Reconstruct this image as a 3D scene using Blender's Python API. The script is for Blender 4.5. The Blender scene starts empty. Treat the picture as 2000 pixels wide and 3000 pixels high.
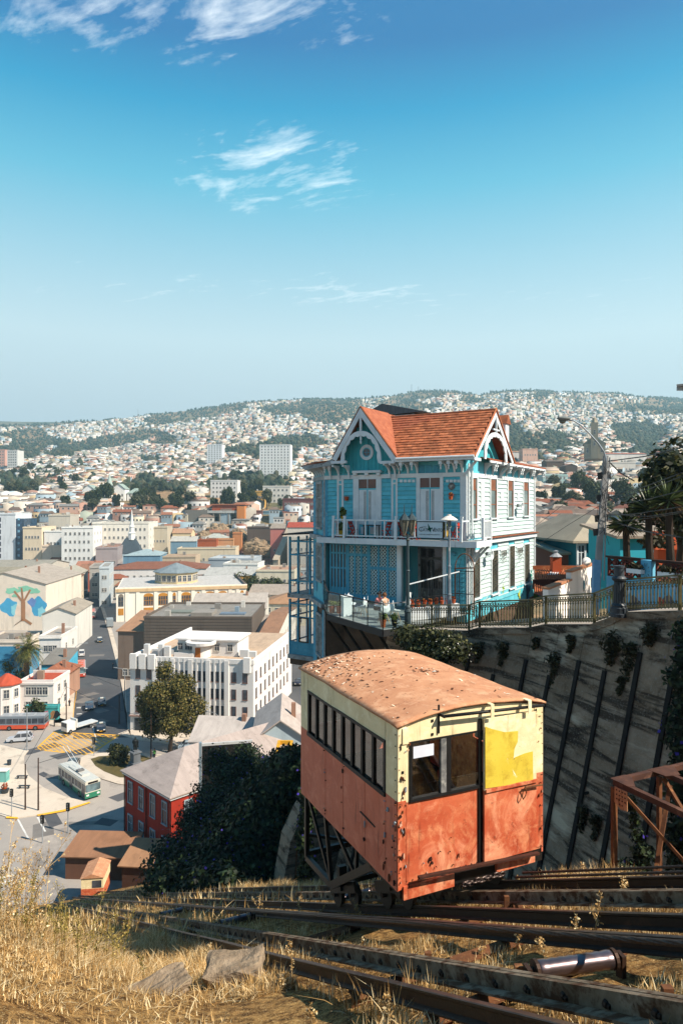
import bpy,math,random
import numpy as np
from mathutils import Vector,Matrix
random.seed(7)
RNG = np.random.default_rng(11)
SC = bpy.context.scene
COL = SC.collection
# camera
cam_data = bpy.data.cameras.new('camera')
cam_data.sensor_fit = 'VERTICAL'
cam_data.sensor_height = 36.0
cam_data.lens = 24.0
cam_data.shift_y = -20.0/3000.0
cam_data.clip_start = 0.1
cam_data.clip_end = 30000.0
cam = bpy.data.objects.new('camera',cam_data)
cam.location =(0,0,0)
cam.rotation_euler =(math.radians(90),0,0)
COL.objects.link(cam)
SC.camera = cam
# sky and sun
SUN_EL = math.radians(44)
SUN_DIR = Vector((0.9*math.cos(SUN_EL),-0.436*math.cos(SUN_EL),math.sin(SUN_EL))).normalized()
world = bpy.data.worlds.new('World')
SC.world = world
world.use_nodes = True
wn,wl = world.node_tree.nodes,world.node_tree.links
wn.clear()
w_out = wn.new('ShaderNodeOutputWorld')
w_bg = wn.new('ShaderNodeBackground')
w_bg.inputs['Strength'].default_value = 0.115
w_sky = wn.new('ShaderNodeTexSky')
w_sky.sky_type = 'NISHITA'
w_sky.sun_disc = False
w_sky.sun_elevation = SUN_EL
w_sky.sun_rotation = math.atan2(SUN_DIR.x,SUN_DIR.y)
w_sky.altitude = 60
w_sky.air_density = 1.0
w_sky.dust_density = 0.4
w_sky.ozone_density = 2.2
w_hsv = wn.new('ShaderNodeHueSaturation')
w_hsv.inputs['Saturation'].default_value = 1.28
w_hsv.inputs['Hue'].default_value = 0.478
w_hsv.inputs['Value'].default_value = 1.0
wl.new(w_sky.outputs[0],w_hsv.inputs['Color'])
w_ramp = wn.new('ShaderNodeValToRGB')
for pos,c in((0.0,(0.56,0.58,0.62)),(0.08,(0.55,0.59,0.63)),(0.14,(0.54,0.62,0.66)),(0.23,(0.55,0.69,0.73)),(0.42,(0.10,0.43,0.60)),(0.5,(0.0,0.27,0.50)),(0.56,(0.0,0.14,0.37)),(1.0,(0.0,0.11,0.31))):
 e = w_ramp.color_ramp.elements.new(pos)if pos not in(0.0,1.0)else w_ramp.color_ramp.elements[0 if pos==0.0 else-1]
 e.color =(*c,1)
w_gain = wn.new('ShaderNodeMixRGB')
w_gain.blend_type = 'MULTIPLY'
w_gain.inputs[0].default_value = 1.0
w_gain.inputs[2].default_value =(5.15,5.15,5.15,1)
wl.new(w_ramp.outputs[0],w_gain.inputs[1])
w_blend = wn.new('ShaderNodeMixRGB')
w_blend.inputs[0].default_value = 0.96
wl.new(w_hsv.outputs[0],w_blend.inputs[1])
wl.new(w_gain.outputs[0],w_blend.inputs[2])
w_tc = wn.new('ShaderNodeTexCoord')
w_sep = wn.new('ShaderNodeSeparateXYZ')
wl.new(w_tc.outputs['Generated'],w_sep.inputs[0])
wl.new(w_sep.outputs[2],w_ramp.inputs[0])
def wmath(op,a,b=None,c=None,clamp=False):
 n = wn.new('ShaderNodeMath')
 n.operation = op
 n.use_clamp = clamp
 for i,x in enumerate((a,b,c)):
  if x is None:
   continue
  if isinstance(x,(int,float)):
   n.inputs[i].default_value = x
  else:
   wl.new(x,n.inputs[i])
 return n.outputs[0]
w_z = wmath('MAXIMUM',w_sep.outputs[2],0.03)
w_px = wmath('DIVIDE',w_sep.outputs[0],w_z)
w_py = wmath('DIVIDE',w_sep.outputs[1],w_z)
w_cmb = wn.new('ShaderNodeCombineXYZ')
wl.new(wmath('ADD',wmath('MULTIPLY',w_px,0.95),wmath('MULTIPLY',w_py,0.2)),w_cmb.inputs[0])
wl.new(wmath('ADD',wmath('MULTIPLY',w_py,1.5),wmath('MULTIPLY',w_px,0.55)),w_cmb.inputs[1])
w_n1 = wn.new('ShaderNodeTexNoise')
w_n1.inputs['Scale'].default_value = 4.2
w_n1.inputs['Detail'].default_value = 9
w_n1.inputs['Roughness'].default_value = 0.62
w_n1.inputs['Distortion'].default_value = 0.7
wl.new(w_cmb.outputs[0],w_n1.inputs['Vector'])
w_n2 = wn.new('ShaderNodeTexNoise')
w_n2.inputs['Scale'].default_value = 22
w_n2.inputs['Detail'].default_value = 5
w_n2.inputs['Roughness'].default_value = 0.6
wl.new(w_cmb.outputs[0],w_n2.inputs['Vector'])
def w_blob(cx,cy,rx,ry,lo,hi):
 dx = wmath('DIVIDE',wmath('SUBTRACT',w_px,cx),rx)
 dy = wmath('DIVIDE',wmath('SUBTRACT',w_py,cy),ry)
 d2 = wmath('ADD',wmath('MULTIPLY',dx,dx),wmath('MULTIPLY',dy,dy))
 return wmath('MULTIPLY',wmath('SUBTRACT',1.0,d2,clamp=True),hi)
w_mask = wmath('ADD',w_blob(-0.2,2.06,0.42,0.40,0,1.0),w_blob(-0.26,1.42,0.55,0.24,0,0.85))
w_mask = wmath('ADD',w_mask,w_blob(-0.75,1.36,0.45,0.16,0,0.7))
w_mask = wmath('ADD',w_mask,w_blob(-0.7,3.1,1.4,0.5,0,0.55))
w_mask = wmath('ADD',w_mask,w_blob(1.0,3.4,1.6,0.8,0,0.5))
w_dens = wmath('ADD',wmath('MULTIPLY',w_n1.outputs[0],1.1),wmath('MULTIPLY',w_n2.outputs[0],0.38))
w_dens = wmath('SUBTRACT',wmath('SUBTRACT',w_dens,0.615),wmath('MULTIPLY',wmath('SUBTRACT',1.0,wmath('MINIMUM',w_mask,1.0)),0.42))
w_dens = wmath('MULTIPLY',w_dens,2.3,clamp=True)
w_fac = wmath('MULTIPLY',w_dens,0.78,clamp=True)
w_mix = wn.new('ShaderNodeMixRGB')
wl.new(w_fac,w_mix.inputs[0])
wl.new(w_blend.outputs[0],w_mix.inputs[1])
w_mix.inputs[2].default_value =(5.9,6.1,6.1,1)
wl.new(w_mix.outputs[0],w_bg.inputs['Color'])
wl.new(w_bg.outputs[0],w_out.inputs[0])
sun_data = bpy.data.lights.new('sun','SUN')
sun_data.energy = 4.4
sun_data.angle = math.radians(0.55)
sun_data.color =(1.0,0.90,0.76)
sun = bpy.data.objects.new('sun',sun_data)
sun.rotation_euler = SUN_DIR.to_track_quat('Z','Y').to_euler()
COL.objects.link(sun)
SC.view_settings.view_transform = 'Standard'
SC.view_settings.look = 'None'
SC.view_settings.exposure = 1.12
SC.view_settings.gamma = 1.0
SC.view_settings.use_curve_mapping = False
SC.cycles.max_bounces = 6
SC.cycles.diffuse_bounces = 3
SC.cycles.glossy_bounces = 3
SC.cycles.transmission_bounces = 6
SC.cycles.transparent_max_bounces = 12
SC.cycles.volume_bounces = 0
SC.cycles.use_denoising = True
# picture-to-place helpers
ZS = -46.0
def P(u,v,Y):
 return Vector(((u-1000)/2000*Y,Y,(1480-v)/2000*Y))
def G(u,v,z=ZS):
 Y = -z*2000/(v-1480)
 return P(u,v,Y)
def sstep(a,b,x):
 t = np.clip((x-a)/(b-a),0,1)
 return t*t*(3-2*t)
def lerp(a,b,t):
 return a+(b-a)*t
DX,DY = -0.4226,0.9063
KS = 0.5155
def TR(s,y,z=None,dz=0.0):
 if z is None:
  z = -1.6-KS*s+dz
 return Vector((DX*s+DY*y,DY*s-DX*y,z))
# mesh builder
class MB:
 def __init__(s):
  s.v,s.f,s.m,s.cur =[],[],[],0
 def add(s,vs,fs):
  o = len(s.v)
  s.v+=[tuple(x)for x in vs]
  for f in fs:
   s.f.append(tuple(i+o for i in f))
   s.m.append(s.cur)
  return s
 def mat(s,i):
  s.cur = i
  return s
 def box(s,x0,x1,y0,y1,z0,z1):
  return s.add([(x0,y0,z0),(x1,y0,z0),(x1,y1,z0),(x0,y1,z0),(x0,y0,z1),(x1,y0,z1),(x1,y1,z1),(x0,y1,z1)],[(3,2,1,0),(4,5,6,7),(0,1,5,4),(1,2,6,5),(2,3,7,6),(3,0,4,7)])
 def bar(s,p,q,w,h=None,up=(0,0,1)):
  h = w if h is None else h
  p,q,up = Vector(p),Vector(q),Vector(up)
  a =(q-p).normalized()
  if abs(a.dot(up))>0.98:
   up = Vector((0,1,0))if abs(a.y)<0.9 else Vector((1,0,0))
  b = a.cross(up).normalized()*(w/2)
  c = b.cross(a).normalized()*(h/2)
  vs =[p-b-c,p+b-c,p+b+c,p-b+c,q-b-c,q+b-c,q+b+c,q-b+c]
  return s.add(vs,[(0,1,2,3),(7,6,5,4),(0,4,5,1),(1,5,6,2),(2,6,7,3),(3,7,4,0)])
 def tube(s,pts,r,n=6,caps=True):
  pts =[Vector(p)for p in pts]
  rs = r if isinstance(r,(list,tuple))else[r]*len(pts)
  vs,fs =[],[]
  for i,p in enumerate(pts):
   a =(pts[min(i+1,len(pts)-1)]-pts[max(i-1,0)])
   a = a.normalized()if a.length>1e-9 else Vector((0,0,1))
   ref = Vector((0,0,1))if abs(a.z)<0.9 else Vector((1,0,0))
   b = a.cross(ref).normalized()
   c = a.cross(b)
   for k in range(n):
    t = 2*math.pi*k/n
    vs.append(p+(b*math.cos(t)+c*math.sin(t))*rs[i])
  for i in range(len(pts)-1):
   for k in range(n):
    k2 =(k+1)%n
    fs.append((i*n+k,i*n+k2,(i+1)*n+k2,(i+1)*n+k))
  if caps:
   fs.append(tuple(range(n)))
   fs.append(tuple(range((len(pts)-1)*n,len(pts)*n))[::-1])
  return s.add(vs,fs)
 def lathe(s,prof,n=12,c=(0,0,0)):
  vs,fs =[],[]
  for r,z in prof:
   for k in range(n):
    t = 2*math.pi*k/n
    vs.append((c[0]+r*math.cos(t),c[1]+r*math.sin(t),c[2]+z))
  for i in range(len(prof)-1):
   for k in range(n):
    k2 =(k+1)%n
    fs.append((i*n+k,i*n+k2,(i+1)*n+k2,(i+1)*n+k))
  fs.append(tuple(range(n))[::-1])
  fs.append(tuple(range((len(prof)-1)*n,len(prof)*n)))
  return s.add(vs,fs)
 def prism(s,poly,a0,a1,axis='y'):
  n = len(poly)
  def mk(p,a):
   if axis=='y':
    return(p[0],a,p[1])
   if axis=='x':
    return(a,p[0],p[1])
   return(p[0],p[1],a)
  vs =[mk(p,a0)for p in poly]+[mk(p,a1)for p in poly]
  fs =[tuple(range(n)),tuple(range(n,2*n))[::-1]]
  for i in range(n):
   j =(i+1)%n
   fs.append((i,i+n,j+n,j))
  return s.add(vs,fs)
 def quad(s,*pts):
  return s.add(pts,[tuple(range(len(pts)))])
 def slab(s,pts,th):
  pts =[Vector(p)for p in pts]
  nrm =(pts[1]-pts[0]).cross(pts[2]-pts[0]).normalized()
  lo =[p-nrm*th for p in pts]
  n = len(pts)
  fs =[tuple(range(n)),tuple(range(n,2*n))[::-1]]
  for i in range(n):
   j =(i+1)%n
   fs.append((i,i+n,j+n,j))
  return s.add(pts+lo,fs)
 def mesh(s,name,mats,smooth=False,recalc=True):
  me = bpy.data.meshes.new(name)
  me.from_pydata(s.v,[],s.f)
  for m in(mats if isinstance(mats,(list,tuple))else[mats]):
   me.materials.append(m)
  if any(s.m):
   me.polygons.foreach_set('material_index',s.m)
  if recalc:
   import bmesh
   bm = bmesh.new()
   bm.from_mesh(me)
   bmesh.ops.recalc_face_normals(bm,faces=bm.faces)
   bm.to_mesh(me)
   bm.free()
  if smooth:
   me.polygons.foreach_set('use_smooth',[True]*len(me.polygons))
  me.update()
  return me
 def build(s,name,mats,parent=None,smooth=False,loc=None,rz=0.0):
  return put(name,s.mesh(name,mats,smooth),parent,loc,rz)
def put(name,me,parent=None,loc=None,rz=0.0):
 o = bpy.data.objects.new(name,me)
 COL.objects.link(o)
 if parent is not None:
  o.parent = parent
 if loc is not None:
  o.location = loc
 if rz:
  o.rotation_euler =(0,0,rz)
 return o
def tag(o,label=None,cat=None,group=None,kind=None):
 if label:
  o['label'] = label
 if cat:
  o['category'] = cat
 if group:
  o['group'] = group
 if kind:
  o['kind'] = kind
 return o
def thing(name,label,cat,loc=(0,0,0),rz=0.0,group=None):
 o = put(name,None,None,loc,rz)
 o.empty_display_size = 0.2
 return tag(o,label,cat,group)
def copy_tree(o,parent=None,label=None,loc=None,rz=None):
 c = o.copy()
 COL.objects.link(c)
 c.parent = parent
 if label:
  c['label'] = label
 if loc is not None:
  c.location = loc
 if rz is not None:
  c.rotation_euler =(0,0,rz)
 for ch in[x for x in o.children]:
  copy_tree(ch,c)
 return c
def np_mesh(name,verts,faces,mats,smooth=False,col=None,midx=None):
 me = bpy.data.meshes.new(name)
 verts = np.ascontiguousarray(verts,dtype=np.float32)
 faces = np.ascontiguousarray(faces,dtype=np.int32)
 m,k = faces.shape
 me.vertices.add(len(verts))
 me.vertices.foreach_set('co',verts.ravel())
 me.loops.add(m*k)
 me.loops.foreach_set('vertex_index',faces.ravel())
 me.polygons.add(m)
 me.polygons.foreach_set('loop_start',np.arange(0,m*k,k,dtype=np.int32))
 me.polygons.foreach_set('loop_total',np.full(m,k,dtype=np.int32))
 for mt in(mats if isinstance(mats,(list,tuple))else[mats]):
  me.materials.append(mt)
 if midx is not None:
  me.polygons.foreach_set('material_index',np.ascontiguousarray(midx,dtype=np.int32))
 if smooth:
  me.polygons.foreach_set('use_smooth',np.ones(m,dtype=bool))
 me.update(calc_edges=True)
 if col is not None:
  at = me.attributes.new('tint','FLOAT_COLOR','FACE')
  c4 = np.ones((m,4),dtype=np.float32)
  c4[:,:3] = col
  at.data.foreach_set('color',c4.ravel())
 me.validate()
 return me
# materials
def srgb(h,k=1.0):
 h = h.lstrip('#')
 out =[]
 for i in(0,2,4):
  c = int(h[i:i+2],16)/255
  c = c/12.92 if c<=0.04045 else((c+0.055)/1.055)**2.4
  out.append(min(1.0,c*k))
 return tuple(out)
MATS ={}
class NT:
 def __init__(s,name):
  s.m = bpy.data.materials.new(name)
  s.m.use_nodes = True
  s.n,s.l = s.m.node_tree.nodes,s.m.node_tree.links
  s.b = s.n['Principled BSDF']
  s.co = None
 def coord(s,kind='Object',scale=(1,1,1),rnd=True):
  tc = s.n.new('ShaderNodeTexCoord')
  mp = s.n.new('ShaderNodeMapping')
  mp.inputs['Scale'].default_value = scale
  s.l.new(tc.outputs[kind],mp.inputs['Vector'])
  if rnd:
   oi = s.n.new('ShaderNodeObjectInfo')
   mu = s.n.new('ShaderNodeMath')
   mu.operation = 'MULTIPLY'
   mu.inputs[1].default_value = 57.0
   s.l.new(oi.outputs['Random'],mu.inputs[0])
   cb = s.n.new('ShaderNodeCombineXYZ')
   s.l.new(mu.outputs[0],cb.inputs[0])
   s.l.new(mu.outputs[0],cb.inputs[1])
   s.l.new(cb.outputs[0],mp.inputs['Location'])
  return mp.outputs[0]
 def noise(s,scale,detail=5,rough=0.6,vec=None,dist=0.0):
  n = s.n.new('ShaderNodeTexNoise')
  n.inputs['Scale'].default_value = scale
  n.inputs['Detail'].default_value = detail
  n.inputs['Roughness'].default_value = rough
  n.inputs['Distortion'].default_value = dist
  s.l.new(vec if vec is not None else s.vec(),n.inputs['Vector'])
  return n.outputs[0]
 def vec(s):
  if s.co is None:
   s.co = s.coord()
  return s.co
 def ramp(s,fac,lo,hi,c0=(0,0,0),c1=(1,1,1)):
  r = s.n.new('ShaderNodeValToRGB')
  r.color_ramp.elements[0].position = lo
  r.color_ramp.elements[1].position = hi
  r.color_ramp.elements[0].color =(*c0,1)
  r.color_ramp.elements[1].color =(*c1,1)
  s.l.new(fac,r.inputs[0])
  return r.outputs[0]
 def mix(s,fac,a,b,mode='MIX'):
  m = s.n.new('ShaderNodeMixRGB')
  m.blend_type = mode
  for i,x in enumerate((fac,a,b)):
   if isinstance(x,(int,float)):
    m.inputs[i].default_value = x
   elif isinstance(x,tuple):
    m.inputs[i].default_value =(*x,1)
   else:
    s.l.new(x,m.inputs[i])
  return m.outputs[0]
 def math(s,op,a,b=0.0,clamp=False):
  n = s.n.new('ShaderNodeMath')
  n.operation = op
  n.use_clamp = clamp
  for i,x in enumerate((a,b)):
   if isinstance(x,(int,float)):
    n.inputs[i].default_value = x
   else:
    s.l.new(x,n.inputs[i])
  return n.outputs[0]
 def bump(s,h,strength,dist=0.02):
  b = s.n.new('ShaderNodeBump')
  b.inputs['Strength'].default_value = strength
  b.inputs['Distance'].default_value = dist
  s.l.new(h,b.inputs['Height'])
  s.l.new(b.outputs[0],s.b.inputs['Normal'])
 def color(s,c):
  if isinstance(c,tuple):
   s.b.inputs['Base Color'].default_value =(*c,1)
  else:
   s.l.new(c,s.b.inputs['Base Color'])
  return s
 def set(s,rough=0.8,metal=0.0,spec=0.3):
  s.b.inputs['Roughness'].default_value = rough
  s.b.inputs['Metallic'].default_value = metal
  s.b.inputs['Specular IOR Level'].default_value = spec
  return s
def mat(name,c1,c2=None,rough=0.85,scale=1.5,bump=0.0,bscale=30,metal=0.0,spec=0.25,stain=None,sscale=2.0,samt=(0.55,0.75),streak=False,stretch=(1,1,1),var=0.0,bdist=0.02):
 if name in MATS:
  return MATS[name]
 t = NT(name)
 t.co = t.coord(scale=stretch)
 c2 = c2 if c2 is not None else tuple(x*0.8 for x in c1)
 col = t.mix(t.ramp(t.noise(scale,6,0.65),0.35,0.68),c1,c2)
 if stain is not None:
  v = t.coord(scale=(sscale,sscale,sscale*(0.12 if streak else 1)))
  col = t.mix(t.ramp(t.noise(1.0,7,0.68,v,0.3),samt[0],samt[1]),col,stain)
 if var:
  oi = t.n.new('ShaderNodeObjectInfo')
  hs = t.n.new('ShaderNodeHueSaturation')
  mr = t.n.new('ShaderNodeMapRange')
  mr.inputs[3].default_value = 1-var
  mr.inputs[4].default_value = 1+var
  t.l.new(oi.outputs['Random'],mr.inputs[0])
  t.l.new(mr.outputs[0],hs.inputs['Value'])
  t.l.new(col,hs.inputs['Color'])
  col = hs.outputs[0]
 t.color(col)
 if bump:
  t.bump(t.noise(bscale,6,0.6),bump,bdist)
 t.set(rough,metal,spec)
 MATS[name] = t.m
 return t.m
def glass_mat(name,c=(0.02,0.025,0.03),rough=0.08):
 if name in MATS:
  return MATS[name]
 t = NT(name)
 t.color(t.mix(t.ramp(t.noise(0.8,2),0.4,0.7),c,tuple(x*2.2 for x in c)))
 t.set(rough,0.0,0.5)
 MATS[name] = t.m
 return t.m
def clear_glass(name,tint=(0.93,0.97,0.97),refl=0.10):
 if name in MATS:
  return MATS[name]
 m = bpy.data.materials.new(name)
 m.use_nodes = True
 n,l = m.node_tree.nodes,m.node_tree.links
 n.clear()
 o = n.new('ShaderNodeOutputMaterial')
 tr = n.new('ShaderNodeBsdfTransparent')
 tr.inputs[0].default_value =(*tint,1)
 gl = n.new('ShaderNodeBsdfGlossy')
 gl.inputs['Roughness'].default_value = 0.03
 fr = n.new('ShaderNodeLayerWeight')
 pw = n.new('ShaderNodeMath')
 pw.operation = 'POWER'
 pw.inputs[1].default_value = 4.0
 l.new(fr.outputs['Facing'],pw.inputs[0])
 ad = n.new('ShaderNodeMath')
 ad.operation = 'MULTIPLY_ADD'
 ad.inputs[1].default_value = 0.6
 ad.inputs[2].default_value = 0.03+refl
 l.new(pw.outputs[0],ad.inputs[0])
 mx = n.new('ShaderNodeMixShader')
 l.new(ad.outputs[0],mx.inputs[0])
 l.new(tr.outputs[0],mx.inputs[1])
 l.new(gl.outputs[0],mx.inputs[2])
 l.new(mx.outputs[0],o.inputs[0])
 MATS[name] = m
 return m
def leaf_mat(name,c1,c2,c3=None,trans=0.25,rough=0.6):
 if name in MATS:
  return MATS[name]
 t = NT(name)
 ge = t.n.new('ShaderNodeNewGeometry')
 r = t.n.new('ShaderNodeValToRGB')
 e = r.color_ramp.elements
 e[0].color,e[1].color =(*c1,1),(*(c3 or c2),1)
 if c3:
  k = e.new(0.6)
  k.color =(*c2,1)
 t.l.new(ge.outputs['Random Per Island'],r.inputs[0])
 big = t.ramp(t.noise(0.9,3),0.3,0.7,(0.6,0.6,0.6),(1.18,1.18,1.18))
 col = t.mix(1.0,r.outputs[0],big,'MULTIPLY')
 t.color(col)
 t.set(rough,0,0.2)
 if trans:
  tl = t.n.new('ShaderNodeBsdfTranslucent')
  t.l.new(col,tl.inputs[0])
  mx = t.n.new('ShaderNodeMixShader')
  mx.inputs[0].default_value = trans
  out = t.n['Material Output']
  t.l.new(t.b.outputs[0],mx.inputs[1])
  t.l.new(tl.outputs[0],mx.inputs[2])
  t.l.new(mx.outputs[0],out.inputs[0])
 MATS[name] = t.m
 return t.m
def tint_mat(name,rough=0.85,dirt=0.25,dscale=0.25):
 if name in MATS:
  return MATS[name]
 t = NT(name)
 a = t.n.new('ShaderNodeAttribute')
 a.attribute_name = 'tint'
 d = t.ramp(t.noise(dscale,5),0.35,0.7,(1,1,1),(1-dirt,)*3)
 t.color(t.mix(1.0,a.outputs['Color'],d,'MULTIPLY'))
 t.set(rough,0,0.2)
 MATS[name] = t.m
 return t.m
# leaves
def leaf_cloud(centers,radii,n,size,seed=0,flat=1.0,shell=0.55,elong=1.6,up=0.15):
 g = np.random.default_rng(seed)
 centers = np.asarray(centers,float)
 radii = np.asarray(radii,float)
 if radii.ndim==1:
  radii = np.repeat(radii[:,None],3,1)
 w =(radii.prod(1))**(2/3)
 idx = g.choice(len(centers),n,p=w/w.sum())
 dirs = g.normal(size=(n,3))
 dirs/=np.linalg.norm(dirs,axis=1)[:,None]
 rr = shell+(1-shell)*g.random(n)**0.7
 rr*=1+0.12*g.normal(size=n)
 pos = centers[idx]+dirs*radii[idx]*rr[:,None]
 nrm = dirs+g.normal(size=(n,3))*0.55+np.array([0,0,up])
 nrm/=np.linalg.norm(nrm,axis=1)[:,None]
 t = np.cross(nrm,g.normal(size=(n,3)))
 t/=np.linalg.norm(t,axis=1)[:,None]+1e-9
 b = np.cross(nrm,t)
 sz = size*(0.6+0.8*g.random(n))[:,None]
 t = t*sz*elong*0.5
 b = b*sz*0.5
 v = np.empty((n,4,3))
 v[:,0] = pos-t
 v[:,1] = pos-t*0.1+b
 v[:,2] = pos+t
 v[:,3] = pos-t*0.1-b
 return v.reshape(-1,3),np.arange(n*4).reshape(n,4)
def leaves_obj(name,centers,radii,n,size,m,parent=None,seed=0,**k):
 v,f = leaf_cloud(centers,radii,n,size,seed,**k)
 return put(name,np_mesh(name,v,f,m),parent)
def fbm(x,y,seed=0,octv=4):
 g = np.random.default_rng(seed)
 o = np.zeros(np.broadcast(x,y).shape)
 a,fr,tot = 1.0,1.0,0.0
 for i in range(octv):
  for k in range(3):
   th,ph = g.random()*6.283,g.random()*6.283
   q = fr*(0.7+0.6*g.random())
   o = o+a*np.sin(q*(x*np.cos(th)+y*np.sin(th))+ph)/1.8
  tot+=a
  a*=0.55
  fr*=2.03
 return o/tot
# ground
def zplateau(s):
 return-3.45-0.205*(np.clip(s,4,28)-15.7)
def hill_z(s,y):
 s,y = np.asarray(s,float),np.asarray(y,float)
 zr = -1.6-KS*s
 z = zr-0.30
 bank = sstep(1.9,-1.7,y)*(1.95*sstep(1.0,10.5,s)-2.9*sstep(13.5,24,s))+0.22*sstep(2.6,1.2,y)
 z = z+bank
 drop = np.clip((y-8.6)*0.75,0,3.4)
 rise = np.clip((y-8.6)*0.95,0,6.5)*(1-sstep(40,62,s))
 far = sstep(31.5,38,s)
 z = z-drop*(1-far)
 cap = -6.6-0.05*np.clip(y-30,0,200)
 z = z+far*np.minimum(rise,np.maximum(cap-zr,0))
 pl = sstep(17.0,18.4,y)*(1-sstep(29,33.5,s))
 z = z*(1-pl)+(zplateau(s)-0.35)*pl
 z = z+0.07*fbm(s*1.3,y*1.3,3)+0.03*fbm(s*5,y*5,4)
 return np.maximum(z,ZS-0.5)
def grid_obj(name,xs,ys,fn,m,smooth=True):
 A,B = np.meshgrid(xs,ys,indexing='ij')
 co = fn(A,B)
 v = np.stack(co,-1).reshape(-1,3)
 nx,ny = len(xs),len(ys)
 i = np.arange(nx-1)[:,None]*ny+np.arange(ny-1)[None,:]
 f = np.stack([i,i+ny,i+ny+1,i+1],-1).reshape(-1,4)
 return put(name,np_mesh(name,v,f,m,smooth))
def _hill(s,y):
 z = hill_z(s,y)
 return DX*s+DY*y,DY*s-DX*y,z
t = NT('dry_earth')
t.co = t.coord(rnd=False)
c = t.mix(t.ramp(t.noise(0.9,6),0.35,0.65),srgb('#b98a52',0.72),srgb('#d9ad6c',0.78))
c = t.mix(t.ramp(t.noise(7,6,0.7),0.36,0.6),c,srgb('#6b4a2b',0.55))
c = t.mix(t.ramp(t.noise(40,3,0.7),0.55,0.7),c,srgb('#e6c48a',0.8))
t.color(c)
t.bump(t.noise(22,8,0.7),0.9,0.06)
t.set(0.95,0,0.1)
M_EARTH = t.m
ss = np.concatenate([np.arange(-4,26,0.22),np.arange(26,100,0.9)])
yy = np.concatenate([np.arange(-60,-7,1.5),np.arange(-7,9.5,0.22),np.arange(9.5,60,0.7)])
tag(grid_obj('hillside_ground',ss,yy,_hill,M_EARTH),kind='structure')
# lower town sheet
M_ASPH = mat('asphalt_light',srgb('#9a948e',0.75),srgb('#b0a69c',0.78),rough=0.9,scale=0.05,stain=srgb('#75706d',0.65),sscale=0.12,bump=0.1,bscale=4)
M_ASPHD = mat('asphalt_dark',srgb('#5b5c60',0.6),srgb('#6a6a6c',0.6),rough=0.85,scale=0.08,stain=srgb('#484a4f',0.6),sscale=0.2)
M_PAVE = mat('paving',srgb('#d6c8b6',0.8),srgb('#c4b5a4',0.78),rough=0.9,scale=0.12,stain=srgb('#9a8d80',0.7),sscale=0.35)
M_KERB = mat('kerb_stone',srgb('#c9c2b6',0.7),srgb('#a9a297',0.7),scale=0.5)
M_YELLOW = mat('road_paint_yellow',srgb('#eeb02c',0.9),srgb('#dba436',0.8),scale=0.6,stain=srgb('#8d8373',0.6),sscale=0.9,samt=(0.62,0.82))
M_WHITEP = mat('road_paint_white',srgb('#e8e6e0',0.85),srgb('#bdbab3',0.7),scale=0.6,stain=srgb('#8d8880',0.6),sscale=0.8,samt=(0.55,0.75))
o = MB().quad((-900,62,ZS),(500,62,ZS),(500,620,ZS),(-900,620,ZS)).build('town_ground',M_ASPH)
tag(o,kind='structure')
def sheet(name,pts,m,lift=0.004,kind='structure',kerb=0.0,label=None):
 ps =[(p[0],p[1])for p in pts]
 z1 = ZS+(kerb if kerb else lift)
 mb = MB()
 if kerb:
  mb.prism(ps,ZS-0.2,z1,'z')
 else:
  mb.quad(*[(x,y,z1)for x,y in ps])
 o = mb.build(name,m)
 return tag(o,kind=kind)
def gp(*uv):
 return[G(u,v)[:2]for u,v in uv]
sheet('street_road',gp((215,2165),(385,2160),(352,1985),(318,1850),(288,1755),(262,1690),(238,1690),(236,1760),(229,1850),(222,1990)),M_ASPHD)
sheet('street_road',gp((826,2210),(960,2210),(905,1990),(872,1850),(858,1770),(842,1770),(836,1850),(832,1990)),M_ASPHD)
sheet('pavement',gp((160,2120),(214,2118),(228,1850),(236,1750),(225,1750),(212,1850)),M_PAVE,kerb=0.13)
sheet('pavement',gp((375,2140),(385,2160),(352,1985),(318,1850),(288,1755),(296,1755),(330,1850),(368,1990)),M_PAVE,kerb=0.13)
sheet('pavement',gp((-60,2125),(190,2128),(214,2118),(150,2095),(-60,2090)),M_PAVE,kerb=0.13)
sheet('pavement',gp((345,2152),(382,2138),(745,2160),(812,1890),(826,1890),(800,2150),(770,2200),(600,2196),(420,2170)),M_PAVE,kerb=0.13)
sheet('plaza_paving',gp((-120,2180),(0,2183),(85,2200),(72,2215),(71,2240),(85,2275),(130,2310),(190,2335),(262,2353),(190,2375),(110,2390),(52,2398),(18,2395),(-10,2385),(-120,2400)),M_PAVE,kerb=0.13)
sheet('kerb_line',gp((262,2351),(266,2354),(192,2379),(112,2393),(108,2389),(188,2374)),M_YELLOW,lift=0.137)
sheet('kerb_line',gp((52,2396),(55,2401),(18,2399),(20,2394)),M_YELLOW,lift=0.137)
isl = gp((228,2232),(236,2222),(262,2210),(330,2206),(400,2208),(470,2212),(520,2225),(520,2300),(400,2306),(345,2298),(300,2284),(262,2266),(240,2250))
sheet('island_paving',isl,M_PAVE,kerb=0.14)
M_LAWN = mat('dry_lawn',srgb('#5d5a34',0.5),srgb('#7b6a3e',0.55),scale=0.4,stain=srgb('#9b7d50',0.6),sscale=0.5,bump=0.3,bscale=8)
sheet('island_lawn',gp((266,2226),(290,2218),(345,2214),(420,2216),(450,2226),(440,2262),(400,2282),(350,2280),(305,2262),(280,2246)),M_LAWN,lift=0.15)
A,B,C_,D =[Vector(p)for p in gp((160,2144),(349,2154),(262,2212),(104,2196))]
mb = MB()
def strip(mb,p,q,w,z):
 n = Vector((-(q-p).y,(q-p).x)).normalized()*w/2
 mb.quad((*(p-n),z),(*(q-n),z),(*(q+n),z),(*(p+n),z))
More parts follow.
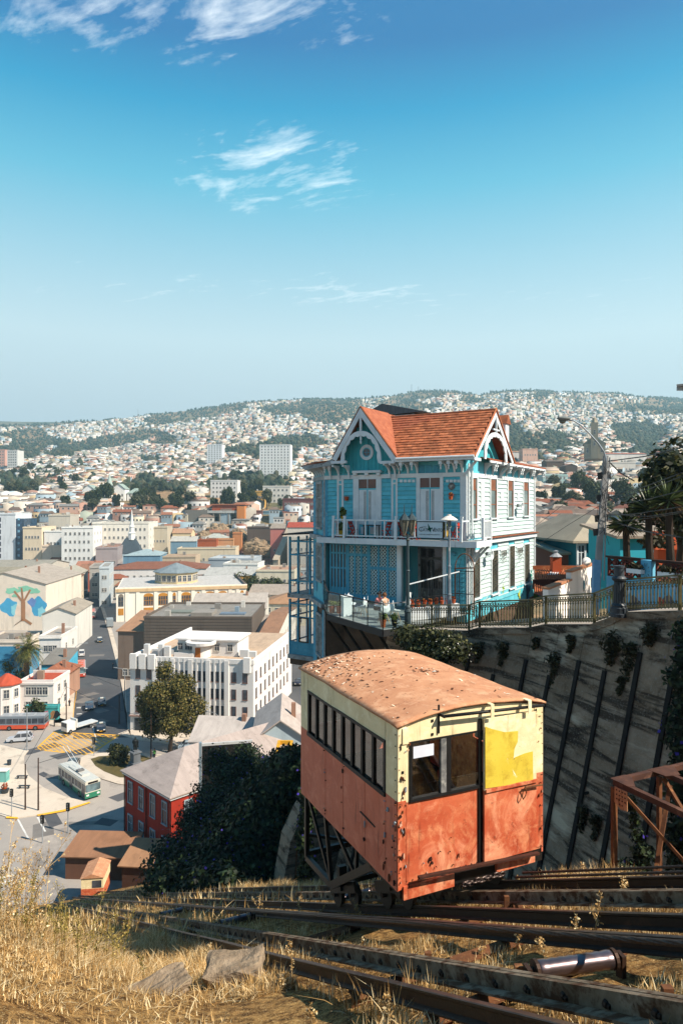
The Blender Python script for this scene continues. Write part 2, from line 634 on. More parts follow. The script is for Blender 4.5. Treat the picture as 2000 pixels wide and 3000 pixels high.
for p,q in((A,B),(B,C_),(C_,D),(D,A)):
 strip(mb,p,q,0.35,ZS+0.008)
N = 9
for k in range(1,2*N):
 a,b = max(0,k-N)/N,min(N,k)/N
 def bil(x,y):
  return(A*(1-x)+B*x)*(1-y)+(D*(1-x)+C_*x)*y
 strip(mb,bil(k/N-a if k<=N else 1,a if k>N else 0),bil(a if k>N else 0,k/N if k<=N else 1),0.17,ZS+0.012)
 k2 = k-N
 x0,y0 =(max(0,k2)/N,max(0,-k2)/N)
 x1,y1 =(min(N,N+k2)/N,min(N,N-k2)/N)
 strip(mb,bil(x0,y0),bil(x1,y1),0.17,ZS+0.016)
tag(mb.build('box_marking',M_YELLOW),kind='structure')
for uv in(((275,2140),(278,2140),(272,2120),(270,2120)),((282,2168),(286,2168),(272,2130),(270,2130)),((50,2400),(56,2400),(86,2455),(80,2455)),((108,2394),(114,2394),(136,2436),(130,2436)),((235,1962),(258,1960),(258,1957),(235,1959)),((258,1858),(268,1858),(268,1856),(258,1856)),((225,2075),(240,2074),(240,2072),(225,2073)),((225,2093),(240,2092),(240,2090),(225,2091)),((-10,2578),(45,2566),(45,2560),(-10,2571)),((-10,2595),(45,2580),(45,2574),(-10,2588))):
 sheet('lane_marking',gp(*uv),M_WHITEP,lift=0.01)
for i,uv in enumerate((((212,2115),(214,2115),(222,2050),(220.5,2050)),((222,2050),(223.4,2050),(229,1965),(228,1965)),((226,1890),(238,1886),(238,1884),(226,1888)),((812,2130),(814,2130),(826,2030),(824.5,2030)))):
 sheet('kerb_line',gp(*uv),M_YELLOW,lift=0.139)
# far hills
SKY_U =[-900,-400,0,150,300,430,560,700,800,900,1000,1100,1200,1300,1400,1500,1600,1700,1800,1900,2000,2400,2900]
SKY_V =[1290,1268,1250,1244,1230,1214,1197,1180,1174,1166,1171,1164,1153,1151,1158,1147,1144,1149,1153,1164,1172,1205,1240]
YL =[60,430,480,520,560,620,760,900,1150,1500,2000,2500,3000]
VL =[0,0,1655,1590,1505,1472,1440,1405,1360,1312,1262,1215,0]
YR_ =[40,70,110,180,260,350,480,620,900,1200,1600,2100,3000]
VR_ =[1860,1820,1745,1660,1585,1520,1450,1400,1345,1298,1245,1195,0]
def terr_z(u,Y):
 u,Y = np.asarray(u,float),np.asarray(Y,float)
 vs = np.interp(u,SKY_U,SKY_V)
 ly = np.log(Y)
 vl = np.interp(ly,np.log(YL[2:-1]),VL[2:-1])
 kl = sstep(math.log(900),math.log(2900),ly)
 vl = vl+(vs-1190)*kl
 vl = np.where(Y>2500,lerp(1215+(vs-1190)*0.9,vs,sstep(2500,3000,Y)),vl)
 zl =(1480-vl)/2000*Y
 zl = np.where(Y<480,ZS-0.4,np.maximum(zl,ZS-0.4))
 vr = np.interp(ly,np.log(YR_[:-1]),VR_[:-1])
 vr = vr+(vs-1150)*sstep(math.log(700),math.log(2300),ly)
 vr = np.where(Y>2100,lerp(1195+(vs-1150)*0.9,vs,sstep(2100,3000,Y)),vr)
 zr = np.maximum((1480-vr)/2000*Y,ZS-0.4)
 w = sstep(1050,1450,u)
 z = zl*(1-w)+zr*w
 amp = 0.012*Y*sstep(700,1600,Y)*(1-0.75*sstep(2300,3000,Y))
 z = z+amp*fbm(u/75+0.0006*Y,Y/900,8,3)
 z = z+0.004*Y*sstep(600,900,Y)*fbm(u/22,Y/260,9,2)*(1-sstep(2400,3000,Y))
 z = z-np.clip(Y-3000,0,None)*0.22
 return z
def terr(u,Y):
 return((u-1000)/2000*Y,Y,terr_z(u,Y))
t = NT('hill_ground')
t.co = t.coord(rnd=False)
c = t.mix(t.ramp(t.noise(0.006,6),0.4,0.6),srgb('#8a7458',0.8),srgb('#6b6a4c',0.7))
c = t.mix(t.ramp(t.noise(0.03,6,0.7),0.45,0.62),c,srgb('#b08a68',0.85))
c = t.mix(t.ramp(t.noise(0.2,4,0.7),0.5,0.7),c,srgb('#3d4630',0.6))
t.color(c)
t.set(0.95,0,0.1)
M_HILL = t.m
us = np.arange(-900,2920,12.0)
Ys = np.concatenate([np.arange(450,640,12),np.geomspace(640,3000,70),[3150,3500,4200]])
tag(grid_obj('hills',us,Ys,lambda U,Y:terr(U,Y),M_HILL),kind='structure')
us2 = np.arange(1050,2920,14.0)
Ys2 = np.concatenate([np.geomspace(72,460,30)])
tag(grid_obj('valley_slope',us2,Ys2,lambda U,Y:terr(U,Y),M_HILL),kind='structure')
t = NT('far_ridge_ground')
t.co = t.coord(rnd=False)
t.color(t.mix(t.ramp(t.noise(0.004,6,0.7),0.4,0.62),srgb('#4d5a45',0.7),srgb('#857a62',0.7)))
t.set(0.95,0,0.1)
us3 = np.arange(-1200,1000,20.0)
def _ridge(U,W):
 Y = lerp(3050,3500,W)
 v = 1233+0.02*np.clip(U,-400,0)*0+np.clip(U-150,0,900)*0.055-4*fbm(U/140,U*0,5,3)
 z = lerp(-46,1,np.sin(W*math.pi/2))*0+(1480-v)/2000*3500*sstep(0,1,W)
 return(U-1000)/2000*Y,Y,z
tag(grid_obj('far_ridge',us3,np.linspace(0,1,12),_ridge,t.m),kind='structure')
# funicular track
M_RAIL = mat('rail_steel',srgb('#2e2725',0.45),srgb('#1f1a19',0.45),rough=0.55,scale=4,stain=srgb('#5d3f30',0.6),sscale=3,metal=0.35,spec=0.5,bump=0.15,bscale=40)
M_RAILTOP = mat('rail_running_face',srgb('#6b5c56',0.7),srgb('#443734',0.6),rough=0.42,scale=5,metal=0.7,spec=0.5)
M_RUSTW = mat('rusty_painted_beam',srgb('#a3917a',0.62),srgb('#7d6b54',0.5),rough=0.8,scale=3,stain=srgb('#5c3a20',0.5),sscale=5,samt=(0.45,0.58),bump=0.25,bscale=30)
M_BOLT = mat('bolt_iron',srgb('#3a2d26',0.5),srgb('#5a4030',0.6),rough=0.6,metal=0.4)
M_RUST = mat('rust_iron',srgb('#8d5a36',0.55),srgb('#5f3b26',0.5),rough=0.85,scale=4,stain=srgb('#b78252',0.6),sscale=4,bump=0.2)
M_CABLE = mat('wire_rope',srgb('#5d4f4a',0.55),srgb('#37302e',0.5),rough=0.5,scale=30,metal=0.6,spec=0.5)
M_SLEEP = mat('sleeper_iron',srgb('#4a3a30',0.5),srgb('#6b4c36',0.55),rough=0.9,scale=3,bump=0.3)
S0,S1 = -3.0,84.0
def rail_profile(mb,y,s0,s1,h=0.17):
 sec =[(-0.065,-h),(0.065,-h),(0.065,-h+0.015),(0.012,-h+0.035),(0.012,-0.045),(0.035,-0.03),(0.035,-0.006),(0.026,0.0),(-0.026,0.0),(-0.035,-0.006),(-0.035,-0.03),(-0.012,-0.045),(-0.012,-h+0.035),(-0.065,-h+0.015)]
 n = len(sec)
 ss_ = list(np.linspace(s0,s1,30))
 vs =[TR(s,y+a,dz=b+0.006*math.sin(s*0.9+y))for s in ss_ for a,b in sec]
 for i in range(len(ss_)-1):
  for k in range(n):
   k2 =(k+1)%n
   mb.f.append((i*n+k,i*n+k2,(i+1)*n+k2,(i+1)*n+k))
   mb.m.append(1 if k in(6,7,8)else 0)
 mb.v = vs
RAILS ={'A':3.18,'G':5.12,'F':5.84,'R':7.62}
LB ={'A':'nearest dark steel rail of the near track, beside the pale broken concrete block','G':'dark steel rail just behind the long single wire rope','F':'dark steel rail under the left wheels of the orange funicular car','R':'farthest steel rail, in front of the tall concrete retaining wall'}
for k,y in RAILS.items():
 mb = MB()
 rail_profile(mb,y,S0,S1)
 o = put('rail',mb.mesh('rail',[M_RAIL,M_RAILTOP]))
 tag(o,LB[k],'rail','funicular rails')
bolt_mb = MB().lathe([(0.03,0),(0.03,0.03),(0.02,0.034),(0.02,0.055),(0.0,0.056)],8)
bolt_me = bolt_mb.mesh('bolt',M_BOLT)
def bolted_beam(y,label,s_b0,s_b1):
 t_ = thing('bolted_beam',label,'beam',TR(8,y),0,'bolted beams between the rails')
 o0 = Vector(t_.location)
 mb = MB()
 for i in range(16):
  a,b = lerp(S0,60,i/16),lerp(S0,60,(i+1)/16)
  mb.bar(TR(a,y,dz=-0.06)-o0,TR(b-0.004,y,dz=-0.06)-o0,0.05,0.14)
 mb.build('web',M_RUSTW,t_)
 mb = MB()
 mb.bar(TR(S0,y+0.055,dz=0.016)-o0,TR(60,y+0.055,dz=0.016)-o0,0.055,0.012)
 mb.bar(TR(S0,y-0.09,dz=-0.135)-o0,TR(60,y-0.09,dz=-0.135)-o0,0.12,0.02)
 mb.build('flange',M_RUSTW,t_)
 s = s_b0
 while s<s_b1:
  b = put('bolt',bolt_me,t_,TR(s,y-0.026,dz=-0.07)-o0)
  b.rotation_euler =(math.radians(90),0,math.radians(25))
  s+=0.42
 return t_
bolted_beam(3.76,'rust-streaked pale beam with bolts between the two nearest rails',1.5,26)
bolted_beam(6.72,'rust-streaked pale beam with bolts running under the orange funicular car',3.0,30)
def wire_rope(y,dz,label,s0,s1,r=0.022,droop=0.0):
 mb = MB()
 nst = 5
 L = s1-s0
 for k in range(nst):
  pts =[]
  n = int(L*14)if L<24 else 330
  for i in range(n+1):
   w =(i/n)**1.6
   s = s0+L*w
   a = 2*math.pi*(k/nst+s/0.16)
   a = a if s<11 else 2*math.pi*k/nst
   p = TR(s,y,dz=dz-droop*math.sin(math.pi*w))
   pts.append(p+Vector((DY,-DX,0))*(math.cos(a)*r*0.62)+Vector((0,0,1))*(math.sin(a)*r*0.62))
  mb.tube(pts,r*0.55,5)
 return tag(mb.build('wire_rope',M_CABLE,smooth=True),label,'wire rope','haulage ropes')
wire_rope(4.62,0.10,'single twisted wire rope over the shiny roller on the near track',S0,60,0.026)
wire_rope(7.05,0.16,'nearer of two wire ropes pulling the orange funicular car',S0,8.6,0.02)
wire_rope(7.18,0.20,'farther of two wire ropes pulling the orange funicular car',S0,8.6,0.02)
M_ROLL = mat('polished_roller',srgb('#8f7f80',0.8),srgb('#5c4b4c',0.7),rough=0.3,scale=3,metal=0.85,spec=0.5,stretch=(0.3,0.3,6))
for i,(s,y,lab)in enumerate(((4.6,4.42,'shiny steel rope roller lying between the rails in the near foreground'),(15.5,4.5,'small rope roller farther down the near track in the grass'),(23.0,4.5,'farthest small rope roller, near where the rails disappear downhill'),(14.0,6.9,'rope roller in the grass below the funicular car'))):
 p = TR(s,y,dz=-0.09)
 t_ = thing('rope_roller',lab,'roller',p,math.radians(25-(14 if i==0 else 0)),'rope rollers')
 mb = MB()
 prof =[(0.0,-0.36),(0.072,-0.36),(0.078,-0.34)]+[(0.075+0.003*((k%2)*2-1),-0.34+0.68*k/16)for k in range(1,16)]+[(0.078,0.34),(0.072,0.36),(0.0,0.36)]
 mb.lathe(prof,18)
 for q,vv in enumerate(mb.v):
  mb.v[q] =(vv[2],vv[1],vv[0])
 mb.build('drum',M_ROLL,t_,smooth=True)
 for sx in(-1,1):
  mb = MB()
  mb.lathe([(0.0,0.0),(0.088,0.0),(0.088,0.03),(0.03,0.035),(0.03,0.11),(0.0,0.11)],14)
  for q,vv in enumerate(mb.v):
   mb.v[q] =(sx*(0.36+vv[2]),vv[1],vv[0])
  mb.build('flange',M_BOLT,t_)
  MB().box(sx*0.45-0.02,sx*0.45+0.02,-0.05,0.05,-0.2,0.04).build('bearing',M_BOLT,t_)
for i,s in enumerate((3.35,4.9,6.4,8.2,10.6,13.2,16.2,19.6,23.5)):
 y0,y1 =(3.1,5.3)if i%2==0 or i<3 else(5.6,7.9)
 if i in(3,5):
  y0,y1 = 5.6,7.9
 p = TR(s,(y0+y1)/2,dz=-0.22)
 names =['nearest rusty cross tie at the right edge below the roller','rusty cross tie just past the shiny roller','rusty cross tie before the thick grass tuft between the near rails','rusty cross tie on the far track beside the car','rusty cross tie beside the broken concrete block','rusty cross tie under the funicular car','rusty cross tie left of the funicular car wheels','small rusty cross tie where the rails begin to run together','last visible cross tie before the rails dip out of sight']
 t_ = thing('cross_tie',names[i],'tie',p,0,'rusty cross ties')
 mb = MB()
 mb.bar(TR(s,y0,dz=-0.215)-p,TR(s,y1,dz=-0.215)-p,0.16,0.015)
 mb.build('top_plate',M_RUST,t_)
 mb = MB()
 mb.bar(TR(s,y0,dz=-0.30)-p,TR(s,y1,dz=-0.30)-p,0.02,0.17)
 mb.build('web',M_RUST,t_)
 if i<4:
  mb = MB()
  q = TR(s-0.05,y0+0.9,dz=-0.2)-p
  mb.bar(q,q+Vector((0,0,0.2)),0.07,0.05)
  mb.build('bracket',M_RUST,t_)
# broken concrete blocks beside the rail
M_CONCB = mat('broken_concrete',srgb('#a8947c',0.68),srgb('#85725c',0.58),rough=0.95,scale=5,stain=srgb('#b8a488',0.65),sscale=6,bump=0.9,bscale=18,bdist=0.04)
def rock(name,label,p,size,rz,seed,tilt=0.0):
 import bmesh
 g = np.random.default_rng(seed)
 bm = bmesh.new()
 bmesh.ops.create_cube(bm,size=1.0)
 bmesh.ops.subdivide_edges(bm,edges=bm.edges[:],cuts=7,use_grid_fill=True)
 for v in bm.verts:
  c0 = np.array(v.co)
  n_ = fbm(c0[0]*5+c0[2]*3,c0[1]*5-c0[2]*2,seed,4)
  r = 1+0.1*n_
  if c0[2]<0.1:
   r*=1-0.22*abs(fbm(c0[0]*9,c0[1]*9+c0[2]*7,seed+1,3))
  ax = np.abs(c0)
  k =(np.sort(ax)[1]>0.42)*0.06
  v.co = Vector(c0*(r-k)*np.array(size))+Vector((0,0,0.04*n_))
 me = bpy.data.meshes.new(name)
 bm.to_mesh(me)
 bm.free()
 me.materials.append(M_CONCB)
 o = put(name,me,None,p,rz)
 o.rotation_euler =(tilt,math.radians(-12),rz)
 return tag(o,label,'rock')
def on_hill(s,y,dz=0.0):
 return TR(s,y,float(hill_z(s,y))+dz)
rock('concrete_block','pale broken concrete block lying against the nearest rail',on_hill(8.9,2.6,0.16),(0.78,0.5,0.36),math.radians(-4),3,0.1)
rock('concrete_slab','flat concrete slab half buried in dry grass left of the broken block',on_hill(8.7,1.5,0.04),(0.85,0.45,0.15),math.radians(30),5,0.05)
rock('stone','small pale stone in the dry grass at lower left',on_hill(7.2,-0.6,0.05),(0.3,0.22,0.14),0.6,8)
# funicular car
CAR = Vector((0.874,10.72,-6.06))
CRZ = math.atan2(0.4226,0.9063)
CEX,CEY = Vector((0.9063,0.4226,0)),Vector((-0.4226,0.9063,0))
def ray(u,v):
 return Vector(((u-1000)/2000,1.0,(1480-v)/2000))
def on_plane(u,v,o,n):
 r = ray(u,v)
 return r*(o.dot(n)/r.dot(n))
def cf(zx,zy,off=0.0):
 p = on_plane(860+zx*0.4974,1850+zy*0.4974,CAR+CEY*off,CEY)-CAR
 return p.dot(CEX),p.z
def cl(zx,zy):
 p = on_plane(860+zx*0.4974,1850+zy*0.4974,CAR,CEX)-CAR
 return p.dot(CEY),p.z
def paint(name,c1,c2,c3,stain,samt=(0.6,0.72),light=None,lamt=(0.55,0.75),rough=0.6,bump=0.15):
 t = NT(name)
 t.co = t.coord(rnd=False)
 c = t.mix(t.ramp(t.noise(1.3,6,0.65),0.35,0.65),c1,c2)
 c = t.mix(t.ramp(t.noise(3.4,7,0.7,None,0.4),0.5,0.68),c,c3)
 if light:
  v = t.coord(scale=(1.2,1.2,0.9),rnd=False)
  c = t.mix(t.ramp(t.noise(1.6,6,0.7,v,0.8),lamt[0],lamt[1]),c,light)
 c = t.mix(t.ramp(t.noise(6.5,7,0.75,None,0.2),samt[0],samt[1]),c,stain)
 v = t.coord(scale=(5,5,0.45),rnd=False)
 c = t.mix(t.ramp(t.noise(1.6,6,0.7,v),0.58,0.8),c,tuple(x*0.75 for x in stain))
 c = t.mix(t.ramp(t.noise(45,3,0.6),0.68,0.74),c,tuple(x*0.35 for x in stain))
 t.color(c)
 t.bump(t.noise(2.2,5,0.5),bump,0.05)
 t.set(rough,0,0.35)
 MATS[name] = t.m
 return t.m
M_CRED = paint('car_red_front',srgb('#cf6a45',0.78),srgb('#bd4e2e',0.7),srgb('#d98a60',0.82),srgb('#5c2a1c',0.6),light=srgb('#e6a27c',0.9),lamt=(0.5,0.72),samt=(0.6,0.74),bump=0.4)
M_CRED_LIFT = paint('car_red_side_lifted',srgb('#cb7054',1.0),srgb('#bd6248',1.0),srgb('#d47e62',1.0),srgb('#4b261d',0.6),samt=(0.72,0.8),bump=0.22)  # side red lightened in its colour, standing in for fill light in shade
M_CCREAM = paint('car_cream',srgb('#ead9ad',0.9),srgb('#dfcb9c',0.85),srgb('#efe2bd',0.95),srgb('#6d5a3c',0.7),samt=(0.7,0.78))
M_CYEL = paint('car_yellow_patch',srgb('#dcc038',0.75),srgb('#e2ca4c',0.78),srgb('#cfae34',0.7),srgb('#8f8a30',0.7),light=srgb('#efe2bd',0.95),lamt=(0.63,0.67),samt=(0.68,0.78))
M_CROOF = paint('car_roof',srgb('#d39a72',0.72),srgb('#c48660',0.66),srgb('#dcaa84',0.76),srgb('#7c4a2e',0.5),samt=(0.58,0.74),bump=0.3,rough=0.85)
M_CBLK = mat('car_black_frame',srgb('#2b2a2a',0.5),srgb('#1e1d1e',0.5),rough=0.5,scale=4,stain=srgb('#5a5046',0.6),sscale=6,samt=(0.66,0.75))
M_CDARK = mat('car_interior',srgb('#4b3a2c',0.55),srgb('#35291f',0.5),rough=0.8,scale=2)
M_CGRN = mat('car_tar',srgb('#171615',0.5),srgb('#262322',0.5),rough=0.45,scale=5,spec=0.5)
M_PANE = clear_glass('car_pane',(0.84,0.85,0.83),0.07)
M_PAPER = mat('white_paper',srgb('#dfe0ea',0.9),srgb('#cfd2de',0.85))
M_GREYW = mat('weathered_grey_wood',srgb('#8b8a88',0.7),srgb('#5c5c5e',0.6),scale=6,stain=srgb('#d9d6c8',0.8),sscale=4)
W,L,H = 2.92,4.10,2.60
M_RDK = mat('dark_rust_bar',srgb('#5d3426',0.5),srgb('#3a241d',0.45),rough=0.7,scale=5)
car = thing('funicular_car','weathered orange and cream funicular car with rusty pink roof on the steep rails','funicular car',CAR,CRZ)
zsp = 1.40
rv_ = MB()
for k in range(26):
 for zz in(0.12,zsp-0.04):
  xx = 0.05+k*(W-0.1)/25
  rv_.box(xx-0.006,xx+0.006,-0.02,0.0,zz-0.006,zz+0.006)
for k in range(14):
 zz = 0.1+k*0.18
 for xx in(0.03,W-0.03):
  rv_.box(xx-0.005,xx+0.005,-0.022,0.0,zz-0.005,zz+0.005)
 rv_.box(-0.012,0.0,0.04,0.056,zz-0.008,zz+0.008)
tag(rv_.build('rivets',M_RDK,car),kind='stuff')
# left side (x = 0): red sheets, cream frieze, window band
y0w,ztop = cl(540,640)[0],2.25
y1w = cl(85,330)[0]
seams =[0.0,cl(540,1300)[0],cl(418,1100)[0],cl(290,900)[0],cl(187,800)[0],L]
def sheet_panel(x0,x1,z0,z1,axis,at,th,m,name,parent,seed,n=7,warp=0.016,gap=0.008):
 mb = MB()
 nz = max(3,int((z1-z0)/0.2))
 vs =[]
 for side in(0,1):
  for i in range(n+1):
   for j in range(nz+1):
    a = lerp(x0+gap,x1-gap,i/n)
    z = lerp(z0,z1,j/nz)
    d = warp*float(fbm(a*3.1+seed,z*2.3,seed,3))*math.sin(math.pi*min(1,max(0,i/n)))if side==0 else 0
    q = at-(d if side==0 else 0)+(th if side else 0)
    vs.append((q,a,z)if axis=='x' else(a,q,z))
 fs =[]
 st = nz+1
 off =(n+1)*st
 for i in range(n):
  for j in range(nz):
   k = i*st+j
   fs.append((k,k+st,k+st+1,k+1))
   fs.append((off+k,off+k+1,off+k+st+1,off+k+st))
 for i in range(n):
  for j in(0,nz):
   k = i*st+j
   fs.append((k,off+k,off+k+st,k+st))
 for j in range(nz):
  for i in(0,n):
   k = i*st+j
   fs.append((k,k+1,off+k+1,off+k))
 mb.add(vs,fs)
 return mb.build(name,m,parent,smooth=False)
for i in range(5):
 a,b = seams[i],seams[i+1]
 zb = lerp(0.0,0.0,a)
 sheet_panel(a,b,-0.02,zsp if i else zsp,'x',0.0,0.03,M_CRED_LIFT,'side_sheet',car,20+i)
sheet_panel(0.0,y0w,zsp,H,'x',0.002,0.03,M_CCREAM,'side_frieze',car,31)
sheet_panel(y1w,L,zsp,H,'x',0.002,0.03,M_CCREAM,'side_frieze',car,32)
sheet_panel(y0w,y1w,ztop,H,'x',0.002,0.03,M_CCREAM,'side_frieze',car,33,n=14)
fr = MB()
fr.box(-0.03,0.05,y0w,y1w,zsp-0.07,zsp)
fr.box(-0.02,0.05,y0w,y1w,ztop-0.05,ztop)
wf = fr.build('window_frame',M_CBLK,car)
nP = 8
for i in range(nP+1):
 y = lerp(y0w+0.03,y1w-0.03,i/nP)
 MB().box(-0.012,0.045,y-0.035,y+0.035,zsp+0.001,ztop-0.051).build('mullion',M_CBLK,wf)
for i in range(nP):
 a,b = lerp(y0w+0.03,y1w-0.03,i/nP)+0.036,lerp(y0w+0.03,y1w-0.03,(i+1)/nP)-0.036
 MB().box(0.018,0.022,a,b,zsp+0.001,ztop-0.052).build('pane',M_PANE,wf)
MB().bar((-0.012,cl(395,1060)[0],cl(395,1060)[1]),(-0.012,cl(480,1150)[0],cl(480,1150)[1]),0.015,0.02).build('side_hook',M_CBLK,car)
# right side and far end (seen through the windows)
for xx,nm in((W-0.03,'right_side'),):
 mb = MB()
 mb.box(xx,xx+0.03,0.0,L,0,zsp)
 mb.box(xx,xx+0.03,0.0,L,ztop,H)
 for y in(0.0,1.0,2.0,3.0,L-0.3):
  mb.box(xx,xx+0.03,y,y+0.3,zsp,ztop)
 mb.build(nm,M_CRED_LIFT,car)
mb = MB()
mb.box(0.03,W-0.03,L-0.03,L,0,zsp)
mb.box(0.03,W-0.03,L-0.03,L,ztop,H)
for x in(0.03,0.95,1.85,W-0.33):
 mb.box(x,x+0.3,L-0.03,L,zsp,ztop)
mb.build('far_end',M_CRED_LIFT,car)
MB().box(0.03,W-0.03,0.03,L-0.03,0.02,0.08).build('floor',M_CDARK,car)
for y,nm in((1.0,'bench'),(2.9,'bench')):
 mb = MB().box(0.25,W-0.25,y,y+0.4,0.45,0.5)
 mb.box(0.25,W-0.25,y+0.36,y+0.4,0.5,0.95)
 mb.box(0.3,0.36,y,y+0.36,0.08,0.45).box(W-0.36,W-0.3,y,y+0.36,0.08,0.45)
 mb.build(nm,M_CDARK,car)
# front (y = 0)
xw0,xw1 = cf(690,800)[0],cf(1100,800)[0]
zw0,zw1 = cf(690,985)[1],cf(690,660)[1]
xd0,xd1 = cf(1102,900)[0],cf(1410,900)[0]
xm0,xm1 = cf(862,800)[0],cf(918,800)[0]
xc0,xc1 = cf(662,800)[0],cf(1412,900)[0]
sheet_panel(0.0,xc0,0.0,zsp,'y',-0.012,0.03,M_CRED,'corner_sheet',car,41,n=4,warp=0.02)
sheet_panel(0.0,xc0,zsp,H-0.02,'y',-0.012,0.03,M_CCREAM,'corner_sheet',car,42,n=4)
sheet_panel(xc0,xd0,0.06,zw0-0.05,'y',0.0,0.03,M_CRED,'front_sheet',car,43,n=10,warp=0.018)
sheet_panel(xd0,W,0.06,zsp,'y',0.012,0.03,M_CRED,'front_sheet',car,44,n=10)
sheet_panel(xc1,W,0.1,zsp,'y',-0.01,0.02,M_CRED,'corner_sheet',car,45,n=5,warp=0.05)
sheet_panel(xc1,W,zsp,H-0.02,'y',-0.01,0.02,M_CCREAM,'corner_sheet',car,46,n=4)
CR = 0.21
def crown(x,y=0.0):
 return CR*(1-((x-W/2)/(W/2))**2)*(0.72+0.28*min(1,y/2.0))
n = 16
poly =[(xc0,zw1+0.02)]+[(W-0.01,zw1+0.02)]+[(lerp(W-0.01,xc0,k/n),H-0.03+crown(lerp(W-0.01,xc0,k/n)))for k in range(n+1)]
MB().prism(poly,0.002,0.03,'y').build('head_panel',M_CCREAM,car)
MB().prism([(0.0,H-0.021),(xc0,H-0.021),(xc0,H-0.03+crown(xc0)),(0.0,H-0.02)],-0.008,0.02,'y').build('head_panel',M_CCREAM,car)
MB().box(xc0,xw0-0.03,0.004,0.03,zsp-0.06,zw1+0.02).build('window_jamb',M_CCREAM,car)
fr = MB()
fr.box(xw0-0.03,xd0,-0.03,0.03,zw0-0.05,zw0)
fr.box(xw0-0.03,xd0,-0.018,0.03,zw1,zw1+0.03)
fr.box(xw0-0.03,xw0+0.012,-0.02,0.03,zw0+0.001,zw1-0.001)
fwin = fr.build('window_frame',M_CBLK,car)
MB().box(xm0,xm0+0.1,-0.03,0.03,zw0+0.002,zw1-0.002).build('mullion',M_GREYW,fwin)
MB().box(xm0+0.102,xm1+0.02,-0.012,0.03,zw0+0.002,zw1-0.002).build('mullion',M_CBLK,fwin)
MB().box(xw0+0.013,xm0-0.001,0.012,0.016,zw0+0.001,zw1-0.001).build('pane',M_PANE,fwin)
MB().box(xm1+0.021,xd0-0.05,0.012,0.016,zw0+0.001,zw1-0.001).build('pane',M_PANE,fwin)
a,b = cf(705,750),cf(825,660)
MB().box(a[0],b[0],0.004,0.008,a[1],b[1]).build('paper_sheet',M_PAPER,car)
zd0,zd1 = 0.12,cf(1105,510)[1]
zds = cf(1120,925)[1]
door = sheet_panel(xd0,xd1,zd0,zds,'y',-0.085,0.04,M_CRED,'door',car,51,n=8,warp=0.01)
sheet_panel(xd0,xd1,zds+0.002,zd1,'y',-0.085,0.04,M_CCREAM,'door_upper_panel',door,52,n=8,warp=0.008)
pts =[cf(*q,off=-0.09)for q in((1114,560),(1160,572),(1240,592),(1318,585),(1315,650),(1296,690),(1290,760),(1300,740),(1360,716),(1404,705),(1406,872),(1330,885),(1250,905),(1118,925))]
pts =[(min(max(p[0],xd0+0.012),xd1-0.012),min(max(p[1],zds+0.008),zd1-0.02))for p in pts]
mb = MB()
mb.prism(pts,-0.102,-0.097,'y')
mb.build('yellow_repaint',M_CYEL,door)
MB().bar((lerp(xd0,xd1,0.02),-0.105,zds),(xd1,-0.105,zds),0.03,0.05).build('door_band',M_CRED,door)
a,b = cf(1330,900),cf(1430,885)
MB().tube([(a[0],-0.14,a[1]),(b[0],-0.14,b[1])],0.016,8).build('door_handle',M_RUST,door)
pts =[Vector((lerp(a[0],a[0]-0.03,k/6)+0.05*math.sin(math.pi*k/6)-0.02,-0.15,a[1]-0.19*k/6))for k in range(7)]
pts2 = pts+[Vector((a[0]-0.07,-0.15,a[1]-0.15)),Vector((a[0]-0.06,-0.15,a[1]-0.08)),Vector((a[0]-0.02,-0.15,a[1]))]
MB().tube(pts2,0.01,6).build('door_loop',M_RUST,door)
a,b = cf(885,500,-0.12),cf(1470,435,-0.12)
MB().tube([(a[0],-0.12,a[1]),(b[0],-0.12,b[1])],0.026,10).build('door_rod',M_CBLK,car,smooth=True)
for zx,h1 in((880,0.42),(1160,0.24),(1380,0.22)):
 q = cf(zx,500-(zx-880)*0.11,-0.12)
 mb = MB().box(q[0]-0.035,q[0]+0.035,-0.165,-0.155,q[1]-0.1,q[1]+0.12)
 mb.box(q[0]-0.035,q[0]+0.035,-0.155,0.0,q[1]+0.11,q[1]+0.125)
 if zx==880:
  mb = MB().box(q[0]-0.03,q[0]-0.005,-0.03,-0.004,q[1]-0.3,q[1]+0.16).box(q[0]-0.012,q[0]+0.012,-0.16,-0.02,q[1]-0.02,q[1]+0.02)
 mb.build('rod_bracket',M_CCREAM if zx>900 else M_CBLK,car)
q = cf(1440,500)
MB().box(q[0]-0.06,q[0]+0.06,-0.03,-0.012,q[1]+0.02,q[1]+0.06).box(q[0]-0.06,q[0]-0.03,-0.029,-0.012,q[1]-0.12,q[1]+0.019).build('corner_plate',M_CCREAM,car)
q = cf(655,600)
MB().box(q[0]-0.06,q[0]+0.05,-0.035,-0.0121,q[1]-0.16,q[1]+0.09).build('corner_plate',M_CCREAM,car)
MB().box(xd0-0.06,xd0-0.004,-0.03,0.0,0.1,zd1).build('door_post',M_CBLK,car)
for q_ in((815,525),(815,605),(640,830)):
 q = cf(*q_)
 MB().box(q[0]-0.02,q[0]+0.02,-0.012,0.001,q[1]-0.02,q[1]+0.02).build('fixing',M_CBLK,car)
a,b = cf(735,1450,-0.15),cf(1440,1305,-0.15)
MB().bar((a[0],-0.15,a[1]),(b[0],-0.15,b[1]),0.07,0.035).build('step_bar',M_RDK,car)
for k in(0.06,0.25,0.6,0.93):
 MB().bar((lerp(a[0],b[0],k),-0.14,lerp(a[1],b[1],k)),(lerp(a[0],b[0],k),0.05,lerp(a[1],b[1],k)-0.13),0.03).build('step_bracket',M_CGRN,car)
MB().box(0.05,W,0.02,0.12,-0.16,0.05).build('sill_beam',M_CGRN,car)
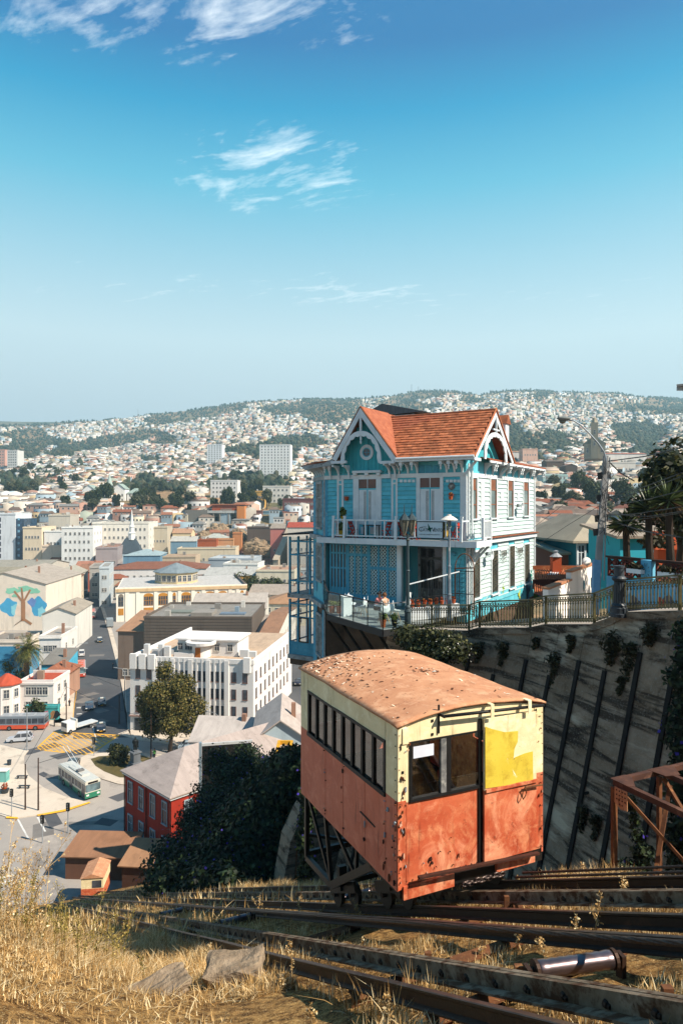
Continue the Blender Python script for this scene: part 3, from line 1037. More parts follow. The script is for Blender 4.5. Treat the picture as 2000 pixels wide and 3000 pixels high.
MB().box(0.1,1.05,-0.03,0.018,-0.16,0.05).build('bumper_sheet',M_CRED,car)
MB().box(1.9,2.72,-0.03,0.018,-0.13,0.02).build('bumper_sheet',M_CRED,car)
chain = MB()
for i in range(13):
 x = 1.18+0.062*i
 mb_pts =[]
 for k in range(9):
  t_ = 2*math.pi*k/8
  lx,lz = 0.055*math.cos(t_),0.035*math.sin(t_)
  jz = 0.02*math.sin(i*2.1)
  mb_pts.append((x+lx,-0.14+(lz if i%2 else 0.01*math.sin(i)),-0.10+jz+(0 if i%2 else lz)))
 chain.tube(mb_pts,0.016,6,caps=False)
chain.build('chain',M_RAILTOP,car,smooth=True)
# roof
def roof_pt(i,j,nx,ny,th):
 x = lerp(-0.025,W+0.03,i/nx)
 y = lerp(-0.05,L+0.08,j/ny)
 xx = min(max(x,0),W)
 e = 0.012*float(fbm(x*4,y*4,61,4))+0.02*float(fbm(x*1.3,y*1.1,62,2))
 edge = -0.015*(abs(x-W/2)>W/2)+(-0.01 if j==0 else 0)
 return(x,y,H+0.045+crown(xx,y)+e+edge-th)
nx,ny = 30,34
mb = MB()
vs =[roof_pt(i,j,nx,ny,0)for i in range(nx+1)for j in range(ny+1)]+[roof_pt(i,j,nx,ny,0.035)for i in range(nx+1)for j in range(ny+1)]
st,off = ny+1,(nx+1)*(ny+1)
fs =[]
for i in range(nx):
 for j in range(ny):
  k = i*st+j
  fs+=[(k,k+st,k+st+1,k+1),(off+k,off+k+1,off+k+st+1,off+k+st)]
for i in range(nx):
 for j in(0,ny):
  k = i*st+j
  fs.append((k,k+st,off+k+st,off+k))
for j in range(ny):
 for i in(0,nx):
  k = i*st+j
  fs.append((k,k+1,off+k+1,off+k))
mb.add(vs,fs)
roof = mb.build('roof',M_CROOF,car,smooth=True)
g = np.random.default_rng(5)
V,F,MI =[],[],[]
for k in range(420):
 if g.random()<0.72:
  x = abs(g.normal(0.45,0.5));y = L-abs(g.normal(0.5,0.95))+0.1
 elif g.random()<0.35:
  x,y = g.normal(1.75,0.12),g.normal(1.9,0.12)
 else:
  x,y = g.random()*W,g.random()*L
 if not(0.02<x<W-0.05 and-0.0<y<L):
  continue
 z = H+0.049+crown(x,y)+0.012*float(fbm(x*4,y*4,61,4))+0.02*float(fbm(x*1.3,y*1.1,62,2))
 a = g.random()*6.28
 r1,r2 = 0.012+0.035*g.random()**2,0.008+0.018*g.random()
 ti = g.normal(0,0.35)
 b = len(V)
 for(p_,q_)in((-1,-1),(1,-0.7),(0.8,1),(-0.7,0.8)):
  dx = p_*r1*math.cos(a)-q_*r2*math.sin(a)
  dy = p_*r1*math.sin(a)+q_*r2*math.cos(a)
  V.append((x+dx,y+dy,z+0.006+ti*p_*r1))
 F.append((b,b+1,b+2,b+3))
 MI.append(int(g.choice(3,p=[0.36,0.05,0.59])))
me = np_mesh('paint_flakes',np.array(V),np.array(F),[mat('flake_pale',srgb('#e3c9ae',0.85)),mat('flake_white',srgb('#e9e4d8',0.9)),mat('flake_dark',srgb('#6b4028',0.6))],midx=MI)
tag(put('paint_flakes',me,roof),kind='stuff')
g = np.random.default_rng(15)
chip =[mat('chip_grey',srgb('#a9b0b4',0.75)),mat('chip_dark',srgb('#4a2418',0.5)),mat('chip_pink',srgb('#d8a78c',0.85)),mat('chip_rust',srgb('#8a4a2a',0.6))]
for nm,side,cnt_ in(('paint_chips',0,75),('paint_chips',1,45)):
 mb = MB()
 for k in range(cnt_):
  if side==0:
   q = g.random()
   x = abs(g.normal(0.06,0.1))if q<0.45 else(W-abs(g.normal(0.08,0.12))if q<0.6 else g.random()*W)
   z_ = g.random()*(H-0.1)if q<0.6 else abs(g.normal(0.1,0.25))+0.08
  else:
   q = g.random()
   x = abs(g.normal(0.05,0.12))if q<0.4 else seams[int(g.integers(1,5))]+g.normal(0,0.04)
   z_ = g.random()*zsp
  if not(0.015<x<(W if side==0 else L)-0.03 and 0.03<z_<H-0.1)or(side==0 and xw0<x<xd1 and z_>zw0-0.1):
   continue
  rx,rz_ = 0.006+0.022*g.random()**2,0.01+0.06*g.random()**3
  pts =[(x+rx*(0.6+0.6*g.random())*math.cos(a),z_+rz_*(0.6+0.6*g.random())*math.sin(a))for a in np.linspace(0,5.5,7)]
  mb.mat(int(g.choice(4,p=[0.2,0.4,0.15,0.25])))
  mb.prism(pts,-0.034,-0.012,'y' if side==0 else 'x')
 tag(put(nm,mb.mesh(nm,chip),car),kind='stuff')
# wedge-shaped chassis under the level cabin
def zc(t_):
 return-0.35-KS*t_
for sx,nm in((0.12,'near'),(W-0.2,'far')):
 N1,N2,N3 =(sx,L-0.05,-1.39),(sx,2.77,-1.33),(sx,1.02,-0.11)
 MB().bar((sx,L-0.05,0),N1,0.09,0.07).build('chassis_post',M_CGRN,car)
 MB().bar(N1,N2,0.08,0.12).build('chassis_chord',M_CGRN,car)
 MB().bar(N2,N3,0.08,0.14).build('chassis_chord',M_CGRN,car)
 MB().bar((sx,L-0.08,0),N2,0.05,0.06).build('chassis_brace',M_CGRN,car)
 MB().bar((sx,3.1,0),N2,0.07,0.06).build('chassis_post',M_CGRN,car)
 MB().bar((sx,2.9,0),(sx,1.75,-0.62),0.05,0.06).build('chassis_brace',M_CGRN,car)
 MB().bar((sx,1.65,0),(sx,1.7,-0.62),0.06,0.05).build('chassis_post',M_CGRN,car)
 MB().bar((sx,0.1,-0.06),(sx,1.1,-0.10),0.08,0.14).build('chassis_chord',M_CGRN,car)
MB().bar((0.12,L-0.05,-1.3),(W-0.2,L-0.05,-1.3),0.08,0.1).build('chassis_cross',M_CGRN,car)
MB().bar((0.12,2.77,-1.33),(W-0.2,2.77,-1.33),0.08,0.1).build('chassis_cross',M_CGRN,car)
MB().bar((0.12,1.05,-0.2),(W-0.2,1.05,-0.2),0.08,0.1).build('chassis_cross',M_CGRN,car)
MB().bar((0.12,L-0.05,-0.9),(W-0.2,2.77,-1.3),0.06,0.06).build('chassis_brace',M_CGRN,car)
yc =(TR(0,RAILS['F'])-CAR).dot(CEX),(TR(0,RAILS['R'])-CAR).dot(CEX)
for xr in yc:
 for tt in(0.55,1.25,2.55,3.3):
  zr_ = -1.6-KS*(CAR.dot(Vector((DX,DY,0)))+tt)-CAR.z
  mb = MB()
  mb.lathe([(0.0,-0.05),(0.235,-0.05),(0.235,-0.03),(0.2,-0.028),(0.2,0.05),(0.05,0.06),(0.0,0.06)],20)
  for q,vv in enumerate(mb.v):
   mb.v[q] =(xr+vv[2],tt+vv[0],zr_+0.2+vv[1])
  w_ = mb.build('wheel',M_CGRN,car)
  MB().tube([(xr-0.12,tt,zr_+0.2),(xr+0.12,tt,zr_+0.2)],0.05,8).build('axle_box',M_BOLT,w_)
 for ta,tb in((0.35,1.5),(2.35,3.5)):
  za = -1.6-KS*(CAR.dot(Vector((DX,DY,0)))+ta)-CAR.z
  zb = -1.6-KS*(CAR.dot(Vector((DX,DY,0)))+tb)-CAR.z
  MB().bar((xr-0.09,ta,za+0.34),(xr-0.09,tb,zb+0.34),0.06,0.2).build('bogie_frame',M_CGRN,car)
  tm =(ta+tb)/2
  MB().bar((xr-0.09,tm,(za+zb)/2+0.3),(xr-0.09,tm+0.05,(za+zb)/2+0.75),0.16,0.12).build('bogie_hanger',M_CGRN,car)
MB().tube([(1.0,1.9,-0.75),(2.0,1.9,-0.75)],0.12,12).build('brake_drum',M_CGRN,car,smooth=True)
# rusty steel frame at the right edge
K0 = P(1800,2290,12.6)
frm = thing('steel_frame','rusty riveted steel frame standing in front of the retaining wall at the right edge','steel frame',K0,CRZ)
M_RPLATE = mat('rusty_gusset',srgb('#c99a72',0.75),srgb('#b98258',0.7),rough=0.8,scale=5,stain=srgb('#7c4a28',0.6),sscale=6,samt=(0.55,0.65))
M_RDARK = mat('dark_rust',srgb('#6b4636',0.55),srgb('#4a3029',0.5),rough=0.8,scale=4,stain=srgb('#8c6450',0.6),sscale=5)
for nm,p,q,w,h in(('top_chord',(0,0,0),(0,-3.4,0),0.1,0.1),('top_chord',(0,0,0.0),(2.6,0,0),0.1,0.1),('top_chord',(1.15,0,0.0),(1.15,-3.2,0),0.1,0.1),('post',(0,0.02,-0.1),(0,0.02,-2.2),0.1,0.07),('post',(0,-1.95,-0.1),(0,-1.95,-2.2),0.1,0.07),('post',(1.15,0,-0.1),(1.15,0,-2.3),0.08,0.07),('brace',(0,-2.1,-0.3),(0,-3.2,-2.0),0.09,0.06),('brace',(0,-0.1,-0.1),(1.2,-1.3,-1.9),0.07,0.05),('brace',(1.2,-0.2,-0.2),(0.1,-0.7,-1.9),0.07,0.05),('brace',(1.15,-0.1,-0.1),(1.15,-1.8,-1.9),0.07,0.05),('bottom_chord',(0,0.1,-2.15),(0,-3.4,-2.15),0.1,0.1),('bottom_chord',(1.15,0.1,-2.2),(1.15,-3.4,-2.2),0.1,0.1)):
 MB().bar(p,q,w,h).build(nm,M_RDARK if nm in('top_chord','bottom_chord')else M_RUST,frm)
for poly in([(-0.05,-0.055),(-0.62*0.55,-0.055),(-0.62*0.55,-0.40),(-0.2,-0.42),(-0.05,-0.34)],[(-1.72,-0.055),(-2.35,-0.055),(-2.3,-0.36),(-2.16,-0.42),(-1.88,-0.36)]):
 gs = MB().prism(poly,-0.068,-0.056,'x').build('gusset_plate',M_RPLATE,frm)
 ys_,zs_ =[p[0]for p in poly],[p[1]for p in poly]
 riv = MB()
 for i in range(4):
  for j in range(4):
   yv,zv = lerp(min(ys_),max(ys_),0.15+0.22*i),lerp(max(zs_),min(zs_),0.12+0.22*j)
   if j==3 and i in(0,3):
    continue
   riv.box(-0.078,-0.0681,yv-0.012,yv+0.012,zv-0.012,zv+0.012)
 tag(riv.build('rivets',M_RDARK,gs),kind='stuff')
MB().slab([(-0.06,-0.36,0.056),(0.05,-0.42,0.056),(0.34,-0.08,0.056),(0.32,0.06,0.056),(-0.06,0.06,0.056)],0.012).build('corner_plate',M_RDARK,frm)
MB().slab([(0.95,-0.3,0.056),(1.25,-0.38,0.056),(1.5,-0.05,0.056),(1.4,0.06,0.056),(0.9,0.06,0.056)],0.012).build('corner_plate',M_RDARK,frm)
# dry grass and weeds
M_STRAW = leaf_mat('dry_straw',srgb('#96703a',0.8),srgb('#dab376',0.92),srgb('#f4e4ba',1.0),trans=0.3,rough=0.7)
M_STRAWG = leaf_mat('green_straw',srgb('#5d5a2a',0.6),srgb('#a8944a',0.8),srgb('#d8c07a',0.9),trans=0.3,rough=0.7)
def blades(name,s,y,length,width,lean,m,seed,droop=0.35,segs=3):
 g = np.random.default_rng(seed)
 n = len(s)
 base = np.stack([DX*s+DY*y,DY*s-DX*y,hill_z(s,y)-0.02],1)
 a = g.random(n)*2*np.pi
 hd = np.stack([np.cos(a),np.sin(a),np.zeros(n)],1)
 hd+=np.array([0.25,-0.35,0])
 tl = np.abs(g.normal(0,lean,n))[:,None]
 wv = np.cross(hd,[0,0,1.0])
 wv/=np.linalg.norm(wv,axis=1)[:,None]+1e-9
 V = np.zeros((n,2*segs+1,3))
 for k in range(segs+1):
  f = k/segs
  c = base+hd*(tl*f+droop*f*f*tl)*length[:,None]+np.array([0,0,1.0])*(length[:,None]*(f-0.55*np.minimum(tl,1.2)*f*f*0.6))
  if k<segs:
   w = width[:,None]*(1-0.5*f)
   V[:,2*k] = c-wv*w
   V[:,2*k+1] = c+wv*w
  else:
   V[:,2*segs] = c
 F =[]
 for k in range(segs-1):
  F.append((2*k,2*k+1,2*k+3))
  F.append((2*k,2*k+3,2*k+2))
 F.append((2*segs-2,2*segs-1,2*segs))
 F = np.array(F)
 idx =(np.arange(n)[:,None,None]*(2*segs+1)+F[None]).reshape(-1,3)
 return np_mesh(name,V.reshape(-1,3),idx,m)
g = np.random.default_rng(77)
def near_samples(n,s_lo,s_hi,y_lo,y_hi,power=1.5):
 s = s_lo+(s_hi-s_lo)*g.random(n)**power
 y = y_lo+(y_hi-y_lo)*g.random(n)
 X,Yd = DX*s+DY*y,DY*s-DX*y
 uu,vv = 1000+2000*X/Yd,1480-2000*hill_z(s,y)/Yd
 k =(Yd>1)&(uu>-250)&(uu<2250)&(vv<3350)
 return s[k],y[k]
def keep(s,y,thr,sc=1.1,seed=31):
 return fbm(s*sc,y*sc,seed,3)>thr
s,y = near_samples(330000,3.0,17,-8,3.05,1.0)
k = keep(s,y,-0.42)|(s>11)
path =((np.abs(y-1.3)<0.95)&(s>5.2)&(s<10))|(fbm(s*0.9,y*0.9,44,2)>0.55)
k&=~(path&(g.random(len(s))<0.8))
s,y = s[k],y[k]
ln =(0.08+0.2*g.random(len(s)))*(0.55+0.8*sstep(-0.2,0.9,fbm(s*0.8,y*0.8,12,3)))*(0.75+0.7*sstep(9,13,s))
print('blades',len(s))
o = put('dry_grass',blades('dry_grass',s,y,ln,0.003+0.004*g.random(len(s)),0.75,M_STRAW,1,segs=2))
tag(o,'dense dry straw-coloured grass covering the slope','grass',kind='stuff')
s,y = near_samples(150000,2.5,30,3.0,9.0,1.25)
k = keep(s,y,-0.5,1.4,33)
for yr in list(RAILS.values()):
 k&=np.abs(y-yr)>0.09
k&=np.abs(y-3.76)>0.06
s,y = s[k],y[k]
ln =(0.09+0.22*g.random(len(s)))*(0.6+1.0*sstep(0.1,0.9,fbm(s*1.4,y*1.4,33,3)))
o = put('track_grass',blades('track_grass',s,y,ln,0.003+0.004*g.random(len(s)),0.5,M_STRAW,2,segs=2))
tag(o,'dry tufted grass growing between the rails','grass',kind='stuff')
s,y = near_samples(9000,15,60,-6,9,1.0)
o = put('slope_grass',blades('slope_grass',s,y,0.2+0.4*g.random(len(s)),0.012+0.012*g.random(len(s)),0.4,M_STRAW,3))
tag(o,'dry grass on the lower slope downhill','grass',kind='stuff')
def weed(mb_v,mb_f,base,h,seed,lean=0.15,heads=14,r=0.006):
 gg = np.random.default_rng(seed)
 a = gg.random()*6.28
 d = np.array([math.cos(a)*lean,math.sin(a)*lean,0])
 def pos(f):
  return np.array(base)+d*h*f*f+np.array([0,0,h*f*(1-0.25*lean*f)])
 def rib(p,q,w0,w1):
  t = q-p
  sd = np.cross(t,[0.4,1,0.2])
  sd = sd/(np.linalg.norm(sd)+1e-9)
  sd2 = np.cross(t,sd)
  sd2 = sd2/(np.linalg.norm(sd2)+1e-9)
  for q_ in(sd,sd2):
   b = len(mb_v)
   mb_v.extend([p-q_*w0,p+q_*w0,q+q_*w1,q-q_*w1])
   mb_f.append((b,b+1,b+2,b+3))
 nseg = 5
 for k in range(nseg):
  rib(pos(k/nseg),pos((k+1)/nseg),r*(1-0.6*k/nseg),r*(1-0.6*(k+1)/nseg))
 for k in range(heads):
  f = 0.35+0.65*gg.random()
  p = pos(f)
  e = gg.normal(size=3)
  e[2] = abs(e[2])+0.6
  e/=np.linalg.norm(e)
  q = p+e*h*(0.06+0.13*gg.random())
  rib(p,q,r*0.4,r*0.3)
  for j in range(5):
   c = lerp(p,q,0.35+0.7*gg.random())+gg.normal(size=3)*0.015
   x = gg.normal(size=3)
   x/=np.linalg.norm(x)
   w = np.cross(x,gg.normal(size=3))
   w/=np.linalg.norm(w)+1e-9
   sz = 0.008+0.013*gg.random()
   b = len(mb_v)
   mb_v.extend([c-x*sz,c+w*sz*0.6,c+x*sz,c-w*sz*0.6])
   mb_f.append((b,b+1,b+2,b+3))
def weeds_obj(name,spots,m,label,seed,group=None):
 V,F =[],[]
 for i,(s_,y_,h_,ln_)in enumerate(spots):
  p = on_hill(s_,y_,-0.03)
  weed(V,F,p,h_,seed+i,ln_)
 o = put(name,np_mesh(name,np.array(V),np.array(F),m))
 return tag(o,label,'weeds',group,kind='stuff')
gg = random.Random(4)
weeds_obj('tall_weeds',[(gg.uniform(7.0,14.5),gg.uniform(-6.5,0.3),gg.uniform(0.6,1.5),gg.uniform(0.05,0.5))for _ in range(230)],M_STRAW,'tall dry weed stalks along the left bank',100)
weeds_obj('tall_weeds',[(gg.uniform(9.0,13.5),gg.uniform(-6.5,1.6),gg.uniform(0.5,1.1),gg.uniform(0.05,0.4))for _ in range(150)],M_STRAWG,'olive green weeds mixed into the left bank',400)
weeds_obj('track_weeds',[(gg.uniform(5,22),gg.choice((gg.uniform(2.4,3.1),gg.uniform(4.2,5.0),gg.uniform(5.2,5.75),gg.uniform(6.0,7.5),gg.uniform(7.8,8.6))),gg.uniform(0.2,0.5),gg.uniform(0.1,0.5))for _ in range(70)],M_STRAW,'spindly dry weeds growing among the rails',700)
for i,(u,v,sdist,h,lab)in enumerate(((455,2690,11.5,0.95,'tall single weed stalk where the nearest rail disappears into the bank'),(860,2900,8.4,0.6,'dark dead weed just right of the broken concrete block'),(60,2690,8.0,1.5,'tallest pale reed stalk at the left edge'),(100,2690,8.4,1.3,'second pale reed stalk near the left edge'),(130,2680,8.8,1.4,'leaning pale reed stalk right of the two straight ones'))):
 best = None
 for s_ in np.linspace(4,16,60):
  for y_ in np.linspace(-6,3,60):
   p = on_hill(s_,y_)
   uu,vv = 1000+2000*p.x/p.y,1480-2000*p.z/p.y
   e = abs(uu-u)+abs(vv-v)
   if best is None or e<best[0]:
    best =(e,p)
 V,F =[],[]
 weed(V,F,best[1],h,900+i,0.12 if i!=4 else 0.35,16,0.009)
 o = put('weed_stalk',np_mesh('weed_stalk',np.array(V),np.array(F),M_STRAW))
 tag(o,lab,'weed')
# the turquoise house
HEX,HEY = Vector((0.8526,-0.5225,0)),Vector((0.5225,0.8526,0))
HC = Vector((6.55,36.0,0))
HW,HD = 8.8,12.6
HL = HC-HEX*HW
HRZ = math.atan2(-0.5225,0.8526)
def hf(zx,zy,off=0.0):
 p = on_plane(820+zx*0.523,1150+zy*0.523,HL+HEY*off,HEY)-HL
 return p.dot(HEX),p.z
def hr(zx,zy,off=0.0):
 p = on_plane(820+zx*0.523,1150+zy*0.523,HC+HEX*off,HEX)-HC
 return p.dot(HEY),p.z
M_TEAL = mat('teal_siding',srgb('#58b4c6',0.85),srgb('#66bfce',0.9),rough=0.7,scale=0.8,stain=srgb('#3a9cb0',0.75),sscale=1.2,streak=True,samt=(0.5,0.75),var=0.07)
M_TEALW = mat('pale_siding',srgb('#cadfdf',0.64),srgb('#d6e6e4',0.68),rough=0.7,scale=0.8,stain=srgb('#b7d3d2',0.7),sscale=1.0,streak=True,samt=(0.55,0.8),var=0.03)
M_TEALD = mat('teal_gable_boards',srgb('#3aa3b0',0.75),srgb('#46b0ba',0.8),rough=0.75,scale=1.0,stain=srgb('#237f8e',0.5),sscale=2,streak=True,var=0.09)
M_TEALT = mat('worn_teal_trim',srgb('#57a9c4',0.8),srgb('#4496b4',0.72),rough=0.7,scale=2,stain=srgb('#9fb5b8',0.7),sscale=5,samt=(0.62,0.7))
M_WTRIM = mat('white_trim',srgb('#dfe4e6',0.85),srgb('#ced6da',0.8),rough=0.65,scale=1.2,stain=srgb('#a9a49a',0.7),sscale=3,streak=True,samt=(0.6,0.75))
M_WOLD = mat('old_white_timber',srgb('#b7bdbd',0.72),srgb('#8f979a',0.62),rough=0.8,scale=3,stain=srgb('#6b5f55',0.6),sscale=5,samt=(0.55,0.68))
M_TILE = mat('terracotta_shingle',srgb('#c67a52',0.62),srgb('#b26440',0.56),rough=0.8,scale=2,var=0.32,bump=0.15)
M_TILEJ = mat('terracotta_shingle_mass',srgb('#c07452',0.62),srgb('#a8583c',0.54),rough=0.8,scale=4,bump=0.15)
M_RIDGE = mat('rusty_ridge',srgb('#a8623e',0.7),srgb('#7d4a33',0.6),rough=0.8,scale=3)
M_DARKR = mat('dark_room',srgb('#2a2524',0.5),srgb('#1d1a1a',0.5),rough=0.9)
M_HGLASS = glass_mat('house_pane',(0.03,0.03,0.032),0.06)
M_HGLASSB = glass_mat('brown_pane',(0.05,0.018,0.012),0.2)
M_HGLASSG = glass_mat('grey_green_pane',(0.07,0.085,0.075),0.12)
M_BROWNW = mat('brown_window_frame',srgb('#96644a',0.7),srgb('#7d503b',0.65))
M_FOUND = mat('brown_foundation',srgb('#7b6452',0.6),srgb('#5f4d40',0.55),rough=0.95,scale=0.8,stain=srgb('#4a3d34',0.5),sscale=1.5,bump=0.3)
M_IRON = mat('black_iron',srgb('#26282b',0.5),srgb('#33363a',0.55),rough=0.5,metal=0.3,spec=0.5)
M_LATT = mat('lattice_white',srgb('#c9dfe2',0.8),srgb('#a8ccd3',0.75))
M_GREYR = mat('grey_metal_roof',srgb('#6f7478',0.6),srgb('#595e62',0.55),rough=0.7,stretch=(8,1,1))
M_GRILLE = mat('window_grille',srgb('#7a6a55',0.6),srgb('#4d443a',0.5),rough=0.6)
house = thing('wooden_house','turquoise and white wooden house with red shingled gables overlooking the town','house',HL,HRZ)
zB,zG = -1.85,-5.6
ZTR = 1.62
# core walls
up =[(0,0),(HW,0),(HW,HD),(-2.5,HD),(-2.5,2.5)]
MB().prism(up,zB-0.28,2.62,'z').build('upper_wall',M_TEAL,house)
gnd =[(0,0.9),(2.1,0.9),(2.1,1.9),(4.55,1.9),(4.55,2.2),(HW-0.5,2.2),(HW-0.5,0.04),(HW,0.04),(HW,HD),(-2.5,HD),(-2.5,2.5),(0,0.0)]
MB().prism(gnd,-6.2,zB-0.281,'z').build('ground_wall',M_TEAL,house)
MB().prism([(-2.5,2.5),(0.02,0.02),(1.0,0.5),(HW,0.5),(HW,HD),(-2.5,HD)],-16,-6.201,'z').build('foundation',M_FOUND,house)
board_cache ={}
def board_mesh(w,h,m,key,vertical=False):
 k =(round(w,2),round(h,3),key)
 if k not in board_cache:
  b = MB()
  if vertical:
   b.prism([(0.004,-0.004),(w-0.004,-0.004),(w-0.012,-0.026),(0.012,-0.026)],0,h,'z')
  else:
   b.prism([(-0.002,0.02),(-0.058,0.02),(-0.058,0.04),(-0.016,h-0.004),(-0.002,h-0.004)],0,w,'x')
  board_cache[k] = b.mesh('siding_board',m)
 return board_cache[k]
def siding(x0,x1,z0,z1,m,key,side='front',h=0.235,skip=None):
 n = max(1,int(round((z1-z0)/h)))
 hh =(z1-z0)/n
 me = board_mesh(x1-x0,hh,m,key)
 for i in range(n):
  z = z0+i*hh
  if side=='front':
   put('siding_board',me,house,(x0,0,z))
  else:
   o = put('siding_board',me,house,(HW,x0,z),math.radians(90))
def fbox(zx0,zx1,zy0,zy1,d0,d1,name,m,parent=None,off=None):
 o = off if off is not None else(d0+d1)/2
 zm,xm =(zy0+zy1)/2,(zx0+zx1)/2
 xa,xb = hf(zx0,zm,o)[0],hf(zx1,zm,o)[0]
 za,zb = hf(xm,zy1,o)[1],hf(xm,zy0,o)[1]
 return MB().box(xa,xb,d0,d1,za,zb).build(name,m,parent or house)
def fx(zx,zy=600,off=0.0):
 return hf(zx,zy,off)[0]
def fz(zy,zx=650,off=0.0):
 return hf(zx,zy,off)[1]
# upper front facade
XA,XP1a,XP1b,XD1a,XD1b = fx(270),fx(322),fx(358),fx(413),fx(570)
XP2a,XP2b,XD2a,XD2b,XE = fx(625),fx(660),fx(765),fx(915),fx(1010)
for a,b in((XA,XP1a),(XP1b,XD1a),(XD1b,XP2a),(XP2b,XD2a),(XD2b,XE)):
 siding(a,b,zB+0.02,ZTR-0.12,M_TEAL,'teal')
MB().box(-0.05,HW+0.05,-0.075,-0.005,ZTR-0.1,ZTR+0.12).build('frieze_band',M_WTRIM,house)
MB().box(0.0,XA,-0.05,-0.004,zB,ZTR-0.101).build('corner_board',M_TEALT,house)
MB().box(XE,HW+0.045,-0.055,-0.004,zB,ZTR-0.101).build('corner_board',M_WTRIM,house)
for a,b in((XP1a,XP1b),(XP2a,XP2b)):
 mb = MB().box(a,a+0.12,-0.06,-0.004,zB,ZTR-0.45).box(b-0.12,b,-0.06,-0.004,zB,ZTR-0.45)
 mb.box(a,b,-0.061,-0.004,ZTR-0.449,ZTR-0.101)
 pil = mb.build('pilaster',M_WTRIM,house)
 MB().box(a+0.121,b-0.121,-0.03,-0.004,zB,ZTR-0.45).build('inlay',M_TEAL,pil)
 c_ =(a+b)/2
 MB().box(c_-0.08,c_+0.08,-0.068,-0.0612,ZTR-0.36,ZTR-0.2).build('square_inlay',M_TEAL,pil)
for(xa,xb,oa,ob)in((XD1a,XD1b,fx(443),fx(541)),(XD2a,XD2b,fx(786),fx(897))):
 ztt = ZTR-0.14
 ztm = ztt-0.52
 mb = MB().box(xa,oa,-0.08,-0.004,zB,ztt).box(ob,xb,-0.08,-0.004,zB,ztt).box(xa,xb,-0.082,-0.004,ztt+0.001,ZTR-0.101)
 d = mb.build('balcony_door',M_WTRIM,house)
 MB().box(oa+0.001,ob-0.001,-0.055,-0.004,ztm-0.08,ztm).build('transom_bar',M_TEAL,d)
 MB().box(oa,ob,-0.03,-0.004,ztm+0.001,ztt).build('transom_pane',M_HGLASSB,d)
 MB().box((oa+ob)/2-0.02,(oa+ob)/2+0.02,-0.05,-0.0301,ztm+0.001,ztt).build('transom_bar',M_WTRIM,d)
 mid =(oa+ob)/2
 for a,b in((oa+0.005,mid-0.04),(mid+0.04,ob-0.005)):
  lf = MB().box(a,b,-0.045,-0.004,zB+0.75,ztm-0.081).build('shutter_leaf',M_WTRIM,d)
  MB().box(a,b,-0.04,-0.004,zB+0.02,zB+0.749).build('lower_panel',M_TEAL,d)
  MB().box(lerp(a,b,0.25),lerp(a,b,0.75),-0.052,-0.0451,zB+0.2,zB+0.6).build('panel_moulding',M_WTRIM,d)
  wdt = b-a
  in0,in1 =(a+0.62*wdt,b-0.08*wdt)if a<mid-0.1 else(a+0.08*wdt,b-0.62*wdt)
  lou = MB()
  zz = zB+0.95
  while zz<ztm-0.2:
   lou.box(in0,in1,-0.05,-0.0455,zz,zz+0.025)
   zz+=0.05
  lou.build('louvre',M_GREYW,lf)
 MB().box(mid-0.039,mid+0.039,-0.05,-0.004,zB+0.02,ztm-0.081).build('meeting_stile',M_TEAL,d)
for zx0 in(670,693,716,739,928,949,970,991):
 fbox(zx0,zx0+16,488,503,-0.062,-0.043,'square_ornament',M_WTRIM)
q = hf(962,525)
mb = MB().lathe([(0.0,0),(0.17,0),(0.2,0.02),(0.17,0.05),(0.1,0.06),(0.0,0.05)],16)
mb.v =[(q[0]+v[0],-0.045-v[2],q[1]+v[1])for v in mb.v]
mb.build('wall_rosette',M_GREYW,house)
# gable wall boards (vertical) and round window
gx0,gx1 = 0.95,5.2
apx = hf(452,85,-0.8)
gb0,gb1 = hf(295,370,-0.8),hf(655,370,-0.8)
sl =(apx[1]-gb1[1])/(gb1[0]-apx[0])
def gable_top(x):
 return apx[1]-0.25-abs(x-apx[0])*sl
nb = 17
for i in range(nb):
 a,b = lerp(gx0,gx1,i/nb),lerp(gx0,gx1,(i+1)/nb)
 zt = min(gable_top(a),gable_top(b))+0.12
 if zt<2.0:
  zt = 2.2
 pts =[(a+0.006,1.95),((a+b)/2,1.82),(b-0.006,1.95),(b-0.006,min(zt,gable_top(b)+0.1)if zt>2.25 else zt),(a+0.006,min(zt,gable_top(a)+0.1)if zt>2.25 else zt)]
 MB().prism(pts,-0.11,-0.078,'y').build('gable_board',M_TEALD,house)
cw = hf(486,335,-0.12)
rw = abs(hf(524,335,-0.12)[0]-cw[0])
for nm,r0,r1,m,d in(('round_window_frame',rw*0.62,rw,M_WTRIM,0.05),('round_window_sash',rw*0.5,rw*0.63,M_TEAL,0.04)):
 mb = MB()
 nseg = 32
 vs,fs =[],[]
 for k in range(nseg):
  t_ = 2*math.pi*k/nseg
  for r,y in((r0,-0.111),(r0,-0.111-d),(r1,-0.111-d),(r1,-0.111)):
   vs.append((cw[0]+r*math.cos(t_),y,cw[1]+r*math.sin(t_)))
 for k in range(nseg):
  k2 =(k+1)%nseg
  for j in range(4):
   j2 =(j+1)%4
   fs.append((k*4+j,k*4+j2,k2*4+j2,k2*4+j))
 mb.add(vs,fs)
 fo = mb.build(nm,m,house)
mb = MB().lathe([(0.0,0),(rw*0.52,0),(rw*0.52,0.01),(0,0.011)],24)
mb.v =[(cw[0]+v[0],-0.113-v[2],cw[1]+v[1])for v in mb.v]
mb.build('round_pane',M_HGLASS,house)
MB().box(cw[0]-rw*0.5,cw[0]+rw*0.5,-0.14,-0.125,cw[1]-0.012,cw[1]+0.012).box(cw[0]-0.012,cw[0]+0.012,-0.14,-0.125,cw[1]-rw*0.5,cw[1]+rw*0.5).build('round_glazing_bar',M_TEALT,house)
fbox(408,565,437,450,-0.3,-0.112,'lintel_shelf',M_WTRIM)
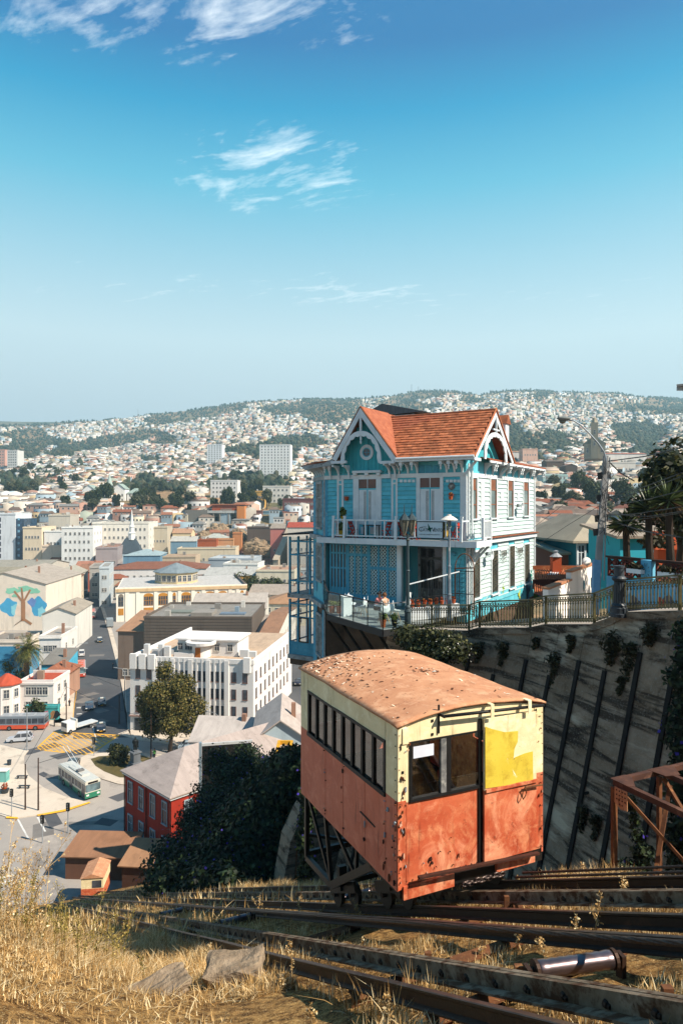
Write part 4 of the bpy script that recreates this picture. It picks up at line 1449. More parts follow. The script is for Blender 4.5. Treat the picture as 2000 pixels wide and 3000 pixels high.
for zx in(420,485,550):
 fbox(zx-9,zx+9,450,462,-0.26,-0.112,'shelf_bracket',M_WTRIM)
# roofs
OV = 0.8
zr_main = hr(1145,75,OV)[1]
yr_main = 2.45
ze = 2.55
ye = -0.85
M_SOFF = M_WOLD
def shingles(p00,ex_,n_cols,n_rows,dw,slope,lo_clip,name_parent,seed,cnt,clip=None):
 g = np.random.default_rng(seed)
 nrm = ex_.cross(slope).normalized()
 if nrm.z<0:
  nrm = -nrm
 sl_u = slope.normalized()
 objs =[]
 for r in range(n_rows):
  for c_ in range(n_cols):
   a = p00+ex_*((c_+(0.5 if r%2 else 0))*dw)+slope*r
   mid = a+ex_*dw/2+slope*0.5
   if clip and not clip(mid):
    continue
   th = 0.035+0.02*g.random()
   w_ = dw*(0.95+0.04*g.random())
   ln = slope.length*(1.06+0.08*g.random())
   b0 = a+nrm*0.02
   q0,q1 = b0-sl_u*(0.02*g.random()),b0+ex_*w_-sl_u*(0.02*g.random())
   q2,q3 = q1+sl_u*ln,q0+sl_u*ln
   objs.append(((q0+nrm*th,q1+nrm*th,q2+nrm*0.006,q3+nrm*0.006),nrm,th))
 return objs
def emit_shingles(objs,parent,limit):
 def key(o):
  w_ = house_mw@o[0][0]
  return w_.length
 objs = sorted(objs,key=key)
 for k,(qs,nrm,th)in enumerate(objs[:limit]):
  MB().slab(qs,0.03).build('shingle',M_TILE,parent)
 if len(objs)>limit:
  mb = MB()
  for qs,nrm,th in objs[limit:]:
   mb.slab(qs,0.03)
  tag(mb.build('shingles_beyond',M_TILEJ,parent),kind='stuff')
house_mw = Matrix.Translation(HL)@Matrix.Rotation(HRZ,4,'Z')
XR = HW+OV
yb_main = 2*yr_main-ye
x_left = apx[0]
rf = MB().slab([(gb1[0]+0.02,ye,ze),(XR,ye,ze),(XR,yr_main,zr_main),(x_left+0.02,yr_main,zr_main)],0.1)
rf.slab([(XR,yb_main,ze),(x_left,yb_main,ze),(x_left,yr_main,zr_main),(XR,yr_main,zr_main)],0.1)
roof_o = rf.build('main_roof',M_TILEJ,house)
exv = Vector((1,0,0))
rise = Vector((0,yr_main-ye,zr_main-ze))
nr = 17
xg1 = gb1[0]
def clip_main(p):
 lim = xg1-(p.z-gb1[1])/sl+0.02
 return p.x>lim and p.x<XR-0.03
objs = shingles(Vector((xg1-2.4,ye,ze)),exv,26,nr,(XR-xg1+2.4)/26,rise/nr,None,None,1,0,clip_main)
emit_shingles(objs,roof_o,300)
yf = -0.8
sf = MB()
sf.slab([(gb1[0],yf,gb1[1]),(apx[0],yf,apx[1]),(apx[0],yr_main,apx[1]),(gb1[0],yr_main,gb1[1])],0.08)
sf.slab([(apx[0],yf,apx[1]),(gb0[0],yf,gb0[1]),(gb0[0],yr_main+1.5,gb0[1]),(apx[0],yr_main+1.5,apx[1])],0.08)
sf_o = sf.build('front_gable_roof',M_TILEJ,house)
slope_r = Vector((apx[0]-gb1[0],0,apx[1]-gb1[1]))
def clip_g(p):
 ylim = ye+(p.z-ze)/(zr_main-ze)*(yr_main-ye)
 return p.y<ylim+0.06
objs = shingles(Vector((gb1[0],yf+0.03,gb1[1])),Vector((0,1,0)),11,14,0.31,slope_r/14,None,None,2,0,clip_g)
emit_shingles(objs,sf_o,300)
MB().tube([(apx[0],yf,apx[1]+0.02),(apx[0],yr_main,apx[1]+0.02)],0.07,8).build('ridge_cap',M_RIDGE,house)
MB().tube([(x_left,yr_main,zr_main+0.02),(XR,yr_main,zr_main+0.02)],0.08,8).build('ridge_cap',M_RIDGE,house)
for a,b in((gb0,apx),(gb1,apx)):
 dx,dz = b[0]-a[0],b[1]-a[1]
 ln = math.hypot(dx,dz)
 nx_,nz_ =(dz/ln,-dx/ln)
 if nz_>0:
  nx_,nz_ = -nx_,-nz_
 MB().prism([(a[0],a[1]),(b[0],b[1]),(b[0],b[1]-0.46),(a[0]+nx_*0.3,a[1]+nz_*0.3)],yf-0.07,yf-0.005,'y').build('bargeboard',M_WTRIM,house)
 MB().prism([(a[0],a[1]+0.1),(b[0],b[1]+0.1),(b[0],b[1]+0.03),(a[0],a[1]+0.02)],yf-0.09,yf+0.01,'y').build('barge_flashing',M_RIDGE,house)
fl = hf(130,412,-0.8)
MB().prism([(gb0[0],gb0[1]),(gb0[0]+0.2,gb0[1]-0.3),(gb0[0]-0.2,gb0[1]-0.42),(fl[0],fl[1]-0.18),(fl[0],fl[1]),(gb0[0]-0.5,gb0[1]-0.22)],yf-0.06,yf-0.006,'y').build('eave_fascia',M_WOLD,house)
MB().slab([(fl[0],1.4,fl[1]),(gb0[0]-0.4,yf,gb0[1]-0.25),(gb0[0]+0.3,yf,gb0[1]),(gb0[0]+0.3,4,gb0[1]+0.5),(fl[0]-0.6,5,fl[1]+0.1)],0.08).build('side_roof',M_RIDGE,house)
MB().slab([(-3.3,2.2,2.55),(-0.2,-0.8,2.55),(0.9,-0.8,2.6),(0.9,6,2.9),(-3.3,HD,2.6)],0.1).build('side_roof',M_RIDGE,house)
cxa,zsp_a = apx[0],hf(455,215,-0.8)[1]
half = abs(hf(570,395,-0.8)[0]-apx[0])*0.98
zb_a = hf(570,395,-0.8)[1]
mb = MB()
NS = 40
vs,fs =[],[]
for k in range(NS+1):
 t_ = math.pi*k/NS
 ca,sa = math.cos(t_),math.sin(t_)
 sc_ = 0.05*abs(math.sin(k*math.pi/2.0*0.5))
 for r,y in((1.0,-0.84),(1.0,-0.78),(0.86-sc_,-0.78),(0.86-sc_,-0.84)):
  vs.append((cxa+half*r*ca,y,zb_a+(zsp_a-zb_a)*(r if r==1.0 else r*1.0+0.02)*abs(sa)**0.85))
for k in range(NS):
 for j in range(4):
  j2 =(j+1)%4
  fs.append((k*4+j,k*4+j2,(k+1)*4+j2,(k+1)*4+j))
mb.add(vs,fs)
mb.build('gable_fretwork',M_WTRIM,house)
MB().bar((apx[0],-0.8,apx[1]-0.35),(apx[0],-0.8,zsp_a-0.25),0.11,0.11).build('king_post',M_WTRIM,house)
MB().lathe([(0.0,-0.5),(0.04,-0.45),(0.07,-0.36),(0.03,-0.3),(0.06,-0.24),(0.05,0)],8,(apx[0],-0.8,zsp_a-0.25)).build('pendant',M_WTRIM,house)
for a,b in((288,372),(562,642)):
 fbox(a,b,383,398,-0.88,-0.72,'gable_tie',M_WTRIM,off=-0.8)
MB().box(xg1-0.1,XR,ye-0.05,ye+0.02,ze-0.2,ze-0.02).build('eave_fascia',M_WTRIM,house)
MB().tube([(xg1,ye-0.1,ze-0.03),(XR,ye-0.1,ze-0.03)],0.06,8).build('gutter',M_WTRIM,house)
MB().box(xg1-0.1,XR-0.1,ye+0.021,0,ze-0.16,ze-0.1).build('soffit',M_WOLD,house)
def bracket_mesh():
 pts =[(0.0,0.0),(-0.72,0.0),(-0.72,-0.1)]
 for k in range(9):
  t_ = k/8*math.pi/2
  pts.append((-0.62+0.56*math.sin(t_),-0.1-0.52*(1-math.cos(t_))))
 pts+=[(-0.06,-0.78),(0.0,-0.78)]
 return MB().prism(pts,-0.05,0.05,'x').mesh('eave_bracket',M_WTRIM)
def pend_mesh():
 mb = MB().box(-0.09,0.09,-0.09,0.09,-0.22,0.0)
 mb.lathe([(0.0,-0.52),(0.03,-0.48),(0.06,-0.42),(0.03,-0.36),(0.07,-0.3),(0.05,-0.221)],8)
 return mb.mesh('eave_pendant',M_WTRIM)
br_me,pe_me = bracket_mesh(),pend_mesh()
zbk = ze-0.17
for zx in(650,700,752,918,962,1005):
 put('eave_bracket',br_me,house,(fx(zx,420,-0.4),-0.005,zbk-0.02))
for zx in(675,735,897,942,985):
 put('eave_pendant',pe_me,house,(fx(zx,400,-0.75),-0.72,zbk-0.0))
for zx in(268,315,372,600,632):
 put('eave_bracket',br_me,house,(fx(zx,420,-0.4),-0.112,zbk-0.08))
for zx in(250,276):
 put('eave_pendant',pe_me,house,(fx(zx,410,-0.6),-0.6,zbk))
mbp = MB()
for zx0,zx1 in((775,808),(815,848),(855,888)):
 fbox(zx0,zx1,408,450,-0.03,-0.004,'frieze_panel',M_TEALT)
def ch(t_,z,off=0.0):
 return Vector((-0.7071*t_-0.7071*off,0.7071*t_-0.7071*off,z))
CHL = 3.535
for zlo,zhi,win in((zB,1.5,(zB+0.5,1.3)),(-5.4,zB-0.4,(-4.6,-2.5)),(-10.2,-6.3,(-9.2,-6.8))):
 n = int((zhi-zlo)/0.24)
 for i in range(n):
  z = lerp(zlo,zhi,i/n)
  for a,b in((0.12,0.75),(2.35,CHL)):
   MB().slab([ch(a,z,0.042),ch(b,z,0.042),ch(b,z+0.235,0.014),ch(a,z+0.235,0.014)],0.012).build('siding_board',M_TEALT,house)
 w0,w1 = win
 wf_ = MB()
 wf_.bar(ch(0.85,w0,0.05),ch(0.85,w1,0.05),0.16,0.08)
 wf_.bar(ch(2.25,w0,0.05),ch(2.25,w1,0.05),0.16,0.08)
 wf_.bar(ch(0.75,w1+0.08,0.06),ch(2.35,w1+0.08,0.06),0.12,0.16)
 wf_.bar(ch(0.75,w0-0.06,0.06),ch(2.35,w0-0.06,0.06),0.16,0.12)
 wo = wf_.build('corner_window',M_WOLD,house)
 MB().slab([ch(0.9,w0,0.015),ch(2.2,w0,0.015),ch(2.2,w1,0.015),ch(0.9,w1,0.015)],0.01).build('pane',M_HGLASSG,wo)
 MB().bar(ch(1.55,w0,0.03),ch(1.55,w1,0.03),0.07,0.04).bar(ch(0.9,lerp(w0,w1,0.68),0.031),ch(2.2,lerp(w0,w1,0.68),0.031),0.04,0.07).build('glazing_bar',M_WOLD,wo)
 MB().bar(ch(0.05,zlo,0.03),ch(0.05,zhi,0.03),0.12,0.1).build('corner_board',M_WOLD,house)
for z in(zB-0.1,-6.0):
 MB().bar(ch(-0.05,z,0.12),ch(CHL+0.1,z,0.12),0.3,0.26).build('corner_cornice',M_WOLD,house)
MB().bar(ch(-0.3,2.35,0.5),ch(CHL+0.3,2.35,0.5),0.08,0.2).build('eave_fascia',M_WOLD,house)
for t_ in(0.3,0.9,1.6,2.3,3.0):
 o = put('eave_bracket',br_me,house,ch(t_,zbk-0.05,0.0))
 o.rotation_euler =(0,0,math.radians(-45))
MB().bar(ch(0,ZTR,0.03),ch(CHL,ZTR,0.03),0.08,0.22).build('frieze_band',M_WOLD,house)
# balcony
BY = -1.05
bal = MB().box(0.15,HW+0.02,BY,-0.06,zB-0.1,zB-0.02).build('balcony_floor',M_WOLD,house)
MB().box(0.1,HW+1.0,BY-0.06,BY-0.001,zB-0.32,zB).build('balcony_fascia',M_WTRIM,house)
MB().box(0.1,0.15,BY,-0.06,zB-0.32,zB).build('balcony_fascia',M_WTRIM,house)
MB().box(0.15,HW,BY,-0.06,zB-0.3,zB-0.25).build('balcony_soffit',M_WOLD,house)
xb0,xb1 = fx(298,760,BY),fx(1018,760,BY)
zt_b = zB+1.05
MB().box(xb0,xb1,BY-0.02,BY+0.07,zt_b-0.07,zt_b).build('balcony_handrail',M_WTRIM,house)
MB().box(xb0,xb1,BY,BY+0.05,zB+0.1,zB+0.17).build('balcony_rail',M_WTRIM,house)
bal_me = MB().box(-0.035,0.035,-0.02,0.02,0,0.81).mesh('balcony_baluster',M_WTRIM)
nbal = 13
for i in range(nbal):
 put('balcony_baluster',bal_me,house,(lerp(xb0+0.3,xb1-0.3,i/(nbal-1)),BY+0.025,zB+0.171))
for i,zx in enumerate((300,362,650,1015)):
 x = fx(zx,760,BY)
 mb = MB()
 mb.bar((x,BY-0.08,zB-0.05),(x+(0.0 if i in(0,3)else 0.0),BY+0.0,zt_b+0.12),0.13,0.1)
 mb.box(x-0.08,x+0.08,BY-0.05,BY+0.07,zt_b+0.121,zt_b+0.2)
 mb.build('balcony_post',M_WTRIM,house)
for i in range(3):
 put('balcony_baluster',bal_me,house,(xb0+0.02,lerp(BY+0.3,-0.3,i/2),zB+0.171),math.radians(90))
MB().box(xb0,xb0+0.05,BY+0.071,-0.06,zt_b-0.07,zt_b).build('balcony_handrail',M_WTRIM,house)
MB().box(xb1-0.05,xb1,BY+0.071,-0.06,zt_b-0.07,zt_b).build('balcony_handrail',M_WTRIM,house)
# right facade
def ry(zx,zy,off=0.0):
 return hr(zx,zy,off)[0]
def rz_(zx,zy,off=0.0):
 return hr(zx,zy,off)[1]
def rwin(zx0,zx1,zy0,zy1,name,frame_m,pane_m,sash=True,grille=False,sill=True,fw=0.13):
 zxm,zym =(zx0+zx1)/2,(zy0+zy1)/2
 a,b = ry(zx0,zym),ry(zx1,zym)
 z0_,z1_ = rz_(zxm,zy1),rz_(zxm,zy0)
 mb = MB().box(HW+0.005,HW+0.08,a-fw,a,z0_-0.02,z1_+0.1).box(HW+0.005,HW+0.08,b,b+fw,z0_-0.02,z1_+0.1)
 mb.box(HW+0.005,HW+0.081,a+0.001,b-0.001,z1_,z1_+0.1)
 w_ = mb.build(name,frame_m,house)
 MB().box(HW+0.006,HW+0.02,a+0.001,b-0.001,z0_,z1_-0.001).build('pane',pane_m,w_)
 if sash:
  zs = lerp(z0_,z1_,0.72)
  mb = MB().box(HW+0.0201,HW+0.045,a+0.001,b-0.001,zs-0.05,zs+0.03)
  mb.box(HW+0.0201,HW+0.044,a+0.001,a+0.09,z0_,zs-0.051).box(HW+0.0201,HW+0.044,b-0.09,b-0.001,z0_,zs-0.051)
  mb.box(HW+0.0201,HW+0.044,a+0.001,b-0.001,lerp(z0_,zs,0.45),lerp(z0_,zs,0.45)+0.06)
  mb.build('sash',M_BROWNW,w_)
  MB().box(HW+0.0205,HW+0.03,a+0.09,b-0.09,zs+0.031,z1_-0.06).build('transom_blind',M_BROWNW,w_)
 if sill:
  MB().box(HW+0.005,HW+0.16,a-fw-0.04,b+fw+0.04,z0_-0.1,z0_-0.021).build('sill',M_WTRIM,w_)
 if grille:
  gr = MB()
  n_ = max(3,int((b-a)/0.13))
  for i in range(n_+1):
   y = lerp(a+0.03,b-0.03,i/n_)
   gr.box(HW+0.09,HW+0.105,y-0.008,y+0.008,z0_,z1_)
  zz,k = z0_+0.1,0
  while zz<z1_-0.2:
   gr.bar((HW+0.115,a+0.03,zz),(HW+0.115,b-0.03,zz+0.22),0.012)
   gr.bar((HW+0.118,b-0.03,zz),(HW+0.118,a+0.03,zz+0.22),0.012)
   zz+=0.22
  for j in range(3):
   zc_ = z1_-0.2-0.2*j
   pts =[(HW+0.12,(a+b)/2+(b-a)*0.32*math.cos(6.283*k/10),zc_+0.09*math.sin(6.283*k/10))for k in range(11)]
   gr.tube(pts,0.012,4,caps=False)
  gr.build('grille',M_GRILLE,w_)
 return a-fw,b+fw,z0_,z1_
segs_up,segs_lo =[],[]
for zx0,zx1,zy0,zy1 in((1066,1096,478,705),(1173,1206,483,700),(1271,1300,486,695),(1358,1386,489,688)):
 segs_up.append(rwin(zx0,zx1,zy0,zy1,'side_window',M_WTRIM,M_HGLASSG))
for zx0,zx1,zy0,zy1 in((1080,1110,893,1148),(1180,1212,885,1124),(1279,1305,860,1092),(1363,1388,850,1066)):
 segs_lo.append(rwin(zx0,zx1,zy0,zy1,'grilled_window',M_WTRIM,M_HGLASSG,sash=False,grille=True))
for zx0,zx1,zy0,zy1 in((1229,1260,884,914),(1321,1350,869,898)):
 rwin(zx0,zx1,zy0,zy1,'vent_window',M_WTRIM,M_HGLASSG,sash=False,grille=True,sill=False,fw=0.05)
for segs,z0_,z1_,m,key in((segs_up,zB+0.05,ZTR-0.12,M_TEALW,'pale'),(segs_lo,-5.4,zB-0.35,M_TEALW,'pale2')):
 ys_ =[0.28]
 for s_ in segs:
  ys_+=[s_[0],s_[1]]
 ys_.append(HD-0.2)
 for i in range(0,len(ys_),2):
  if ys_[i+1]-ys_[i]>0.1:
   siding(ys_[i],ys_[i+1],z0_,z1_,m,key,'right',h=0.25)
 for s_ in segs:
  siding(s_[0],s_[1],z0_,s_[2]-0.1,m,key,'right',h=0.25)if s_[2]-0.1-z0_>0.2 else None
MB().box(HW+0.004,HW+0.06,HD-0.2,HD,-5.4,ZTR-0.101).build('corner_board',M_WTRIM,house)
MB().box(HW+0.004,HW+0.055,0.0,0.28,zB,ZTR-0.101).build('corner_board',M_WTRIM,house)
MB().box(HW+0.004,HW+0.055,0.0,0.28,-5.5,zB-0.33).build('corner_board',M_WTRIM,house)
MB().box(HW+0.005,HW+0.075,0.051,HD,ZTR-0.1,ZTR+0.12).build('frieze_band',M_WTRIM,house)
MB().box(HW+0.005,HW+0.2,0.28,HD+0.1,zB-0.3,zB-0.02).build('storey_band',M_WTRIM,house)
MB().box(HW+0.005,HW+0.32,2.7,HD+0.15,zB-0.019,zB+0.03).build('storey_flashing',M_RIDGE,house)
for y,x in((0.12,HW+0.12),(0.55,HW+0.14)):
 MB().tube([(x,y,-5.6),(x,y,zB-0.4)],0.06,8).build('downpipe',M_WTRIM,house)
 MB().tube([(x,y,zB+0.05),(x,y,2.2)],0.055,8).build('downpipe',M_WTRIM,house)
MB().tube([(HW+0.1,HD-0.05,-5.6),(HW+0.1,HD-0.05,2.3)],0.05,8).build('downpipe',M_WTRIM,house)
for zx0,zx1,zy0,zy1 in((1118,1137,508,700),):
 a,b = ry(zx0,600),ry(zx1,600)
 MB().box(HW+0.044,HW+0.075,a,b,zB+0.1,ZTR-0.3).build('blind_panel',M_WTRIM,house)
for zx0,zx1,zy0,zy1 in((1230,1246,560,610),(1322,1336,560,608)):
 a,b = ry(zx0,585),ry(zx1,585)
 MB().box(HW+0.044,HW+0.07,a,b,rz_(zx0,zy1),rz_(zx0,zy0)).build('wall_plaque',M_WTRIM,house)
sy0,sy1 = ry(1064,760,0.9),ry(1175,760,0.9)
sy0 = max(sy0,0.0)
MB().box(HW+0.021,HW+0.95,sy0-0.9,sy1,zB-0.15,zB-0.021).build('balcony_floor',M_WOLD,house)
MB().box(HW+0.95,HW+1.0,BY,sy1,zB-0.32,zB).build('balcony_fascia',M_WTRIM,house)
MB().box(HW+0.9,HW+0.97,sy0,sy1,zt_b-0.07,zt_b).build('balcony_handrail',M_WTRIM,house)
MB().box(HW+0.91,HW+0.96,sy0,sy1,zB+0.1,zB+0.17).build('balcony_rail',M_WTRIM,house)
for i in range(7):
 put('balcony_baluster',bal_me,house,(HW+0.935,lerp(sy0+0.08,sy1-0.08,i/6),zB+0.171),math.radians(90))
for y in(sy0,sy1):
 MB().box(HW+0.88,HW+0.99,y-0.06,y+0.06,zB-0.01,zt_b+0.15).build('balcony_post',M_WTRIM,house)
MB().box(HW+0.06,HW+0.9,sy1-0.04,sy1+0.02,zt_b-0.07,zt_b).build('balcony_handrail',M_WTRIM,house)
for y in(0.35,sy1-0.1):
 mb = MB().bar((HW+0.06,y,zB-1.2),(HW+0.85,y,zB-0.34),0.09,0.12).box(HW+0.005,HW+0.1,y-0.07,y+0.07,zB-1.35,zB-0.33)
 mb.build('balcony_bracket',M_WTRIM,house)
gy0,gy1 = ry(1062,385,OV),ry(1215,385,OV)
gyc = yr_main
zge = rz_(1215,372,OV)
MB().box(HW+0.55,HW+0.62,gy1-0.6,HD+0.7,ze-0.2,ze).build('eave_fascia',M_WTRIM,house)
MB().slab([(HW+0.65,gy1-0.8,ze),(HW+0.65,HD+0.7,ze),(HW-2.5,HD+0.7,ze+0.75),(HW-2.5,gy1-0.8,ze+0.75)],0.08).build('side_roof',M_TILEJ,house)
MB().box(-2.0,HW-2.6,yb_main+0.2,HD,2.63,3.15).build('back_parapet',M_RIDGE,house)
for k in range(9):
 y = lerp(gy1+0.2,HD+0.3,k/8)
 o = put('eave_bracket',br_me,house,(HW+0.005,y,zbk),math.radians(90))
 if k%2==0:
  for dy in(0.35,0.7):
   put('eave_pendant',pe_me,house,(HW+0.45,y+dy,zbk))
zap = zr_main
gh0,gh1 = ye+0.1,yb_main
MB().prism([(gh0+0.5,2.5),(gh1-0.5,2.5),(gyc,zap-0.5)],HW+0.08,HW+0.11,'x').build('side_gable_wall',M_TEALD,house)
for sgn in(-1,1):
 yb_ = gyc+sgn*(gyc-ye)
 ln = math.hypot(yb_-gyc,zap-ze)
 MB().prism([(yb_,ze),(gyc,zap),(gyc,zap-0.45),(yb_-sgn*0.35,ze-0.1)],XR-0.06,XR+0.0,'x').build('bargeboard',M_WTRIM,house)
 MB().prism([(yb_+sgn*0.05,ze+0.02),(gyc,zap+0.12),(gyc,zap+0.02),(yb_,ze-0.06)],XR+0.001,XR+0.05,'x').build('barge_flashing',M_TILE,house)
 MB().box(XR-0.12,XR+0.02,yb_-(0.9 if sgn>0 else-0.0),yb_+(0.0 if sgn>0 else 0.9),ze-0.25,ze-0.1).build('gable_tie',M_WTRIM,house)
 MB().bar((HW+0.06,yb_-sgn*0.6,ze-0.9),(XR-0.1,yb_-sgn*0.6,ze-0.2),0.1,0.12).build('gable_bracket',M_WTRIM,house)
mb = MB()
vs,fs =[],[]
for k in range(NS+1):
 t_ = math.pi*k/NS
 ca,sa = math.cos(t_),math.sin(t_)
 sc_ = 0.05*abs(math.sin(k*math.pi/4))
 for r,x in((1.0,XR-0.04),(1.0,XR+0.03),(0.86-sc_,XR+0.03),(0.86-sc_,XR-0.04)):
  vs.append((x,gyc+1.9*r*ca,ze-0.1+(zap-1.15-ze)*(r+(0.02 if r<1 else 0))*abs(sa)**0.85))
for k in range(NS):
 for j in range(4):
  j2 =(j+1)%4
  fs.append((k*4+j,k*4+j2,(k+1)*4+j2,(k+1)*4+j))
mb.add(vs,fs)
mb.build('gable_fretwork',M_WTRIM,house)
MB().bar((XR,gyc,zap-0.4),(XR,gyc,zap-1.5),0.1).bar((XR,gyc-0.5,zap-1.1),(XR,gyc+0.5,zap-1.1),0.08).build('king_post',M_WTRIM,house)
q = hf(570,62,7.5)
MB().prism([(q[0]-2.0,q[1]-0.85),(q[0],q[1]),(q[0]+3.2,q[1]-0.75)],7.5,10.5,'y').build('rear_roof',M_GREYR,house)
MB().box(q[0]-1.6,q[0]+2.4,7.6,10.4,2.7,q[1]-0.86).build('rear_tower',M_WOLD,house)
q = hr(1178,150,-1.0)
MB().box(HW-1.6,HW-0.9,q[0]+2.6,q[0]+3.3,2.6,q[1]).build('chimney',M_WTRIM,house)
MB().prism([(q[0]+2.45,q[1]),(q[0]+2.95,q[1]+0.6),(q[0]+3.45,q[1])],HW-1.75,HW-0.8,'x').build('chimney_cap',M_RIDGE,house)
# ground floor front: glazed screen, lattice bays, porch
zc0,zc1 = -5.3,zB-0.33
x0,x1 = fx(283,980),fx(372,980)
scr = MB().box(x0,x1,0.0,0.08,zc1-0.12,zc1).build('glazed_screen',M_TEALT,house)
MB().box(x0,x1,0.0,0.08,zc0,zc0+0.5).build('apron_panel',M_TEALT,scr)
for i in range(6):
 x = lerp(x0,x1,i/5)
 MB().box(x-0.05,x+0.05,-0.02,0.08,zc0,zc1-0.121).build('mullion',M_TEALT,scr)
for z in(zc1-0.62,zc1-1.5):
 MB().box(x0,x1,-0.015,0.078,z-0.05,z+0.05).build('transom_bar',M_TEALT,scr)
for i in range(5):
 a,b = lerp(x0,x1,i/5)+0.051,lerp(x0,x1,(i+1)/5)-0.051
 MB().box(a,b,0.03,0.034,zc0+0.5,zc1-0.13).build('pane',M_HGLASS,scr)
for bay,(zxa,zxb,rows)in enumerate(((382,492,0.78),(500,655,0.55))):
 xa,xb = fx(zxa,980),fx(zxb,980)
 scr = MB().box(xa,xb,-0.01,0.07,zc1-0.15,zc1+0.0).build('lattice_bay',M_TEALT,house)
 MB().box(xa,xb,-0.01,0.07,zc0-0.2,zc0+0.15).build('apron_panel',M_TEALT,scr)
 zsplit = lerp(zc0,zc1,rows)
 MB().box(xa,xb,-0.012,0.068,zsplit-0.08,zsplit+0.08).build('transom_bar',M_TEALT,scr)
 nc = 3
 for i in range(nc+1):
  x = lerp(xa,xb,i/nc)
  MB().box(x-0.06,x+0.06,-0.02,0.072,zc0-0.2,zc1).build('stile',M_TEALT,scr)
 for i in range(nc):
  a,b = lerp(xa,xb,i/nc)+0.061,lerp(xa,xb,(i+1)/nc)-0.061
  for za,zb in((zc0+0.15,zsplit-0.081),(zsplit+0.081,zc1-0.15)):
   lt = MB()
   st_ = 0.2
   k = -20
   while k*st_<(zb-za)+(b-a):
    for sgn in(1,-1):
     t0,t1 = 0.0,b-a
     zo = k*st_
     lo,hi =(max(0.0,-zo),min(b-a,zb-za-zo))
     if hi-lo>0.02:
      p =(a+lo,0.02,za+zo+lo)if sgn>0 else(b-lo,0.03,za+zo+lo)
      q_ =(a+hi,0.02,za+zo+hi)if sgn>0 else(b-hi,0.03,za+zo+hi)
      lt.bar(p,q_,0.008,0.045,up=(1 if sgn<0 else-1,0,1))
    k+=1
   lt.build('lattice',M_LATT,scr)
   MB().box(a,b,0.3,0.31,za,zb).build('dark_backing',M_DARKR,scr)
MB().box(fx(657,980),fx(682,980),-0.1,0.12,zG,zc1).build('porch_post',M_WTRIM,house)
MB().box(fx(912,980),fx(932,980),-0.06,0.1,zG,zc1).build('porch_post',M_WTRIM,house)
PX0,PX1 = fx(775,1000,2.2),fx(925,1000,2.2)
dr = MB().box(PX0,PX0+0.16,2.1,2.198,zG,-2.5).box(PX1-0.16,PX1,2.1,2.198,zG,-2.5).box(PX0,PX1,2.099,2.198,-2.499,-2.3).build('porch_door',M_WOLD,house)
MB().box(PX0+0.16,PX1-0.16,2.18,2.197,zG,-2.5).build('pane',M_HGLASS,dr)
MB().box((PX0+PX1)/2-0.06,(PX0+PX1)/2+0.06,2.12,2.179,zG,-3.15).box(PX0+0.161,PX1-0.161,2.12,2.179,-3.149,-3.0).build('door_stile',M_GREYW,dr)
MB().box(PX0+0.2,(PX0+PX1)/2-0.1,2.15,2.179,zG+0.1,zG+0.8).box((PX0+PX1)/2+0.1,PX1-0.2,2.15,2.179,zG+0.1,zG+0.8).build('door_panel',M_GREYW,dr)
bxs = fx(932,1000),HW-0.05
siding(fx(934,1000),HW-0.06,zG+0.1,zc1-0.02,M_TEAL,'teal')
MB().box(fx(932,1000),HW-0.02,-0.004,0.1,zG,zc1).build('corner_wall',M_TEAL,house)
q = hf(975,902)
mb = MB().lathe([(0.0,0),(0.1,0.02),(0.12,0.08),(0.08,0.16),(0.0,0.18)],12)
mb.v =[(q[0]+v[0]*1.4,-0.045-v[2],q[1]+v[1])for v in mb.v]
mb.build('wall_lamp',M_TEALT,house)
for i,(zx,zy,r,cc)in enumerate(((1385,1110,0.75,'#2b6f8e'),(1382,1115,0.55,'#1d3b4f'),(1245,1100,0.28,'#8fae3a'),(1345,1105,0.45,'#55b9c4'),(1402,1020,0.4,'#3b8a7c'),(1335,1130,0.3,'#c9d35a'))):
 y,z = hr(zx,zy)
 pts =[]
 for k in range(14):
  a = 6.283*k/14
  rr = r*(0.8+0.35*math.sin(3*a+i)+0.1*math.cos(7*a))
  pts.append((y+rr*math.cos(a)*0.8,z+rr*math.sin(a)))
 MB().prism(pts,HW+0.046,HW+0.048+0.001*i,'x').build('mural_shape',mat('mural_%d'%i,srgb(cc,0.75)),house)
MB().box(HW+0.044,HW+0.047,0.3,HD,-5.6,-5.05).build('painted_plinth',mat('plinth_cyan',srgb('#7fd0dd',0.75),srgb('#5fc0d6',0.7),stain=srgb('#d9e8e2',0.8),sscale=1.0),house)
for i,(zx,zy)in enumerate(((1195,905),(1365,632))):
 y,z = hr(zx,zy,0.5)
 mb = MB().lathe([(0.05,0),(0.07,0.2),(0.16,0.34),(0.28,0.42),(0.26,0.42),(0.06,0.22),(0.0,0.22)],14)
 mb.v =[(HW+0.15+v[2]*0.8,y+v[0]-v[2]*0.45,z+v[1]-0.1*v[2])for v in mb.v]
 ho = mb.build('loudspeaker_horn',M_WTRIM,house,smooth=True)
 MB().bar((HW+0.04,y,z),(HW+0.2,y,z),0.08,0.2).build('horn_bracket',M_GREYW,ho)
